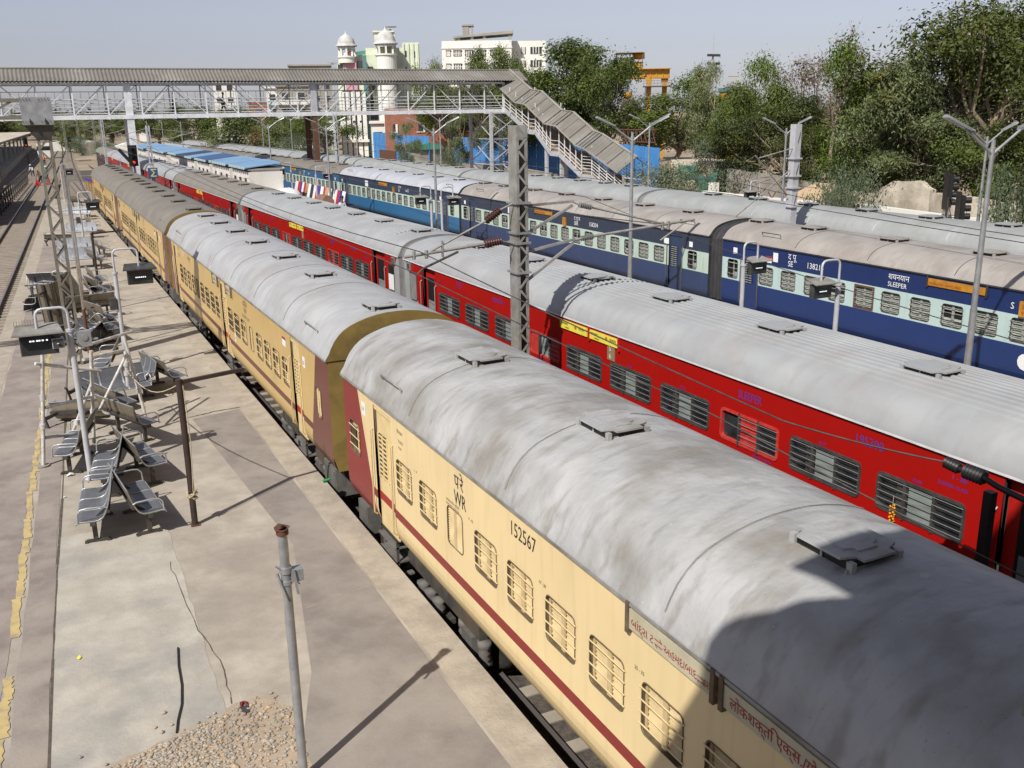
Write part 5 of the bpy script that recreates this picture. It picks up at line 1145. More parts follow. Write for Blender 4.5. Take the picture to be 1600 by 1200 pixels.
for lb, u, v in (('thin lamp over the blue shelter roofs', 307, 192), ('thin lamp left of the bridge trees', 270, 190), ('thin distant lamp beyond the shelters', 246, 192), ('most distant thin lamp of the platform', 220, 191)):
    p = on_x(u, v, 11.5); D = math.hypot(p.x-CP.x, p.y-CP.y); lamp(lb, 11.2, {307: 112, 270: 128, 246: 144, 220: 163}[u], .8, 6.9, False)
for lb, u, v, vt in (('lamp behind the grey roofs next to the stairs', 1013, 286, 192), ('lamp behind the crossed-arm mast', 1223, 300, 200), ('lamp behind the nearest lamp at the right', 1528, 345, 213)):
    p = on_x(u, v, 26); lamp(lb, p.x, p.y, -.2, zat(u, vt, math.hypot(p.x-CP.x, p.y)), rz=R(-10))
for lb, u, y in (('lamp behind the teal coach lamp', 687, 68), ('lamp beyond the brown column', 497, 104), ('lamp in front of the olive trees', 454, 116), ('lamp at the left of the olive trees', 409, 128)):
    a = ray(u, 190); lamp(lb, CP.x+a.x/a.y*y, y, -.2, 7.0, rz=R(-10))
# ================================================================== far footbridge
BY0, BY1 = 88.2, 91.0; XL, XR = -16.0, 38.4; DZ, EZ, RZ = 7.55, 10.25, 11.25
fb = thing('footbridge', 'long covered steel footbridge with corrugated roof crossing above the trains', 'footbridge', (11, 89.6, 0)); O = Vector((11, 89.6, 0))
def fbuild(b, name, mats, par=None): b.v = [(x-O.x, y-O.y, z-O.z) for x, y, z in b.v]; return b.build(name, mats, par or fb)
def corrugated(b, x0, x1, y0, z0, y1, z1, pitch=.30, amp=.035, mi=0, axis='x'):
    n = max(2, int((x1-x0)/pitch*2)); A = []; B = []
    for i in range(n+1):
        x = x0+(x1-x0)*i/n; dz = amp*(1 if i % 2 else -1)
        A.append((x, y0, z0+dz)); B.append((x, y1, z1+dz))
    b.add(A+B, [(i, i+1, n+2+i, n+1+i) for i in range(n)], mi)
b = MB(); corrugated(b, XL, XR+2.6, BY0-.55, EZ, (BY0+BY1)/2, RZ); corrugated(b, XL, XR+2.6, (BY0+BY1)/2, RZ, BY1+.55, EZ)
b.tube((XL, (BY0+BY1)/2, RZ+.03), (XR+2.6, (BY0+BY1)/2, RZ+.03), .09, 6, 0)
fbuild(b, 'roof', [M['corrug']])
b = MB(); b.box(XL, XR+2.4, BY0+.1, BY1-.1, DZ-.14, DZ-.01, 0); b.box(XL, XR+.1, BY0-.12, BY0+.10, DZ-.30, DZ+.05, 1); b.box(XL, XR+.1, BY1-.10, BY1+.12, DZ-.30, DZ+.05, 1)
x = XL
while x < XR: b.box(x-.06, x+.06, BY0-.18, BY1+.18, DZ-.34, DZ-.20, 1); x += 2.62
fbuild(b, 'deck', [M['step'], M['white_paint']])
for yy, s in ((BY0, 0), (BY1, 1)):
    b = MB(); b.box(XL, XR+.1, yy-.05, yy+.05, EZ-.30, EZ-.12, 0); x = XL; k = 0
    while x < XR-.2:
        x2 = min(x+2.62, XR)
        b.bar((x, yy, DZ), (x, yy, EZ-.2), .10, .10, 0)
        if (k % 9) in (3, 4): b.bar((x, yy, DZ), (x2, yy, EZ-.2), .06, .06, 0); b.bar((x, yy+.05, EZ-.2), (x2, yy+.05, DZ), .06, .06, 0)
        elif (k % 9) < 4: b.bar((x, yy, EZ-.2), (x2, yy, DZ), .06, .06, 0)
        else: b.bar((x, yy, DZ), (x2, yy, EZ-.2), .06, .06, 0)
        x += 2.62; k += 1
    b.bar((XR, yy, DZ), (XR, yy, EZ-.2), .10, .10, 0); fbuild(b, 'truss', [M['white_paint']])
    b = MB(); yi = yy+(.14 if not s else -.14)
    for z in (.16, .38, .68, .98, 1.28): b.box(XL, XR, yi-.02, yi+.02, DZ+z-.022, DZ+z+.022, 0)
    if s:
        b.box(XL, XR, yi-.02, yi+.02, DZ+1.9, DZ+1.96, 0); x = XL
        while x < XR: b.box(x-.015, x+.015, yi-.015, yi+.015, DZ, DZ+1.9, 0); x += .66
    fbuild(b, 'railing', [M['white_paint']])
for cx, mt, z0 in ((3.95, 'white_paint', -.3), (19.55, None, -.3)):
    for yy in (BY0+.1, BY1-.1):
        b = MB(); hw = .28 if mt else .23
        if mt: b.box(cx-hw, cx+hw, yy-.16, yy+.16, z0, EZ-.2 if yy < 90 else DZ-.2, 0)
        else: b.box(cx-hw, cx+hw, yy-.16, yy+.16, 3.3, DZ-.3, 0); b.box(cx-hw-.04, cx+hw+.04, yy-.2, yy+.2, z0, 3.3, 1); b.box(cx-hw-.03, cx+hw+.03, yy-.19, yy+.19, DZ-.3, EZ-.2 if yy < 90 else DZ-.1, 1)
        fbuild(b, 'column', [M['white_paint'] if mt else M['rust'], M['steel_paint']])
b = MB(); TY0, TY1, TX0, TX1 = 86.6, 91.4, 36.3, 39.6
for x in (TX0, TX1):
    for y in (TY0, TY1): b.box(x-.13, x+.13, y-.13, y+.13, 0, DZ-.2, 0)
for (xa, ya), (xb, yb) in (((TX0, TY0), (TX1, TY0)), ((TX1, TY0), (TX1, TY1)), ((TX0, TY0), (TX0, TY1)), ((TX0, TY1), (TX1, TY1))):
    for k in range(3): b.bar((xa, ya, .2+k*2.4), (xb, yb, 2.4+k*2.4), .07, .07, 0); b.bar((xb, yb, .2+k*2.4), (xa, ya, 2.4+k*2.4), .07, .07, 0); b.bar((xa, ya, 2.4+k*2.4), (xb, yb, 2.4+k*2.4), .07, .07, 0)
fbuild(b, 'support_tower', [M['steel_paint']])
# staircase running back towards the camera
SX0, SX1 = 38.5, 41.2
P = [(88.1, 7.55), (83.0, 5.55), (81.6, 5.5), (78.7, 3.68), (77.1, 3.66), (73.1, 1.92), (71.4, 1.9), (66.6, .05)]
for x in (SX0, SX1):
    b = MB()
    for (ya, za), (yb, zb) in zip(P[:-1], P[1:]): b.bar((x, ya, za-.05), (x, yb, zb-.05), .08, .42, 0)
    fbuild(b, 'stringer', [M['steel_paint']])
b = MB()
for k, ((ya, za), (yb, zb)) in enumerate(zip(P[:-1], P[1:])):
    if k % 2: b.box(SX0+.05, SX1-.05, yb, ya, za-.08, za+.02, 0)
    else:
        n = 14
        for i in range(n):
            y = ya+(yb-ya)*(i+.5)/n; z = za+(zb-za)*(i+.5)/n; b.box(SX0+.05, SX1-.05, y-.2, y+.2, z-.14, z+.06, 0)
fbuild(b, 'steps', [M['step']])
for x in (SX0, SX1):
    b = MB()
    for i, ((ya, za), (yb, zb)) in enumerate(zip(P[:-1], P[1:])):
        for h in (.35, .65, 1.0) if i < 5 else (.3, .55, .8, 1.05, 1.3, 1.55): b.bar((x, ya, za+h+.1), (x, yb, zb+h+.1), .045, .045, 0)
        m_ = 4 if i % 2 == 0 else 1
        for j in range(m_): y = ya+(yb-ya)*j/m_; z = za+(zb-za)*j/m_; b.bar((x, y, z), (x, y, z+2.55), .07, .07, 0)
    fbuild(b, 'railing', [M['white_paint']])
b = MB(); RP = [(89.6, 10.75), (85.0, 8.75), (82.9, 8.55), (79.0, 6.80), (76.9, 6.62), (73.4, 5.05), (71.9, 4.78), (66.6, 3.05)]
for i, ((ya, za), (yb, zb)) in enumerate(zip(RP[:-1], RP[1:])):
    n = max(4, int(abs(ya-yb)/.22)); xm = (SX0+SX1)/2
    for xa, xb, da, db in ((SX0-.45, xm, -.55, .60), (xm, SX1+.45, .60, -.55)):
        A = []; B = []
        for k in range(n+1):
            y = ya+(yb-ya)*k/n; z = za+(zb-za)*k/n+(.03 if k % 2 else -.03)
            A.append((xa, y, z+da)); B.append((xb, y, z+db))
        b.add(A+B, [(k, k+1, n+2+k, n+1+k) for k in range(n)], 0)
for (ya, za), (yb, zb) in zip(RP[:-1], RP[1:]):
    b.bar(((SX0+SX1)/2, ya, za+.63), ((SX0+SX1)/2, yb, zb+.63), .22, .05, 1); b.bar((SX0-.46, ya, za-.57), (SX0-.46, yb, zb-.57), .06, .10, 1)
    n = 3
    for k in range(n+1): y = ya+(yb-ya)*k/n; z = za+(zb-za)*k/n; b.bar((SX0-.45, y, z-.51), ((SX0+SX1)/2, y, z+.64), .05, .03, 2)
fbuild(b, 'stair_roof', [M['corrug'], M['slab_grey'], M['mast_olive']])
for q in ((SX0+.2, SX0+.4, 79.8, 80.2, 0, 4.2), (SX1-.4, SX1-.2, 79.8, 80.2, 0, 4.2), (39.0, 39.3, 77.6, 77.9, 0, 3.6), (SX1-.4, SX1-.2, 77.6, 77.9, 0, 3.6)): b = MB(); b.box(*q, 0); fbuild(b, 'stair_column', [M['steel_paint']])
b = MB()
for y in (66.4, 63.5, 60.7): b.box(SX0-.1, SX0+.1, y-.1, y+.1, 0, 2.3, 0); b.box(SX1+2-.1, SX1+2.1, y-.1, y+.1, 0, 2.3, 0)
for z in (.5, .9, 1.3, 1.7, 2.1): b.box(SX0-.03, SX0+.03, 60.7, 66.4, z-.03, z+.03, 1); b.box(SX1+1.97, SX1+2.03, 60.7, 66.4, z-.03, z+.03, 1); b.box(SX1, SX1+2, 66.37, 66.43, z-.03, z+.03, 1)
tag(b.build('rail_fence', [M['slab_grey'], M['white_paint']]), 'low fence of concrete posts and white rails at the stair foot', 'fence')
# ================================================================== the footbridge under the camera (its canopy shades the near coaches)
nb = thing('camera_footbridge', 'covered footbridge the view is taken from, its canopy shading the near coaches', 'footbridge', (8, -1.5, 0)); O = Vector((8, -1.5, 0))
def nbuild(b, name, mats): b.v = [(x-O.x, y-O.y, z-O.z) for x, y, z in b.v]; return b.build(name, mats, nb)
b = MB(); b.box(-30, 40, -3.4, .15, 5.62, 5.78, 0); b.box(-30, 40, -3.45, -3.3, 5.3, 5.62, 1); nbuild(b, 'deck', [M['step'], M['steel_paint']])
b = MB()
for z in (6.1, 6.45, 6.78): b.box(-30, 40, .08, .13, z-.02, z+.02, 0)
nbuild(b, 'railing', [M['white_paint']])
edge = [(-30, 10.05), (-5.62, 10.06), (-5.60, 10.40), (-5.42, 10.46), (-5.16, 10.34), (-4.73, 10.08), (-4.39, 9.98), (-3.81, 9.63), (-4.28, 10.23), (-4.73, 10.72), (-4.14, 10.79), (-3.59, 10.85), (-2.9, 12.2), (-2.45, 12.6), (1.0, 12.6), (40, 12.6)]
# canopy front: edge and flap shaped to cast the shadow outline on the near coaches
b = MB()
def fascia(x0, z0, x1, z1, bot=9.2): b.add([(x0, 1.5, bot), (x1, 1.5, bot), (x1, 1.5, z1), (x0, 1.5, z0), (x0, 1.44, bot), (x1, 1.44, bot), (x1, 1.44, z1), (x0, 1.44, z0)], [(0, 1, 2, 3), (7, 6, 5, 4), (3, 2, 6, 7), (0, 4, 5, 1), (0, 3, 7, 4), (1, 5, 6, 2)], 0)
for (xa, za), (xc, zc) in zip(edge[:7], edge[1:8]): fascia(xa, za, xc, zc)
fascia(-3.81, 9.63, -3.1, 9.63)
b.add([(-3.81, 1.5, 9.63), (-4.28, 1.5, 10.23), (-4.73, 1.5, 10.72), (-4.14, 1.5, 10.79), (-3.59, 1.5, 10.85), (-3.0, 1.5, 12.0), (-3.0, 1.5, 9.63), (-3.81, 1.44, 9.63), (-4.28, 1.44, 10.23), (-4.73, 1.44, 10.72), (-4.14, 1.44, 10.79), (-3.59, 1.44, 10.85), (-3.0, 1.44, 12.0), (-3.0, 1.44, 9.63)],
      [(0, 6, 5, 4, 3, 2, 1), (7, 8, 9, 10, 11, 12, 13)]+[(i, (i+1) % 7, 7+(i+1) % 7, 7+i) for i in range(7)], 0)
for (xa, za), (xc, zc), bt in (((-3.0, 12.0), (-2.9, 12.2), 8.1), ((-2.9, 12.2), (-2.45, 12.6), 8.1), ((-2.45, 12.6), (-2.0, 12.6), 8.1), ((-2.0, 12.6), (40, 12.6), 5.7)): fascia(xa, za, xc, zc, bt)  # deep fascia added outside the view to stop light passing below the canopy
fascia(-30, 9.2, -4.9, 9.2, 5.7)  # same added skirt left of the view, blocking sky light
b.add([(-30, 1.5, 10.05), (-3.1, 1.5, 9.6), (-3.1, -4, 10.05), (-30, -4, 10.05)], [(0, 1, 2, 3)], 0); b.add([(-3.1, 1.44, 12.4), (40, 1.44, 12.55), (40, -4, 12.55), (-3.1, -4, 12.4)], [(0, 1, 2, 3)], 0)
nbuild(b, 'canopy', [M['corrug']])
for x in (-28, -18, 4.45, 19.6, 30):
    for y in (-3.3, -.25): b = MB(); b.box(x-.15, x+.15, y, y+.3, -.4, 10, 0); nbuild(b, 'column', [M['steel_paint']])
# ================================================================== shelters and stall on the middle platform
SY = [66.2, 72.3, 79.7, 86.2, 101.5, 116, 131]
for i, lb in enumerate(('white shelter with pale blue roof nearest the bookstall', 'white shelter with pale blue roof, second of the row', 'white shelter under a dark navy roof', 'white shelter with pale blue roof just beyond the navy one', 'white shelter with pale blue roof, fifth of the row', 'farthest white shelter with blue roof')):
    y0, y1 = SY[i], SY[i+1]; sh = -.022*(y0-66); hx0, hx1 = 8.85+sh, 11.1+sh
    t = thing('platform_shelter', lb, 'shelter', (hx0, y0, .8), group='white shelters with blue roofs')
    b = MB(); W, L_, H = hx1-hx0, y1-y0-.35, 2.95
    b.box(0, .15, 0, L_, 0, H, 0); b.box(W-.15, W, 0, L_, 0, H, 0); b.box(.15, W-.15, 0, .15, 0, H+.1, 0); b.box(.15, W-.15, L_-.15, L_, 0, H+.1, 0); b.box(-.05, W+.05, -.06, L_, H+.10, H+.22, 1)
    b.add([(-.5, L_-2.2, 0), (-.0, L_-2.2, 0), (-.0, L_-2.2, 2.7), (-.5, L_-2.0, 0), (0, L_-2.0, 0), (0, L_-2.0, 2.7)], [(0, 1, 2), (5, 4, 3), (0, 2, 5, 3)], 0)
    b.build('wall', [M['plaster'], M['slab_grey']], t)
    for k in range(3):
        wb_ = MB(); y = .8+k*L_/3.2; wb_.box(-.02, .01, y, y+.7, 1.75, 2.5, 0); wb_.build('window', M['window_dark'], t)
    b = MB(); rz_ = H+.30; b.add([(-.26, -.12, rz_+.0), (W+.1, -.12, rz_+.28), (W+.1, L_+.1, rz_+.28), (-.26, L_+.1, rz_+.0), (-.26, -.12, rz_-.06), (W+.1, -.12, rz_+.22), (W+.1, L_+.1, rz_+.22), (-.26, L_+.1, rz_-.06)], [(0, 1, 2, 3), (7, 6, 5, 4), (0, 4, 5, 1), (1, 5, 6, 2), (2, 6, 7, 3), (3, 7, 4, 0)], 0)
    for k in range(int(L_/.7)): b.box(-.29, -.265, k*.7, k*.7+.45, rz_-.14, rz_+.02, 1)
    b.build('roof', [M['roof_navy'] if i == 2 else M['roof_blue'], M['pale_blue']], t)
st = thing('bookstall', 'long bookstall lined with colourful posters on the middle platform', 'stall', (13.0, 58.5, .8))
b = MB(); b.box(0, .9, 0, 12.5, 0, 1.05, 0); b.box(-.15, .0, 0, 12.5, .85, 1.05, 1); b.build('counter', [M['cloth_navy'], M['letter_red']], st)
rr = random.Random(9)
cols = ['letter_white', 'letter_blue', 'flag_red', 'paper', 'cloth_navy', 'letter_white', 'hut_tan', 'flag_red']
y = .1; k = 0
while y < 12.0:
    wd = rr.uniform(.40, .85); b = MB(); ca, cb = M[cols[k % 8]], M[cols[(k*3+1) % 8]]
    b.add([(-.10, y, 1.06), (-.10, y+wd, 1.06), (.12, y+wd, 1.95), (.12, y, 1.95), (-.06, y, 1.05), (-.06, y+wd, 1.05), (.16, y+wd, 1.94), (.16, y, 1.94)], [(3, 2, 1, 0), (4, 5, 6, 7), (0, 4, 7, 3), (1, 2, 6, 5), (2, 3, 7, 6), (0, 1, 5, 4)], 0)
    b.add([(-.055, y+.06, 1.22), (-.055, y+wd*.7, 1.22), (.03, y+wd*.7, 1.56), (.03, y+.06, 1.56)], [(3, 2, 1, 0)], 1)
    b.add([(.05, y+wd*.2, 1.66), (.05, y+wd*.9, 1.66), (.105, y+wd*.9, 1.88), (.105, y+wd*.2, 1.88)], [(3, 2, 1, 0)], 1) if k % 2 else None
    b.build('poster', [ca, cb], st); y += wd+.02; k += 1
b = MB(); b.ext([(0, 0), (0, .75), (.25, 1.05), (.55, 1.05), (.8, .75), (.8, 0)], 0, 1.5, 0, False, True, True)
p = on_x(508, 325, 11.9); tag(b.build('storage_box', M['brown_box'], loc=(11.6, p.y-.4, 1.5)), 'brown wooden box with a hipped lid beside the bookstall', 'box')
b = MB(); b.box(0, .9, 0, 2.6, 0, .7, 0); b.box(-.02, .92, -.02, 2.62, .7, .74, 0); tag(b.build('crate', M['brown_box'], loc=(11.5, p.y-.9, .8)), 'low brown crate under the hipped box', 'crate')
for k, (u, v) in enumerate(((405, 288), (425, 289))):
    p = on_x(u, v, 8.3); b = MB(); rr = random.Random(k)
    n = 14; pts = []
    b.lathe([(0, .42), (.30, .40), (.62, .28), (.85, .10), (.95, -.05), (.9, -.05)], (0, 0, 0), n, 0)
    b.v = [(x*.8, y*1.4, z+rr.uniform(-.05, .05)) for x, y, z in b.v]
    tag(b.build('tarpaulin', M['paper'], loc=(11.3, p.y+6+k*2.4, 2.2)), 'pale tarpaulin bundle at the far end of the ribbed roof, '+('left one' if k == 0 else 'right one'), 'tarpaulin')
# ================================================================== foliage
def leaves(blobs, n, size, rng, droop=0.0, shell=.55, aspect=.45, clump=34, cr=.42):
    """n leaf quads gathered in clumps spread through ellipsoid blobs [(c, r)]"""
    vol = np.array([r[0]*r[1]*r[2] for _, r in blobs])**.72; vol /= vol.sum(); V = []
    nc = max(1, n//clump)
    bi = rng.choice(len(blobs), nc, p=vol)
    for i in bi:
        c, r = blobs[i]; d = rng.normal(size=3); d[2] += .35; d /= np.linalg.norm(d); q = shell+(1-shell)*rng.random()**.5
        if rng.random() < .12: q *= rng.random()
        cc = np.array(c)+d*np.array(r)*q*rng.uniform(.85, 1.12); k = int(clump*rng.uniform(.5, 1.5)); crr = cr*rng.uniform(.6, 1.4)
        off = rng.normal(size=(k, 3))*crr*np.array([1, 1, .7]); off[:, 2] -= droop*np.abs(rng.normal(size=k))*crr*1.2
        pos = cc+off
        a = rng.normal(size=(k, 3)); a[:, 2] -= droop*1.6; a /= np.linalg.norm(a, axis=1)[:, None]
        nn = rng.normal(size=(k, 3))*.45+np.array([0, 0, .55])+d*1.0; a -= nn*(np.sum(a*nn, 1)/np.sum(nn*nn, 1))[:, None]*.8; a /= np.linalg.norm(a, axis=1)[:, None]; bb = np.cross(a, nn); bb /= np.linalg.norm(bb, axis=1)[:, None]+1e-9
        s_ = size*rng.uniform(.6, 1.35, size=(k, 1)); L_, W = a*s_*.5, bb*s_*.5*aspect
        V.append(np.stack([pos-L_, pos-L_*.1+W, pos+L_, pos-L_*.1-W], 1).reshape(-1, 3))
    return np.concatenate(V)
def leaf_mesh(name, V, mats, twigs=None):
    n = len(V)//4; me = bpy.data.meshes.new(name)
    verts = V.tolist(); faces = (np.arange(n*4).reshape(-1, 4)).tolist()
    me.from_pydata(verts, [], faces)
    for m_ in mats: me.materials.append(m_)
    me.update(); return me
def limb(b, p, q, r0, r1, rng, n=5, wob=.12):
    p, q = Vector(p), Vector(q); L_ = (q-p).length
    pts = [p.lerp(q, k/n)+Vector((rng.normal(), rng.normal(), rng.normal()*.5))*(wob*L_*.18 if 0 < k < n else 0) for k in range(n+1)]
    b.path(pts, r0, 6, 0, r1, caps=False); return pts
def tree_kind(key, H, blobs, nleaf, size, leafm, bark, trunk_h, r0, seed, droop=0, bare=False, **kw):
    """unit tree of height H: returns (trunk mesh, crown mesh)"""
    rng = np.random.default_rng(seed); b = MB()
    top = (rng.normal()*.15, rng.normal()*.15, trunk_h); limb(b, (0, 0, -.3), top, r0, r0*.7, rng, 6, .10)
    for c, r in blobs:
        pts = limb(b, (top[0]*.9, top[1]*.9, trunk_h*rng.uniform(.82, 1.0)), (c[0]*.95, c[1]*.95, c[2]), r0*.45, r0*.10, rng, 5, .25)
        for _ in range(7 if bare else 4):
            d = rng.normal(size=3); d[2] = abs(d[2])*(.9 if bare else .5)-(droop*.3); d /= np.linalg.norm(d); s_ = pts[rng.integers(2, 6)]
            e = s_+Vector(d*np.array(r)*rng.uniform(.5, .95)); p2 = limb(b, s_, e, r0*.13, r0*.03, rng, 4, .3)
            if bare:
                for _ in range(4):
                    d2 = d+rng.normal(size=3)*.7; d2 /= np.linalg.norm(d2); limb(b, p2[2], p2[2]+Vector(d2)*rng.uniform(.5, 1.3), r0*.05, r0*.015, rng, 3, .3)
    return b.mesh('trunk', [M[bark]]), leaf_mesh('crown', leaves(blobs, nleaf, size, rng, droop, **kw), [M[leafm]])
def ball(n, rad, hz, H, seed, rb=(.30, .5), flat=.8):
    rng = np.random.default_rng(seed); out = []
    for _ in range(n):
        a = rng.uniform(0, 6.28); q = rng.random()**.5; z = rng.uniform(hz, H)
        rr_ = rad*(1-.55*abs((z-(hz+H)/2)/((H-hz)/2))**2)*q; s_ = rad*rng.uniform(*rb); out.append(((rr_*math.cos(a), rr_*math.sin(a), min(z, H-s_*flat)), (s_, s_, s_*flat)))
    return out
KIND = {}
def kinds():
    KIND['neem'] = [tree_kind('n', 10, ball(15, 4.4, 3.4, 10, s, (.20, .40)), 17000, .24, 'leaf_neem', 'bark', 3.4, .28, s, .25, clump=46, cr=.40) for s in (1, 2, 3, 4)]
    KIND['bright'] = [tree_kind('b', 9, ball(15, 2.8, 2.6, 9, s, (.28, .5)), 10000, .25, 'leaf_bright', 'bark', 3, .2, s, .15, clump=32, cr=.42) for s in (11,)]
    KIND['dark'] = [tree_kind('d', 12, ball(22, 5.8, 3.2, 12, s, (.16, .34)), 22000, .25, 'leaf_dark', 'bark_pale', 4.0, .34, s, .35, clump=46, cr=.42, aspect=.4) for s in (21, 22)]
    KIND['euca'] = [tree_kind('e', 12, ball(19, 4.2, 3.8, 12, s, (.15, .33)), 15000, .33, 'leaf_euca', 'bark_pale', 6.0, .18, s, 1.0, clump=38, cr=.38, aspect=.26) for s in (31, 32)]
    KIND['olive'] = [tree_kind('o', 7, ball(16, 4.0, 1.4, 7, s, (.24, .42)), 14000, .26, 'leaf_olive', 'bark', 1.8, .2, s, .4, clump=42, cr=.40, aspect=.4) for s in (41, 42)]
    KIND['grey'] = [tree_kind('g', 6, ball(14, 2.6, .8, 6, s, (.28, .5)), 8500, .24, 'leaf_grey', 'bark', 1.2, .14, s, .2, clump=24, cr=.40, aspect=.3) for s in (51,)]
    KIND['bush'] = [tree_kind('u', 2.4, ball(14, 1.8, .3, 2.4, s, (.32, .5), .7), 9000, .13, 'leaf_grey', 'bark', .4, .06, s, .1, clump=30, cr=.26, aspect=.35) for s in (61, 62)]
    KIND['bare'] = [tree_kind('r', 12, ball(9, 2.4, 5.0, 12, s, (.25, .5)), 300, .26, 'leaf_dry', 'bark_pale', 7, .22, s, 0, True, clump=14, cr=.3) for s in (71,)]
    KIND['dry'] = [tree_kind('y', 9, ball(16, 3.2, 3, 9, s, (.25, .45)), 2600, .26, 'leaf_dry', 'bark', 3.2, .2, s, .2, True, clump=20, cr=.42, aspect=.3) for s in (81,)]
kinds()
KH = dict(neem=10, bright=9, dark=12, euca=12, olive=7, grey=6, bush=2.4, bare=12, dry=9)
KW = dict(neem=8.6, bright=6.2, dark=11.4, euca=8.2, olive=8.2, grey=5.6, bush=3.9, bare=5.6, dry=7.0)
tn = [0]
def tree(kind, label, u, vtop, D, wpx, gz=0.0, group='trees around the yard', name=None):
    if u > 1095 and kind != 'bush':                        # crowns stand clear behind the stone walls
        q = on_x(u, 290, 38.5); D = max(D, math.hypot(q.x-CP.x, q.y-CP.y)+wpx*D/F*(.10 if kind == 'bare' else .42))
    x, y = far(u, D); zt = zat(u, vtop, D); sz = (zt-gz)/KH[kind]; sx = (wpx*math.hypot(D, 0)/F)/KW[kind]
    t = thing(name or {'bush': 'bush', 'grey': 'shrub'}.get(kind, 'tree'), label, 'bush' if kind == 'bush' else 'tree', (x, y, gz), tn[0]*1.7, group)
    k = KIND[kind][tn[0] % len(KIND[kind])]; tn[0] += 1
    put('trunk', k[0], t); put('crown', k[1], t); t.scale = (sx, sx, sz); return t
T = tree
T('dark', 'huge dark tree filling the upper right corner', 1540, -5, 56, 330, .4)
T('dark', 'dark tree behind the huge one at the right edge', 1610, 60, 66, 260, .4)
T('euca', 'tall loose eucalyptus with drooping pale leaves left of the huge tree', 1440, 82, 53, 170, .4)
T('euca', 'pale drooping tree low over the stone wall', 1490, 180, 47, 180, 1.4)
T('euca', 'drooping tree with a thin trunk rising behind the stone wall', 1385, 115, 54, 160, .4)
T('dark', 'dark tree filling the gap behind the eucalyptus trees', 1400, 110, 72, 230, .4)
T('bare', 'tall nearly bare tree with a leaning pale trunk', 1303, 38, 50, 90, .4)
T('bright', 'green tree wrapped by the bare trunk', 1318, 66, 60, 100, .4)
T('neem', 'green tree low behind the bare trunk', 1340, 150, 66, 110, .4)
T('dry', 'brown leafless tree beside the bare one', 1262, 88, 78, 130, .4)
T('dark', 'dark bushy tree behind the crossed-arm mast', 1235, 150, 60, 200, .4)
T('neem', 'mid green tree in front of the yellow pillar', 1180, 132, 70, 130, .4)
T('bright', 'bright green tree with a separate rounded top', 1178, 90, 84, 74, .4)
T('euca', 'pale eucalyptus by the floodlight mast', 1118, 96, 100, 96, .4)
T('bright', 'bright green tree in front of the floodlight mast', 1088, 118, 112, 84, .4)
T('neem', 'broad green tree right of the stair roof', 1062, 148, 108, 180, .4)
T('neem', 'green tree low behind the stair-foot lamp', 1030, 170, 120, 110, .4)
T('grey', 'grey-leaved oleander tree by the pale wall', 1158, 186, 58, 100, 1.2, name='tree')
T('grey', 'second grey-leaved oleander left of the crossed-arm mast', 1115, 215, 60, 70, .4, name='tree')
T('dark', 'dark low tree right of the crossed-arm mast', 1275, 195, 56, 120, .4)
T('neem', 'round dark green tree behind the wall shrub', 1350, 215, 52, 110, .4)
T('dark', 'low dark tree behind the right-hand signals', 1450, 215, 60, 130, .8)
T('neem', 'low dark tree near the right edge', 1560, 190, 50, 150, .4)
T('neem', 'large neem tree behind the middle of the stair roof', 890, 66, 112, 180, .2)
T('neem', 'large neem tree left of the yellow crane', 948, 82, 106, 110, .2)
T('neem', 'neem tree rising right behind the bridge roof end', 830, 105, 118, 110, .2)
T('neem', 'tree in front of the white office block', 778, 72, 150, 84, .2)
T('olive', 'tree top just above the bridge roof, left of the office', 676, 97, 165, 60, .2)
T('dark', 'dark tree below the stair roof, right of the tower', 900, 160, 112, 150, .2)
T('neem', 'tree behind the stair tower', 800, 175, 108, 90, .2)
T('dry', 'dry brown tree beyond the crane leg', 985, 150, 150, 60, .2)
T('euca', 'straggly tree in front of the blue fence, left one', 632, 190, 116, 40, .2)
T('neem', 'tree spreading over the middle of the blue fence', 668, 150, 160, 80, 2.0)
T('neem', 'green tree seen through the bridge railing, right of the domed building', 700, 128, 148, 90, .2)
T('dark', 'dark green tree seen through the bridge near the tower', 752, 126, 146, 90, .2)
T('euca', 'yellowish tree leaning over the blue fence', 722, 172, 112, 50, .2)
T('bush', 'grey bush between the two blue fence stretches', 698, 232, 92, 44, .1)
T('neem', 'dark tree left of the domed building', 505, 172, 150, 90, .2)
T('neem', 'dark tree beside the brown bridge column', 470, 185, 170, 70, .2)
T('neem', 'tree in front of the grey flats', 440, 180, 190, 60, .2)
T('olive', 'olive green tree under the bridge, largest of that row', 362, 168, 142, 130, .2)
T('olive', 'olive green tree under the bridge, right of the largest', 415, 188, 138, 70, .2)
T('bush', 'bush beside the orange barrier', 460, 212, 128, 60, .2)
T('neem', 'green tree under the bridge, left of the olive ones', 300, 166, 170, 80, .2)
T('dark', 'dark tree at the left of the white bridge column', 170, 172, 300, 130, 0)
T('neem', 'tree right of the white bridge column', 245, 172, 240, 90, 0)
T('dark', 'far dark tree beyond the portal masts', 105, 176, 380, 120, 0)
T('olive', 'hazy far tree at the left edge', 25, 182, 420, 120, 0)
T('bush', 'green shrub in front of the stone wall', 1332, 262, 46, 100, 0)
T('bush', 'low shrub hugging the stone wall at left', 1318, 296, 44, 44, 0)
T('bush', 'wide grey-green bush at the stair foot', 1042, 258, 66, 125, 0)
T('bush', 'big bush at the right edge behind the lamp', 1612, 272, 38, 100, 0)
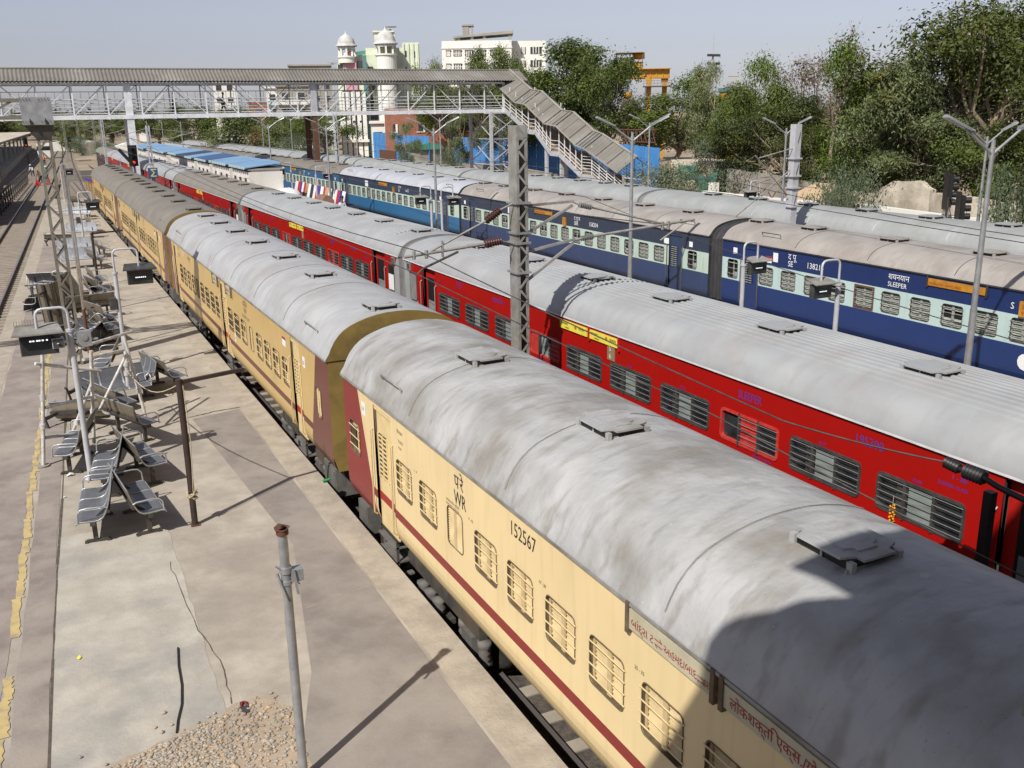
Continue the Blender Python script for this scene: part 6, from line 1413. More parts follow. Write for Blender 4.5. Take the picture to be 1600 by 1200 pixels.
for lb, u, D, w_, mt in (('white tarpaulin shelter in the far yard', 190, 205, 3, 'plaster_white'), ('pale blue tarpaulin shelter in the far yard', 196, 214, 3.5, 'pale_blue'), ('grey container at the far yard edge', 148, 240, 4, 'stone_grey'), ('long white container beyond the signals', 112, 262, 6, 'plaster_white')):
    x, y = far(u, D); b = MB(); b.ext([(-w_, -.3), (-w_, 1.6), (0, 2.6), (w_, 1.6), (w_, -.3)], -2, 2, 0, False, True, True); tag(b.build('yard_shelter', M[mt], loc=(x, y, 0)), lb, 'shelter')
T('olive', 'scrubby tree left of the far red signals', 92, 188, 250, 40, -.3)
T('olive', 'scrubby tree right of the far red signals', 128, 184, 280, 50, -.3)
T('neem', 'round tree behind the far tarpaulins', 205, 176, 250, 60, -.3)
T('bush', 'dusty bush beside the far yard tracks', 158, 222, 190, 30, -.3)
T('bush', 'dusty bush near the far white container', 120, 214, 230, 26, -.3)
b = MB(); wl = thing('woodland', 'distant band of trees along the horizon', 'woodland', (0, 0, 0)); wl['kind'] = 'stuff'
rng = np.random.default_rng(5); bl_ = []
for k in range(150):
    u = rng.uniform(-80, 1000); D = rng.uniform(420, 560); x, y = far(u, D); h = rng.uniform(6, 11); bl_.append(((x, y, h*.45), (rng.uniform(8, 14), rng.uniform(8, 14), h*.62)))
o = bpy.data.objects.new('foliage', leaf_mesh('foliage', leaves(bl_, 16000, 1.9, rng, .2, clump=22, cr=1.7, aspect=.6), [M['leaf_neem']])); COL.objects.link(o); o.parent = wl; o['kind'] = 'stuff'
# ================================================================== walls, fences, huts on the right
def wall_run(name, label, cat, pts, mat, th=.4, cap=None):
    b = MB()
    for (x0, y0, h0), (x1, y1, h1) in zip(pts[:-1], pts[1:]):
        d = Vector((x1-x0, y1-y0, 0)).normalized(); n = Vector((-d.y, d.x, 0))*th/2
        q = [(x0+n.x, y0+n.y), (x0-n.x, y0-n.y), (x1-n.x, y1-n.y), (x1+n.x, y1+n.y)]
        b.add([(*q[0], -.4), (*q[1], -.4), (*q[2], -.4), (*q[3], -.4), (*q[0], h0), (*q[1], h0), (*q[2], h1), (*q[3], h1)], [(4, 5, 6, 7), (0, 1, 5, 4), (1, 2, 6, 5), (2, 3, 7, 6), (3, 0, 4, 7), (3, 2, 1, 0)], 0)
    return tag(b.build(name, mat), label, cat)
def X(u, v, x): p = on_x(u, v, x); return (p.x, p.y, p.z)
rr = random.Random(2)
def stone_wall(label, uv, x, seed, mat):
    p0, p1 = on_x(*uv[0], x), on_x(*uv[-1], x); pts = []
    for (ua, va), (ub, vb) in zip(uv[:-1], uv[1:]):
        for k in range(6):
            f = k/6; q = on_x(ua+(ub-ua)*f, va+(vb-va)*f+rr.uniform(-1.5, 1.5), x); pts.append((x, q.y, q.z))
    return wall_run('stone_wall', label, 'wall', pts, mat, .45)
stone_wall('rubble stone wall with a ragged top in front of the trees', [(1462, 300), (1620, 325)], 37.0, 1, M['stone_pale'])
stone_wall('tall rough stone retaining wall below the drooping trees', [(1300, 292), (1330, 298), (1370, 302), (1400, 283), (1440, 284), (1462, 300)], 37.6, 2, M['stone_pale'])
stone_wall('weathered grey boundary wall left of the crossed-arm mast', [(1140, 262), (1200, 272), (1240, 280), (1300, 288)], 38.4, 3, M['stone_grey'])
wall_run('parapet_wall', 'low whitewashed wall along the farthest track', 'wall', [X(1100, 298, 30.0), X(1240, 312, 30.2), X(1360, 320, 30.4), X(1500, 338, 30.6), X(1640, 352, 30.8)], M['plaster_white'], .3)
wall_run('parapet_wall', 'low grey wall below the blue fence', 'wall', [X(640, 250, 40), X(800, 260, 40), X(870, 272, 40)], M['stone_grey'], .4)
b = MB(); rr = random.Random(4)
for k, (u, v) in enumerate(((1150, 290), (1190, 290), (1206, 296), (1232, 298), (1290, 300))):
    x, y, z = X(u, v+14, 30.1); b.tube((0+x-30, y-45, z), (x-30-.15, y-45+.15, z+.35), .03, 5, 0); b.tube((x-30, y-45, z), (x-30+.15, y-45-.1, z+.35), .03, 5, 0); b.tube((x-30, y-45, z-.6), (x-30, y-45, z), .035, 5, 0)
b.tube((.1, X(1150, 290, 30.1)[1]-45, 3.55), (.1, X(1290, 300, 30.1)[1]-45, 3.55), .012, 4, 0)
tag(b.build('wire_fence', M['rust'], loc=(30, 45, 0)), 'rusty forked wire posts along the low white wall', 'fence')
# blue sheet fences
def sheet_fence(label, uv, x, zb=.2):
    t = thing('sheet_fence', label, 'fence', (x, on_x(*uv[0], x).y, 0)); oy = t.location.y
    b = MB(); p = [on_x(u, v, x) for u, v in uv]
    for a, c in zip(p[:-1], p[1:]):
        n = max(1, int(abs(a.y-c.y)/1.1))
        for k in range(n):
            y0, y1 = a.y+(c.y-a.y)*k/n, a.y+(c.y-a.y)*(k+1)/n; z0, z1 = a.z+(c.z-a.z)*k/n, a.z+(c.z-a.z)*(k+1)/n; dx = .03 if k % 2 else 0
            b.box(dx, dx+.03, min(y0, y1)-oy+.01, max(y0, y1)-oy-.01, zb, min(z0, z1), 0)
            b.box(-.02+dx, dx, min(y0, y1)-oy, min(y0, y1)-oy+.05, zb, min(z0, z1), 0)
    b.build('sheeting', M['sheet_blue'], t); return t
sheet_fence('blue metal sheet fence below the brick building, left stretch', [(582, 207), (627, 208)], 46)
sheet_fence('blue metal sheet fence behind the leaning trees, middle stretch', [(622, 211), (670, 213)], 45.2)
sheet_fence('long blue metal sheet fence behind the stair tower', [(708, 214), (790, 216), (830, 217), (985, 226)], 45)
sheet_fence('bright blue sheet fence right of the stair roof', [(952, 223), (1031, 231)], 44)
b = MB()
for k in range(8): b.tube((0, k*.7, 0), (0, k*.7+.5, 1.1), .05, 5, 0); b.tube((0, k*.7+.5, 0), (0, k*.7, 1.1), .05, 5, 0)
b.tube((0, 0, 1.1), (0, 6, 1.1), .07, 5, 0); b.tube((0, 0, 0), (0, 6, 0), .07, 5, 0)
p = on_x(995, 222, 47); tag(b.build('steel_girder', M['rust'], loc=(47, p.y-3, p.z)), 'rusty red lattice girder lying above the blue fence', 'girder')
# tan roofed hut
h0 = on_x(1213, 300, 32.5); t = thing('hut', 'small hut with a tan hipped roof behind the grey roofs', 'hut', (32.5, 37.8, 0))
b = MB(); b.box(0, 2, 0, 2.6, -.3, 2.45, 0); b.build('wall', M['brick'], t)
b = MB(); b.add([(-.4, -.35, 2.45), (2.4, -.35, 2.45), (2.4, 3.1, 2.45), (-.4, 3.1, 2.45), (1.0, .45, 3.45), (1.0, 2.0, 3.45)], [(0, 1, 4), (1, 2, 5, 4), (2, 3, 5), (3, 0, 4, 5), (0, 3, 2, 1)], 0); b.build('roof', M['hut_tan'], t)
b = MB(); b.box(0, 1.6, 0, 1.4, 0, .12, 0); b.box(.1, 1.5, .2, 1.2, .12, .2, 1); tag(b.build('scrap_sheet', [M['frame_dark'], M['board_yellow']], loc=tuple(on_x(1292, 296, 36.5))), 'dark scrap sheet with a yellow stripe lying on the wall', 'scrap')
# pale building with green netting
t = thing('ruined_house', 'pale ruined house front with a dark window by the green netting', 'house', (38.9, 58.0, 0))
b = MB(); b.box(0, 3, -2.6, 2.6, -.2, 3.7, 0); b.build('wall', M['stone_pale'], t); b = MB(); b.box(-.03, .02, -.9, .6, 2.45, 3.25, 0); b.build('window', M['window_dark'], t)
b = MB(); n = 10
A = [on_x(1068+k*7, 254+(0 if k < 5 else (k-5)*7), 37.8) for k in range(6)]
for (u0, v0, u1, v1, sg) in ((1060, 256, 1085, 258, 2), (1085, 262, 1120, 268, 12)):
    q0, q1 = on_x(u0, v0, 37.5), on_x(u1, v1, 37.5); T0 = []; B0 = []
    for k in range(n+1): c_ = q0.lerp(q1, k/n); s_ = math.sin(math.pi*k/n)*sg*.04; T0.append((37.5-.1*math.sin(k), c_.y, c_.z-s_)); B0.append((37.5+.1*math.cos(k), c_.y, c_.z-s_*1.6-1.0))
    b.add(T0+B0, [(k, k+1, n+2+k, n+1+k) for k in range(n)], 0)
tag(b.build('shade_net', M['tarp_green']), 'sagging dark green shade netting by the ruined house', 'netting')
b = MB(); b.box(0, .5, 0, .5, 0, 2.6, 0); tag(b.build('gate_pillar', M['plaster_white'], loc=(36.2, 52.0, 0)), 'white gate pillar at the green netting', 'pillar')
# huts and barriers beyond the grey roofs, centre
t = thing('green_booth', 'small booth with a curved green roof by the blue fence', 'booth', (44.0, 128.0, 0)); b = MB(); b.box(0, 3, -2, 2, 0, 2.5, 0); b.build('wall', M['stone_grey'], t); b = MB(); b.ext([(-.4, 2.5)]+[(1.5-1.9*math.cos(R(k*18)), 2.5+.9*math.sin(R(k*18))) for k in range(1, 10)]+[(3.4, 2.5)], -2.4, 2.4, 0, False, True, True); b.build('roof', M['green_roof'], t)
b = MB(); b.box(0, .2, -3.2, 3.2, .3, 2.4, 0); b.box(0, .2, -3.3, 3.3, 2.4, 2.5, 0); p = on_x(605, 243, 40); tag(b.build('red_hoarding', M['rust'], loc=(40, p.y, 0)), 'rust red hoarding in front of the blue fence', 'hoarding')
b = MB(); [b.box(.02*0, .1, -3, 3, .5+k*.55, .8+k*.55, 0) for k in range(3)]; [b.box(.0, .1, y, y+.12, 0, 2.2, 0) for y in (-3, 0, 2.9)]; p = on_x(450, 228, 34); tag(b.build('barrier', M['board_orange'], loc=(34, p.y, .6)), 'orange and yellow slatted barrier beyond the grey roofs', 'barrier')
# ================================================================== buildings behind
def house(name, label, cat, u, D, wpx, vtop, depth, mat, rz=None, gz=0, vpx=190):
    x, y = far(u, D); a = math.atan2(-(x-CP.x), (y-CP.y)) if rz is None else rz
    return thing(name, label, cat, (x, y, gz), a), wpx*D/F, zat(u, vtop, D)-gz
def winrow(b, x0, x1, n, w, z0, z1, y=-.05, mi=0):
    for k in range(n): c_ = x0+(x1-x0)*(k+.5)/n; b.box(c_-w/2, c_+w/2, y, .02, z0, z1, mi)
# domed building
D = 178; s = D/F
t, w_, h_ = house('domed_building', 'pale mint building with two white domes, a pink gable and a green roof', 'building', 600, D, 125, 75, 12, None)
def px(u): return (u-600)*s
def pz(v): return zat(600, v, D)
b = MB()
b.box(px(578), px(658), 3, 16, 0, pz(73), 0); b.box(px(592), px(622), 2, 9, pz(74), pz(48), 0); b.box(px(590), px(621), 1.7, 9.3, pz(49), pz(46.5), 0)
for u in (634, 641, 648, 655): b.box(px(u)-.18, px(u)+.18, 2.8, 3, 0, pz(66), 0)
b.box(px(634), px(657.5), 3.0, 16, pz(73), pz(65), 0); b.box(px(536), px(580), 0, 14, 0, pz(100), 0); b.box(px(553), px(605), 2.2, 14, 0, pz(84), 0); b.box(px(538), px(556), .5, 6, pz(100), pz(90), 0); b.build('wall', M['plaster_mint'], t)
for c_, r_, z0, z1, dz in ((px(608), px(623)-px(608), 0, pz(88), 1), (px(551), px(563)-px(551), pz(98), pz(91), 0)):
    b = MB(); b.lathe([(r_, z0), (r_, z1), (r_*1.12, z1+.15), (r_*1.12, z1+.4), (0, z1+.4)], (c_, .2, 0), 28, 0, False)
    for k in range(8): a = k*math.pi/4; b.box(c_+math.cos(a)*r_*.92-.16, c_+math.cos(a)*r_*.92+.16, .2+math.sin(a)*r_*.92-.16, .2+math.sin(a)*r_*.92+.16, z1+.4, z1+1.9, 0)
    b.lathe([(r_, z1+1.55), (r_, z1+2.0), (r_*.9, z1+2.0), (r_*.9, z1+1.55)], (c_, .2, 0), 20, 0)
    b.build('turret', M['plaster_white'], t)
for c_, r_, z1 in ((px(608), px(623)-px(608), pz(88)+2.0), (px(551), px(564)-px(551), pz(91)+2.0)):
    b = MB(); b.lathe([(r_*1.2, 0), (r_*1.2, .2), (r_*1.0, .35), (r_*.98, r_*.35), (r_*.86, r_*.75), (r_*.6, r_*1.05), (r_*.28, r_*1.22), (r_*.12, r_*1.34), (.08, r_*1.6), (0, r_*1.75)], (c_, .2, z1), 20, 0); b.build('dome', M['dome'], t)
b = MB(); gx0, gx1 = px(547), px(564); gc = (gx0+gx1)/2; gw = (gx1-gx0)/2
gp = [(gx0, 0), (gx1, 0), (gx1, pz(88)), (gc+gw*.75, pz(84)), (gc+gw*.45, pz(79)), (gc, pz(76.5)), (gc-gw*.45, pz(79)), (gc-gw*.75, pz(84)), (gx0, pz(88))]
gy = -.4; b.add([(x, gy, z) for x, z in gp]+[(x, 3, z) for x, z in gp], [tuple(range(9))]+[(i, 9+i, 9+(i+1) % 9, (i+1) % 9) for i in range(9)], 0)
lst = [(x, gy-.12, z) for x, z in gp[2:]]; b.path(lst, .22, 5, 1); b.build('gable', [M['pink'], M['plaster_white']], t)
b = MB(); b.ext([(px(562), pz(84)), (px(562), pz(79)), (px(575), pz(77)), (px(592), pz(77)), (px(592), pz(84))], 3.5, 11, 0, False, True, True); b.build('roof', M['green_roof'], t)
boxes('window', [(px(u0), px(u1), (-.08 if u1 < 574 else 1.9 if u1 < 600 else 2.92), (.0 if u1 < 574 else 2.0 if u1 < 600 else 3.0), pz(v0), pz(v1)) for u0, u1, v0, v1 in ((537, 544, 106, 100), (564, 573, 106, 95), (578, 588, 108, 103), (634, 638.5, 88, 78), (647, 651, 89, 79), (634, 638, 110, 104), (647, 651, 110, 104), (581, 592, 187, 178), (581, 590, 140, 133))], M['window_dark'], t)
boxes('window', [(px(u)-.45, px(u)+.45, -.5, -.02, pz(214), pz(140)) for u in (545, 551, 560, 566)], M['window_dark'], t)
boxes('facade_column', [(px(u)-.35, px(u)+.35, -1.0, 0, 0, pz(143)) for u in (541, 548.5, 556.5, 564, 572)], M['plaster_white'], t); boxes('entrance_board', [(px(551), px(564), -.55, -.4, pz(216), pz(209))], M['pink'], t); boxes('entrance_canopy', [(px(538), px(577), -1.6, 0, pz(221), pz(217))], M['plaster_white'], t)
b = MB(); b.box(px(573), px(579), -.25, .05, 0, pz(86), 0); b.build('trim', M['teal_trim'], t)
b = MB(); b.tube((px(616), 5, pz(46.5)), (px(616), 5, pz(42)), .25, 8, 0); b.lathe([(0, .5), (1.2, .42), (1.2, .36), (0, .3)], (px(616), 5, pz(42)), 12, 0); b.build('roof_dish', M['stone_grey'], t)
# white office
D = 265; s = D/F; t, w_, h_ = house('office_block', 'large white office block with a concrete rooftop canopy', 'building', 773, D, 152, 70, 20, None)
def px(u): return (u-773)*s
def pz(v): return zat(773, v, D)
b = MB(); b.box(px(697), px(800), 0, 22, 0, pz(63), 0); b.box(px(800), px(852), 6, 22, 0, pz(62), 0); b.box(px(697)-.2, px(800)+.2, -.2, 22, pz(75), pz(73.5), 0); b.build('wall', M['plaster_white'], t)
b = MB(); b.add([(px(714), 1, pz(58)), (px(803), 1, pz(52)), (px(803), 14, pz(51)), (px(714), 14, pz(57)), (px(714), 1, pz(55.5)), (px(803), 1, pz(47)), (px(803), 14, pz(46)), (px(714), 14, pz(54))], [(3, 2, 1, 0), (4, 5, 6, 7), (0, 1, 5, 4), (1, 2, 6, 5), (2, 3, 7, 6), (3, 0, 4, 7)], 0)
for u in (722, 742, 760, 798): b.box(px(u)-.4, px(u)+.4, 1.5, 2.3, pz(70), pz(54), 0)
b.box(px(728), px(737), 3, 8, pz(54), pz(37), 0); b.box(px(727), px(744), 2.8, 8.2, pz(38.5), pz(36), 0); b.box(px(741), px(743), 3, 4, pz(54), pz(37), 0); b.build('roof_canopy', M['slab_grey'], t)
for v in (78, 99, 120, 141, 162):
    for u0, u1 in ((703, 710), (714, 726), (731, 743), (749, 762), (768, 782)):
        b = MB(); b.box(px(u0), px(u1), -.1, .1, pz(v+9), pz(v), 0); b.box(px(u0)-.1, px(u1)+.1, -.35, -.11, pz(v-1), pz(v-.2), 1)
        for k in range(1, 5): x = px(u0)+(px(u1)-px(u0))*k/5; b.box(x-.1, x+.1, -.14, -.1, pz(v+9), pz(v), 2)
        b.box(px(u0), px(u1), -.14, -.1, pz(v+4.8), pz(v+4), 2); b.build('window', [M['window_dark'], M['slab_grey'], M['plaster_white']], t)
    for u0, u1 in ((815, 822), (829, 846)):
        b = MB(); b.box(px(u0), px(u1), 5.9, 6.1, pz(v+5), pz(v-6), 0)
        for k in range(1, 4): x = px(u0)+(px(u1)-px(u0))*k/4; b.box(x-.1, x+.1, 5.86, 5.9, pz(v+5), pz(v-6), 2)
        b.build('window', [M['window_dark'], M['slab_grey'], M['plaster_white']], t)
# brick building
D = 150; s = D/F; t, w_, h_ = house('brick_building', 'red brick building with white framed openings behind the blue fence', 'building', 690, D, 160, 176, 12, None)
def px(u): return (u-690)*s
def pz(v): return zat(690, v, D)
b = MB(); b.box(px(605), px(765), 0, 12, 0, pz(168), 0); b.build('wall', M['brick'], t)
for u0, u1, v0, v1 in ((720, 742, 205, 188), (690, 700, 205, 190), (617, 621, 205, 193), (655, 662, 205, 192)):
    b = MB(); b.box(px(u0), px(u1), -.08, .1, pz(v0), pz(v1), 0); b.box(px(u0)-.3, px(u1)+.3, -.16, -.08, pz(v0+1.2), pz(v0), 1); b.box(px(u1), px(u1)+.3, -.16, -.08, pz(v0), pz(v1), 1)
    b.build('window', [M['window_dark'], M['plaster_white']], t)
# flats and small houses seen under and through the bridge
for nm, lb, u, D, wpx, vt, mt, rows in (('apartment_block', 'grey flats with open balconies seen through the bridge', 461, 215, 46, 135, 'slab_grey', 5), ('apartment_block', 'pale flats with a turquoise balcony seen through the bridge', 438, 235, 34, 138, 'plaster', 4), ('house', 'brown house seen through the bridge railing', 405, 240, 26, 162, 'brick', 2),
        ('house', 'white house left of the domed building', 513, 172, 24, 192, 'plaster_mint', 1), ('house', 'white annex at the foot of the domed building', 590, 160, 20, 193, 'plaster_white', 1), ('house', 'cream house seen through the bridge at left', 355, 260, 30, 124, 'plaster', 3), ('house', 'tiny white house among the far trees', 222, 330, 12, 186, 'plaster_white', 1),
        ('house', 'dark roofed block left of the domed building', 490, 260, 60, 103, 'slab_grey', 4)):
    t, w_, h_ = house(nm, lb, 'building', u, D, wpx, vt, 8, None); b = MB(); b.box(-w_/2, w_/2, 0, 9, 0, h_, 0); b.box(-w_/2-.3, w_/2+.3, -.4, 9.3, h_, h_+.35, 0); b.build('wall', M[mt], t)
    for k in range(rows):
        z = h_-2.6-k*3.0
        if z < 1: break
        n_ = max(1, int(w_/2.6)); boxes('window', [(-w_/2+w_*(j+.5)/n_-.65, -w_/2+w_*(j+.5)/n_+.65, -.05, .02, z, z+1.3) for j in range(n_)], M['window_dark'], t)
        if nm == 'apartment_block': boxes('balcony', [(-w_/2, w_/2, -1.2, -.02, z-1.0, z-.2)], M['pale_blue' if u == 438 else 'plaster'], t)
# gantry crane
D = 148; s = D/F; x, y = far(1000, D); t = thing('gantry_crane', 'yellow gantry crane with a covered trolley above the trees', 'crane', (x, y, 0), math.atan2(-(x-CP.x), y-CP.y))
def px(u): return (u-1000)*s
def pz(v): return zat(1000, v, D)
b = MB()
for yy in (0, 4): b.box(px(905), px(1042), yy, yy+.9, pz(122), pz(107.5), 0)
for u in range(960, 1042, 9): b.box(px(u)-.06, px(u)+.06, -.12, 0, pz(122), pz(107.5), 0)
b.box(px(905), px(1044), -.7, -.1, pz(108.3), pz(107.3), 0); b.build('girder', M['crane_yellow'], t)
for u0, u1, yy in ((1012, 1008, 0), (1036, 1034, 4.4)):
    b = MB(); b.add([(px(u0)-.55, yy, pz(122)), (px(u0)+.55, yy, pz(122)), (px(u0)+.38, yy, pz(131)), (px(u1)+.25, yy, 0), (px(u1)-.25, yy, 0), (px(u0)-.38, yy, pz(131))]+[(px(u0)-.55, yy+.8, pz(122)), (px(u0)+.55, yy+.8, pz(122)), (px(u0)+.38, yy+.8, pz(131)), (px(u1)+.25, yy+.8, 0), (px(u1)-.25, yy+.8, 0), (px(u0)-.38, yy+.8, pz(131))],
        [(0, 5, 2, 1), (5, 4, 3, 2), (6, 7, 8, 11), (11, 8, 9, 10)]+[(i, (i+1) % 6, 6+(i+1) % 6, 6+i) for i in range(6)], 0); b.build('leg', M['crane_yellow'], t)
b = MB(); b.box(px(1003), px(1046), -1.2, 5.6, pz(135.5), pz(134.5), 0)
for k in range(9): b.box(px(1004)+k*.5, px(1004)+k*.5+.05, -1.2, -1.15, pz(134.5), pz(127), 0)
for z in (131, 127): b.box(px(1003), px(1046), -1.2, -1.15, pz(z), pz(z)+.06, 0)
b.tube((px(1007), -.3, 0), (px(1010), -.3, pz(135)), .05, 4, 0); b.tube((px(1004), -.3, 0), (px(1007), -.3, pz(135)), .05, 4, 0); b.build('walkway', M['mast_olive'], t)
b = MB(); b.box(px(963), px(1002), .2, 4.4, pz(105.5), pz(102.5), 0); b.box(px(990), px(1003), 1.0, 3.0, pz(102.5), pz(96), 0); b.box(px(965), px(972), .6, 2.0, pz(102.5), pz(99), 0); b.tube((px(968), 1.5, pz(97)), (px(990), 1.5, pz(96)), .75, 10, 1); b.lathe([(0, 0), (.9, .1), (.9, 1.0), (0, 1.1)], (px(996), 2, pz(92)), 10, 0); b.build('trolley', [M['crane_yellow'], M['frame_dark']], t)
b = MB(); b.box(px(962), px(1004), -.3, 4.9, pz(82.2), pz(81.6), 0)
for u in (963, 983, 1002):
    for yy in (0, 4.5): b.tube((px(u), yy, pz(104)), (px(u), yy, pz(82)), .05, 4, 0)
b.build('canopy', M['mast_olive'], t)
b = MB(); b.tube((px(980), 2, pz(122)), (px(980), 2, pz(148)), .06, 4, 1); b.lathe([(0, 0), (.6, .3), (.75, .9), (.2, 1.1), (0, 1.1)], (px(980), 2, pz(155)), 10, 0); b.build('hook_block', [M['crane_yellow'], M['frame_dark']], t)
x, y = far(1143, 120); b = MB(); b.box(-.75, .75, 0, 1.5, 0, zat(1143, 143, 120), 0); b.box(-.9, .9, -.15, 1.65, zat(1143, 143, 120), zat(1143, 137, 120), 1); b.box(-.35, .35, .2, .9, zat(1143, 137, 120), zat(1143, 133, 120), 2)
for k in range(12): b.box(-.8, .8, -.05, 0, 2+k*.8, 2.08+k*.8, 0)
tag(b.build('silo', [M['crane_yellow'], M['teal_trim'], M['steel_light']], loc=(x, y, 0)), 'slim yellow silo half hidden by trees', 'silo')
x, y = far(1110, 130); hz = zat(1110, 84, 130); t = thing('floodlight_mast', 'tall floodlight mast with two rows of lamps above the trees', 'floodlight', (x, y, 0))
b = MB(); b.tube((0, 0, 0), (0, 0, hz), .22, 8, 0, .12); b.tube((0, 0, hz), (0, 0, hz+2.5), .04, 5, 0); b.build('mast', M['steel_paint'], t)
for z in (hz, hz-1.0):
    boxes('crossbar', [(-.85, .85, -.05, .05, z-.05, z)], M['steel_paint'], t); boxes('floodlight', [(-.93+k*.4, -.67+k*.4, -.3, .0, z-.34, z-.06) for k in range(5)], M['frame_dark'], t)
x, y = far(556, 140); t = thing('floodlight_mast', 'thin mast with small lamps before the domed building', 'floodlight', (x, y, 0)); hz = zat(556, 178, 140); b = MB(); b.tube((0, 0, 0), (0, 0, hz), .15, 6, 0, .08); b.build('mast', M['mast_grey'], t); boxes('floodlight', [(-.9+k*.5, -.6+k*.5, -.2, .1, hz-1.2*(k % 2), hz-1.2*(k % 2)+.3) for k in range(4)], M['frame_dark'], t)
for k, u in enumerate((524, 529)):
    x, y = far(u, 330); b = MB(); hz = zat(u, 96, 330)
    for sx in (-.6, .6): b.bar((sx, 0, 0), (sx*.6, 0, hz), .15, .15, 0)
    for j in range(6): b.bar((-.6, 0, hz-1-j*1.2), (.6, 0, hz-.4-j*1.2), .12, .12, 0); b.bar((.6, 0, hz-1-j*1.2), (-.6, 0, hz-.4-j*1.2), .12, .12, 0)
    b.box(-1.4, 1.4, -.1, .1, hz-.5, hz-.2, 0); tag(b.build('antenna_tower', M['steel_paint'], loc=(x, y, 0)), 'pale lattice antenna tower above the bridge roof, '+('left of the pair' if k == 0 else 'right of the pair'), 'antenna')
# ================================================================== signals
def signal(label, p, h, lit, flip=1, heads=1, hoods='black'):
    t = thing('rail_signal', label, 'signal', tuple(p)); b = MB(); b.tube((0, 0, 0), (0, 0, h), .07, 8, 0); b.bar((-.1, .12, 0), (-.1, .12, h), .02, .02, 0); b.bar((.1, .12, 0), (.1, .12, h), .02, .02, 0); b.build('post', M['galv' if hoods != 'black' else 'frame_dark'], t)
    b = MB(); z0 = h-.1; b.box(-.22, .22, -.08, .12, z0, z0+1.35, 0)
    for k in range(4): b.lathe([(.12, 0), (.13, .26)], (0, 0, 0), 10, 0); [0]; n_ = 20; b.v[-n_:] = [(x_, -.08-z_, z0+.2+k*.32+y_) for x_, y_, z_ in b.v[-n_:]]
    b.box(-.34, .34, .13, .15, z0-.1, z0+1.5, 0); b.build('signal_head', M['black'], t)
    if lit: b = MB(); b.lathe([(0, .0), (.10, .0)], (0, 0, 0), 12, 0); b.v = [(x_, -.13, z0+.2+y_) for x_, y_, z_ in b.v]; b.build('lamp_lens', M['signal_red'], t)
    return t
p = on_x(212, 268, 3.3); g_ = signal('black signal with a red light beside the white bridge column', (3.25, p.y, -.3), 2.6+zat(212, 262, p.y)-2.0, True)
b = MB(); b.box(-.35, .2, -.1, .1, 0, .3, 0); b.bar((0, 0, 0), (-1.0, 0, 1.3), .34, .24, 0); b.build('route_indicator', M['black'], g_, (-.0, 0, g_.children[1].location.z+3.4+.6)); 
for lb, u, vb, vt, X_ in (('dark signal on a steel ladder post before the stone wall', 1478, 345, 270, 30.0), ('dark signal seen side-on just right of the ladder signal', 1500, 345, 303, 29.0)):
    q = on_x(u, vb, X_); zt = on_x(u, vt, X_).z; t = signal(lb, (X_, q.y, -.3), zt+.3-1.3, False, hoods='pale'); t.rotation_euler.z = R(55)
    if u == 1478:
        b = MB(); [b.tube((-.9, yy, 0), (-.9, yy, zt-.6), .035, 5, 0) for yy in (-.25, .25)]; [b.bar((-.9, -.25, .4+k*.35), (-.9, .25, .4+k*.35), .03, .03, 0) for k in range(9)]; b.bar((-.9, 0, zt-.7), (0, 0, zt-.7), .04, .04, 0); b.bar((-.9, 0, zt-1.6), (0, 0, zt-.9), .03, .03, 0); b.build('ladder', M['dark_steel'], t)
for lb, u, v, D in (('far signal showing red beyond the left platform shed', 35, 225, 190), ('far red signal in the yard throat', 104, 222, 230), ('second far red signal in the yard throat', 113, 206, 260)):
    x, y = far(u, D); signal(lb, (x, y, -.3), max(1.5, zat(u, v, D)), True)
# ================================================================== left-hand side
t = thing('platform_shed', 'long platform shed with a pale roof edge at the far left', 'shed', (-10.2, 128, -.3), R(-2.85))
b = MB(); b.box(-9, 1.2, 0, 150, 4.15, 4.4, 0); b.box(-9, 1.3, -.1, 150, 4.4, 4.5, 1); b.build('roof', [M['dark_steel'], M['stone_pale']], t)
for k in range(12): b = MB(); b.box(-.15, .15, k*12+1, k*12+1.3, 1.0, 4.15, 0); b.bar((0, k*12+1.15, 3.2), (1.0, k*12+1.15, 4.1), .1, .1, 0); b.bar((0, k*12+1.15, 3.2), (-2, k*12+1.15, 4.1), .1, .1, 0); b.build('column', M['steel_light'], t)
slabs('platform', [[(-22, 60), (-10.0, 60), (-2.4, 290), (-14, 290)]], -.41, .75, M['concrete'])
t = thing('dark_coach', 'dark brown end of a coach at the left edge of the photo', 'train coach', (-10.25, 91, 0), R(-2.85))
b = MB(); b.box(0, 3.2, -11, 11, 1.0, 3.1, 0); b.build('body', M['body_maroon'], t); b = MB(); pr_ = full_prof(ICF_PROF); b.ext(pr_, -11, 11, 0, True); b.add([(x, 11, z) for x, z in pr_], [tuple(range(len(pr_)))], 0); b.add([(x, -11, z) for x, z in pr_], [tuple(range(len(pr_)))[::-1]], 0); b.build('roof', M['roof_tan'], t)
b = MB(); b.box(.2, 3, -10.8, 10.8, .3, 1.0, 0); b.build('underframe', M['underframe'], t)
boxes('window', [(3.19, 3.215, -9.5+k*2.2, -8.6+k*2.2, 1.9, 2.6) for k in range(9)], M['window_dark'], t)
t = thing('lattice_railing', 'dark lattice steel railing running beside the left track', 'railing', (-6.7, 90, 0), R(-3.2))
b = MB()
for k in range(16): y = k*2.7; b.bar((0, y, -.3), (0, y, 1.55), .09, .09, 0); b.bar((0, y, .1), (0, y+2.7, 1.5), .06, .06, 0); b.bar((.0, y, -.3), (-.5, y, 1.2), .06, .06, 0)
for z in (.25, .9, 1.55): b.bar((0, 0, z), (0, 43.2, z), .07, .08, 0)
b.build('panel', M['dark_steel'], t)
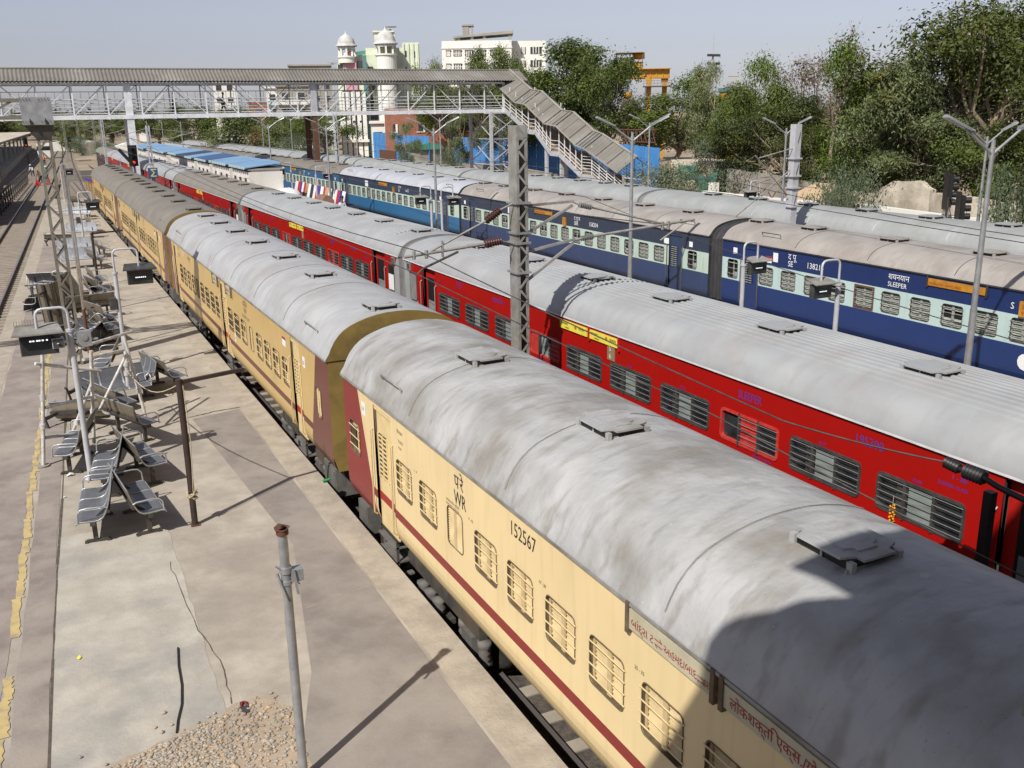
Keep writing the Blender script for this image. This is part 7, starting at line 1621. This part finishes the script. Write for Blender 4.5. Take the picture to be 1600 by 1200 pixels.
for k, (u, v) in enumerate(((61, 291), (75, 290))):
    p = on_z(u, v, -.2); b = MB(); b.add([(-.35, 0, 0), (.35, 0, 0), (.25 if k else -.25, .1, .95), (0, .35, 0)], [(0, 1, 2), (1, 3, 2), (3, 0, 2), (0, 3, 1)], 0); tag(b.build('warning_flag', M['flag_red'], loc=(p.x, p.y, -.2)), ('left' if k == 0 else 'right')+'most red cloth marker between the left rails', 'marker')
b = MB(); b.box(-1.3, 1.3, -1.8, 1.8, .3, 2.9, 0); b.box(-1.32, 1.32, -1.82, .2, 1.7, 2.5, 1); x, y = far(63, 215); tag(b.build('cabin', [M['plaster_white'], M['glass_dark']], loc=(x, y, -.3)), 'white cabin beside the far left tracks', 'cabin')
# trackwork debris beyond the platform
rr = random.Random(21)
for k in range(14):
    u, v = rr.uniform(92, 140), rr.uniform(238, 300); p = on_z(u, v, -.3); b = MB(); l = rr.uniform(.8, 1.6); b.box(-l, l, -.15, .15, 0, .22, 0); o = b.build('spare_sleeper', M['sleeper'], None, (p.x, p.y, -.36)); o.rotation_euler.z = rr.uniform(-.5, .5); tag(o, 'loose concrete sleeper lying in the work area beyond the platform', 'sleeper', 'loose sleepers in the work area')
b = MB(); b.box(0, .1, 0, 16, .9, 1.15, 0)
for k in range(9): b.box(0, .1, k*2, k*2+.14, -.3, .9, 1)
b.build; o = b.build('hoarding_rail', [M['letter_blue'], M['board_orange']], None, (2.3, 100, 0)); o.rotation_euler.z = R(4); tag(o, 'blue and white barrier rail on yellow posts beside the far red train', 'barrier')
# ================================================================== people
def skin_body(name, verts, edges, radii, mats, parent, root=0, sub=1):
    me = bpy.data.meshes.new('tmp'); me.from_pydata([tuple(v) for v in verts], edges, []); ob = bpy.data.objects.new('tmp', me); COL.objects.link(ob)
    sk = ob.modifiers.new('s', 'SKIN'); ss = ob.modifiers.new('u', 'SUBSURF'); ss.levels = sub; ss.render_levels = sub
    for i, r_ in enumerate(radii):
        d = me.skin_vertices[0].data[i]; d.radius = (r_, r_) if not isinstance(r_, tuple) else r_; d.use_root = (i == root)
    dg = bpy.context.evaluated_depsgraph_get(); m2 = bpy.data.meshes.new_from_object(ob.evaluated_get(dg)); m2.name = name
    bpy.data.objects.remove(ob); m2.materials.clear()
    for mt in mats: m2.materials.append(mt)
    for p in m2.polygons: p.use_smooth = True
    o = bpy.data.objects.new(name, m2); COL.objects.link(o); o.parent = parent; return o
def person(label, loc, rz, shirt, trousers, pose='walk', hat=None, vest=None):
    t = thing('person', label, 'person', loc, rz, 'people about the station')
    lean = {'walk': .05, 'stand': .0, 'bend': .55}[pose]; st = {'walk': .22, 'stand': .05, 'bend': .15}[pose]
    hip = Vector((0, 0, .90 if pose != 'bend' else .84)); ch = hip+Vector((0, math.sin(lean)*.42, math.cos(lean)*.42)); nk = hip+Vector((0, math.sin(lean)*.58, math.cos(lean)*.58)); hd = hip+Vector((0, math.sin(lean)*.66+.02, math.cos(lean)*.66+.02))
    V = [hip, hip+(ch-hip)*.5, ch, nk]; E = [(0, 1), (1, 2), (2, 3)]; RD = [(.145, .105), (.13, .095), (.165, .11), (.055, .055)]
    def addv(p, r_, a): V.append(Vector(p)); RD.append(r_); E.append((a, len(V)-1)); return len(V)-1
    a = addv(hd, .07, 3); a = addv(hd+Vector((0, .012, .09)), .098, a); a = addv(hd+Vector((0, .01, .18)), .085, a)
    legs = []; arms = []
    for s in (-1, 1):
        k = addv(hip+Vector((s*.09, 0, -.06)), .088, 0); kn = addv((s*.10, s*st*.5+.04, .48), .062, k); an = addv((s*.10, s*st-.02, .09), .042, kn); ft = addv((s*.10, s*st+.16, .035), .04, an); legs.append((k, kn, an))
        sh = addv(ch+Vector((s*.18, 0, .02)), .062, 2); fwd = -s*st*.8+(.28 if pose == 'bend' else 0)
        el = addv(ch+Vector((s*.25, fwd*.35, -.26)), .045, sh); wr = addv(ch+Vector((s*.25, fwd+.08, -.48)), .034, el); hn = addv(ch+Vector((s*.25, fwd+.10, -.58)), .036, wr); arms.append((sh, el, wr))
        for f_ in range(3): addv(ch+Vector((s*(.235+.02*f_), fwd+.12, -.655)), .010, hn)
    skin_body('body', V, E, RD, [M['skin']], t)
    # clothes: slightly larger skins over the same skeleton
    cv = [hip+Vector((0, 0, -.07)), V[1], V[2], V[2].lerp(V[3], .75)]; ce = [(0, 1), (1, 2), (2, 3)]; cr_ = [(.165, .125), (.15, .115), (.185, .13), (.085, .08)]
    for sh, el, wr in arms:
        i = len(cv); cv += [V[sh], V[el], V[el].lerp(V[wr], .55)]; ce += [(2, i), (i, i+1), (i+1, i+2)]; cr_ += [.082, .066, .056]
    skin_body('shirt', cv, ce, cr_, [M[shirt]], t)
    tv = [hip, ]; te = []; tr_ = [(.155, .12)]
    for k, kn, an in legs:
        i = len(tv); tv += [V[k], V[kn], V[an]]; te += [(0, i), (i, i+1), (i+1, i+2)]; tr_ += [.105, .08, .062]
    skin_body('trousers', tv, te, tr_, [M[trousers]], t)
    b = MB(); c_ = hd+Vector((0, -.005, .12))
    b.lathe([(.102, -.02), (.108, .03), (.095, .085), (.055, .12), (0, .13)], c_, 12, 0); hb = b.build('helmet' if hat else 'hair', M[hat or 'hair'], t)
    if hat: b = MB(); b.lathe([(.11, 0), (.15, -.01), (.15, .005), (.11, .015)], c_+Vector((0, .03, 0)), 12, 0); b.build('helmet_brim', M[hat], hb)
    b = MB(); f0 = hd+Vector((0, .105, .09)); b.add([f0+Vector((-.014, -.005, .02)), f0+Vector((.014, -.005, .02)), f0+Vector((.016, .02, -.02)), f0+Vector((-.016, .02, -.02)), f0+Vector((0, 0, -.03))], [(0, 1, 2, 3), (3, 2, 4)], 0)
    for s in (-1, 1): b.lathe([(0, -.012), (.010, 0), (0, .012)], f0+Vector((s*.035, -.012, .02)), 6, 1); b.lathe([(0, -.03), (.014, 0), (0, .03)], f0+Vector((s*.105, -.10, .0)), 6, 0)
    b.box(f0.x-.022, f0.x+.022, f0.y-.02, f0.y-.004, f0.z-.052, f0.z-.044, 1); b.build('face', [M['skin'], M['hair']], t)
    return t
person('man in a white shirt walking past the bookstall', (12.55, 57.6, .8), R(200), 'cloth_white', 'cloth_dark', 'walk')
for lb, u, sgn in (('dark figure walking on the far footbridge, left of the other', 272, -1), ('second dark figure walking on the far footbridge', 349, -1), ('dark figure standing on the footbridge before the domed building', 582, 1)):
    d = ray(u, 168); x = CP.x+d.x/d.y*89.4; person(lb, (x, 89.4, DZ), R(90*sgn), 'cloth_dark', 'cloth_dark', 'walk' if sgn < 0 else 'stand')
for lb, u, v, sh_, pose, hat, z in (('worker in an orange vest standing on the left track', 70, 258, 'cloth_orange', 'stand', None, -.2), ('second worker in orange behind the lattice mast', 83, 254, 'cloth_orange', 'stand', None, -.2), ('worker in a green shirt and white helmet between the rails', 74, 282, 'cloth_green', 'stand', 'white_paint', -.2),
        ('worker in white with a pale helmet leaning by the lattice railing', 52, 276, 'cloth_white', 'bend', 'white_paint', -.2), ('crouching worker in brown near the red markers', 64, 286, 'cloth_brown', 'bend', 'board_orange', -.2)):
    p = on_z(u, v, z); person(lb, (p.x, p.y, z), R(150 if pose == 'bend' else 190), sh_, 'cloth_navy', pose, hat)
# garland on the red coach window
b = MB(); rr = random.Random(1); p = Vector((5.76, 8.72, 2.16))
for k in range(26): a = k*2.4; b.lathe([(0, -.022), (.022, 0), (0, .022)], (.03*math.cos(a), .03*math.sin(a), -.0125*k), 6, 0)
b.tube((0, 0, .14), (0, 0, 0), .005, 4, 1); b.tube((0, 0, -.32), (.0, 0, -.5), .008, 4, 1)
tag(b.build('garland', [M['marigold'], M['rope']], loc=on_x(1395, 790, 5.79)), 'marigold garland hanging on the last barred window of the red coach', 'garland')
b = MB()
b.add([(-.28, 0, .02), (0, .05, 0), (.28, 0, .05), (.12, -.08, .02), (0, -.1, 0), (-.12, -.08, .01)], [(0, 1, 5), (1, 2, 3), (1, 3, 4, 5)], 0)
x, y = far(1187, 160); tag(b.build('bird', M['frame_dark'], loc=(x, y, zat(1187, 35, 160))), 'small dark bird flying in the pale sky above the trees', 'bird')
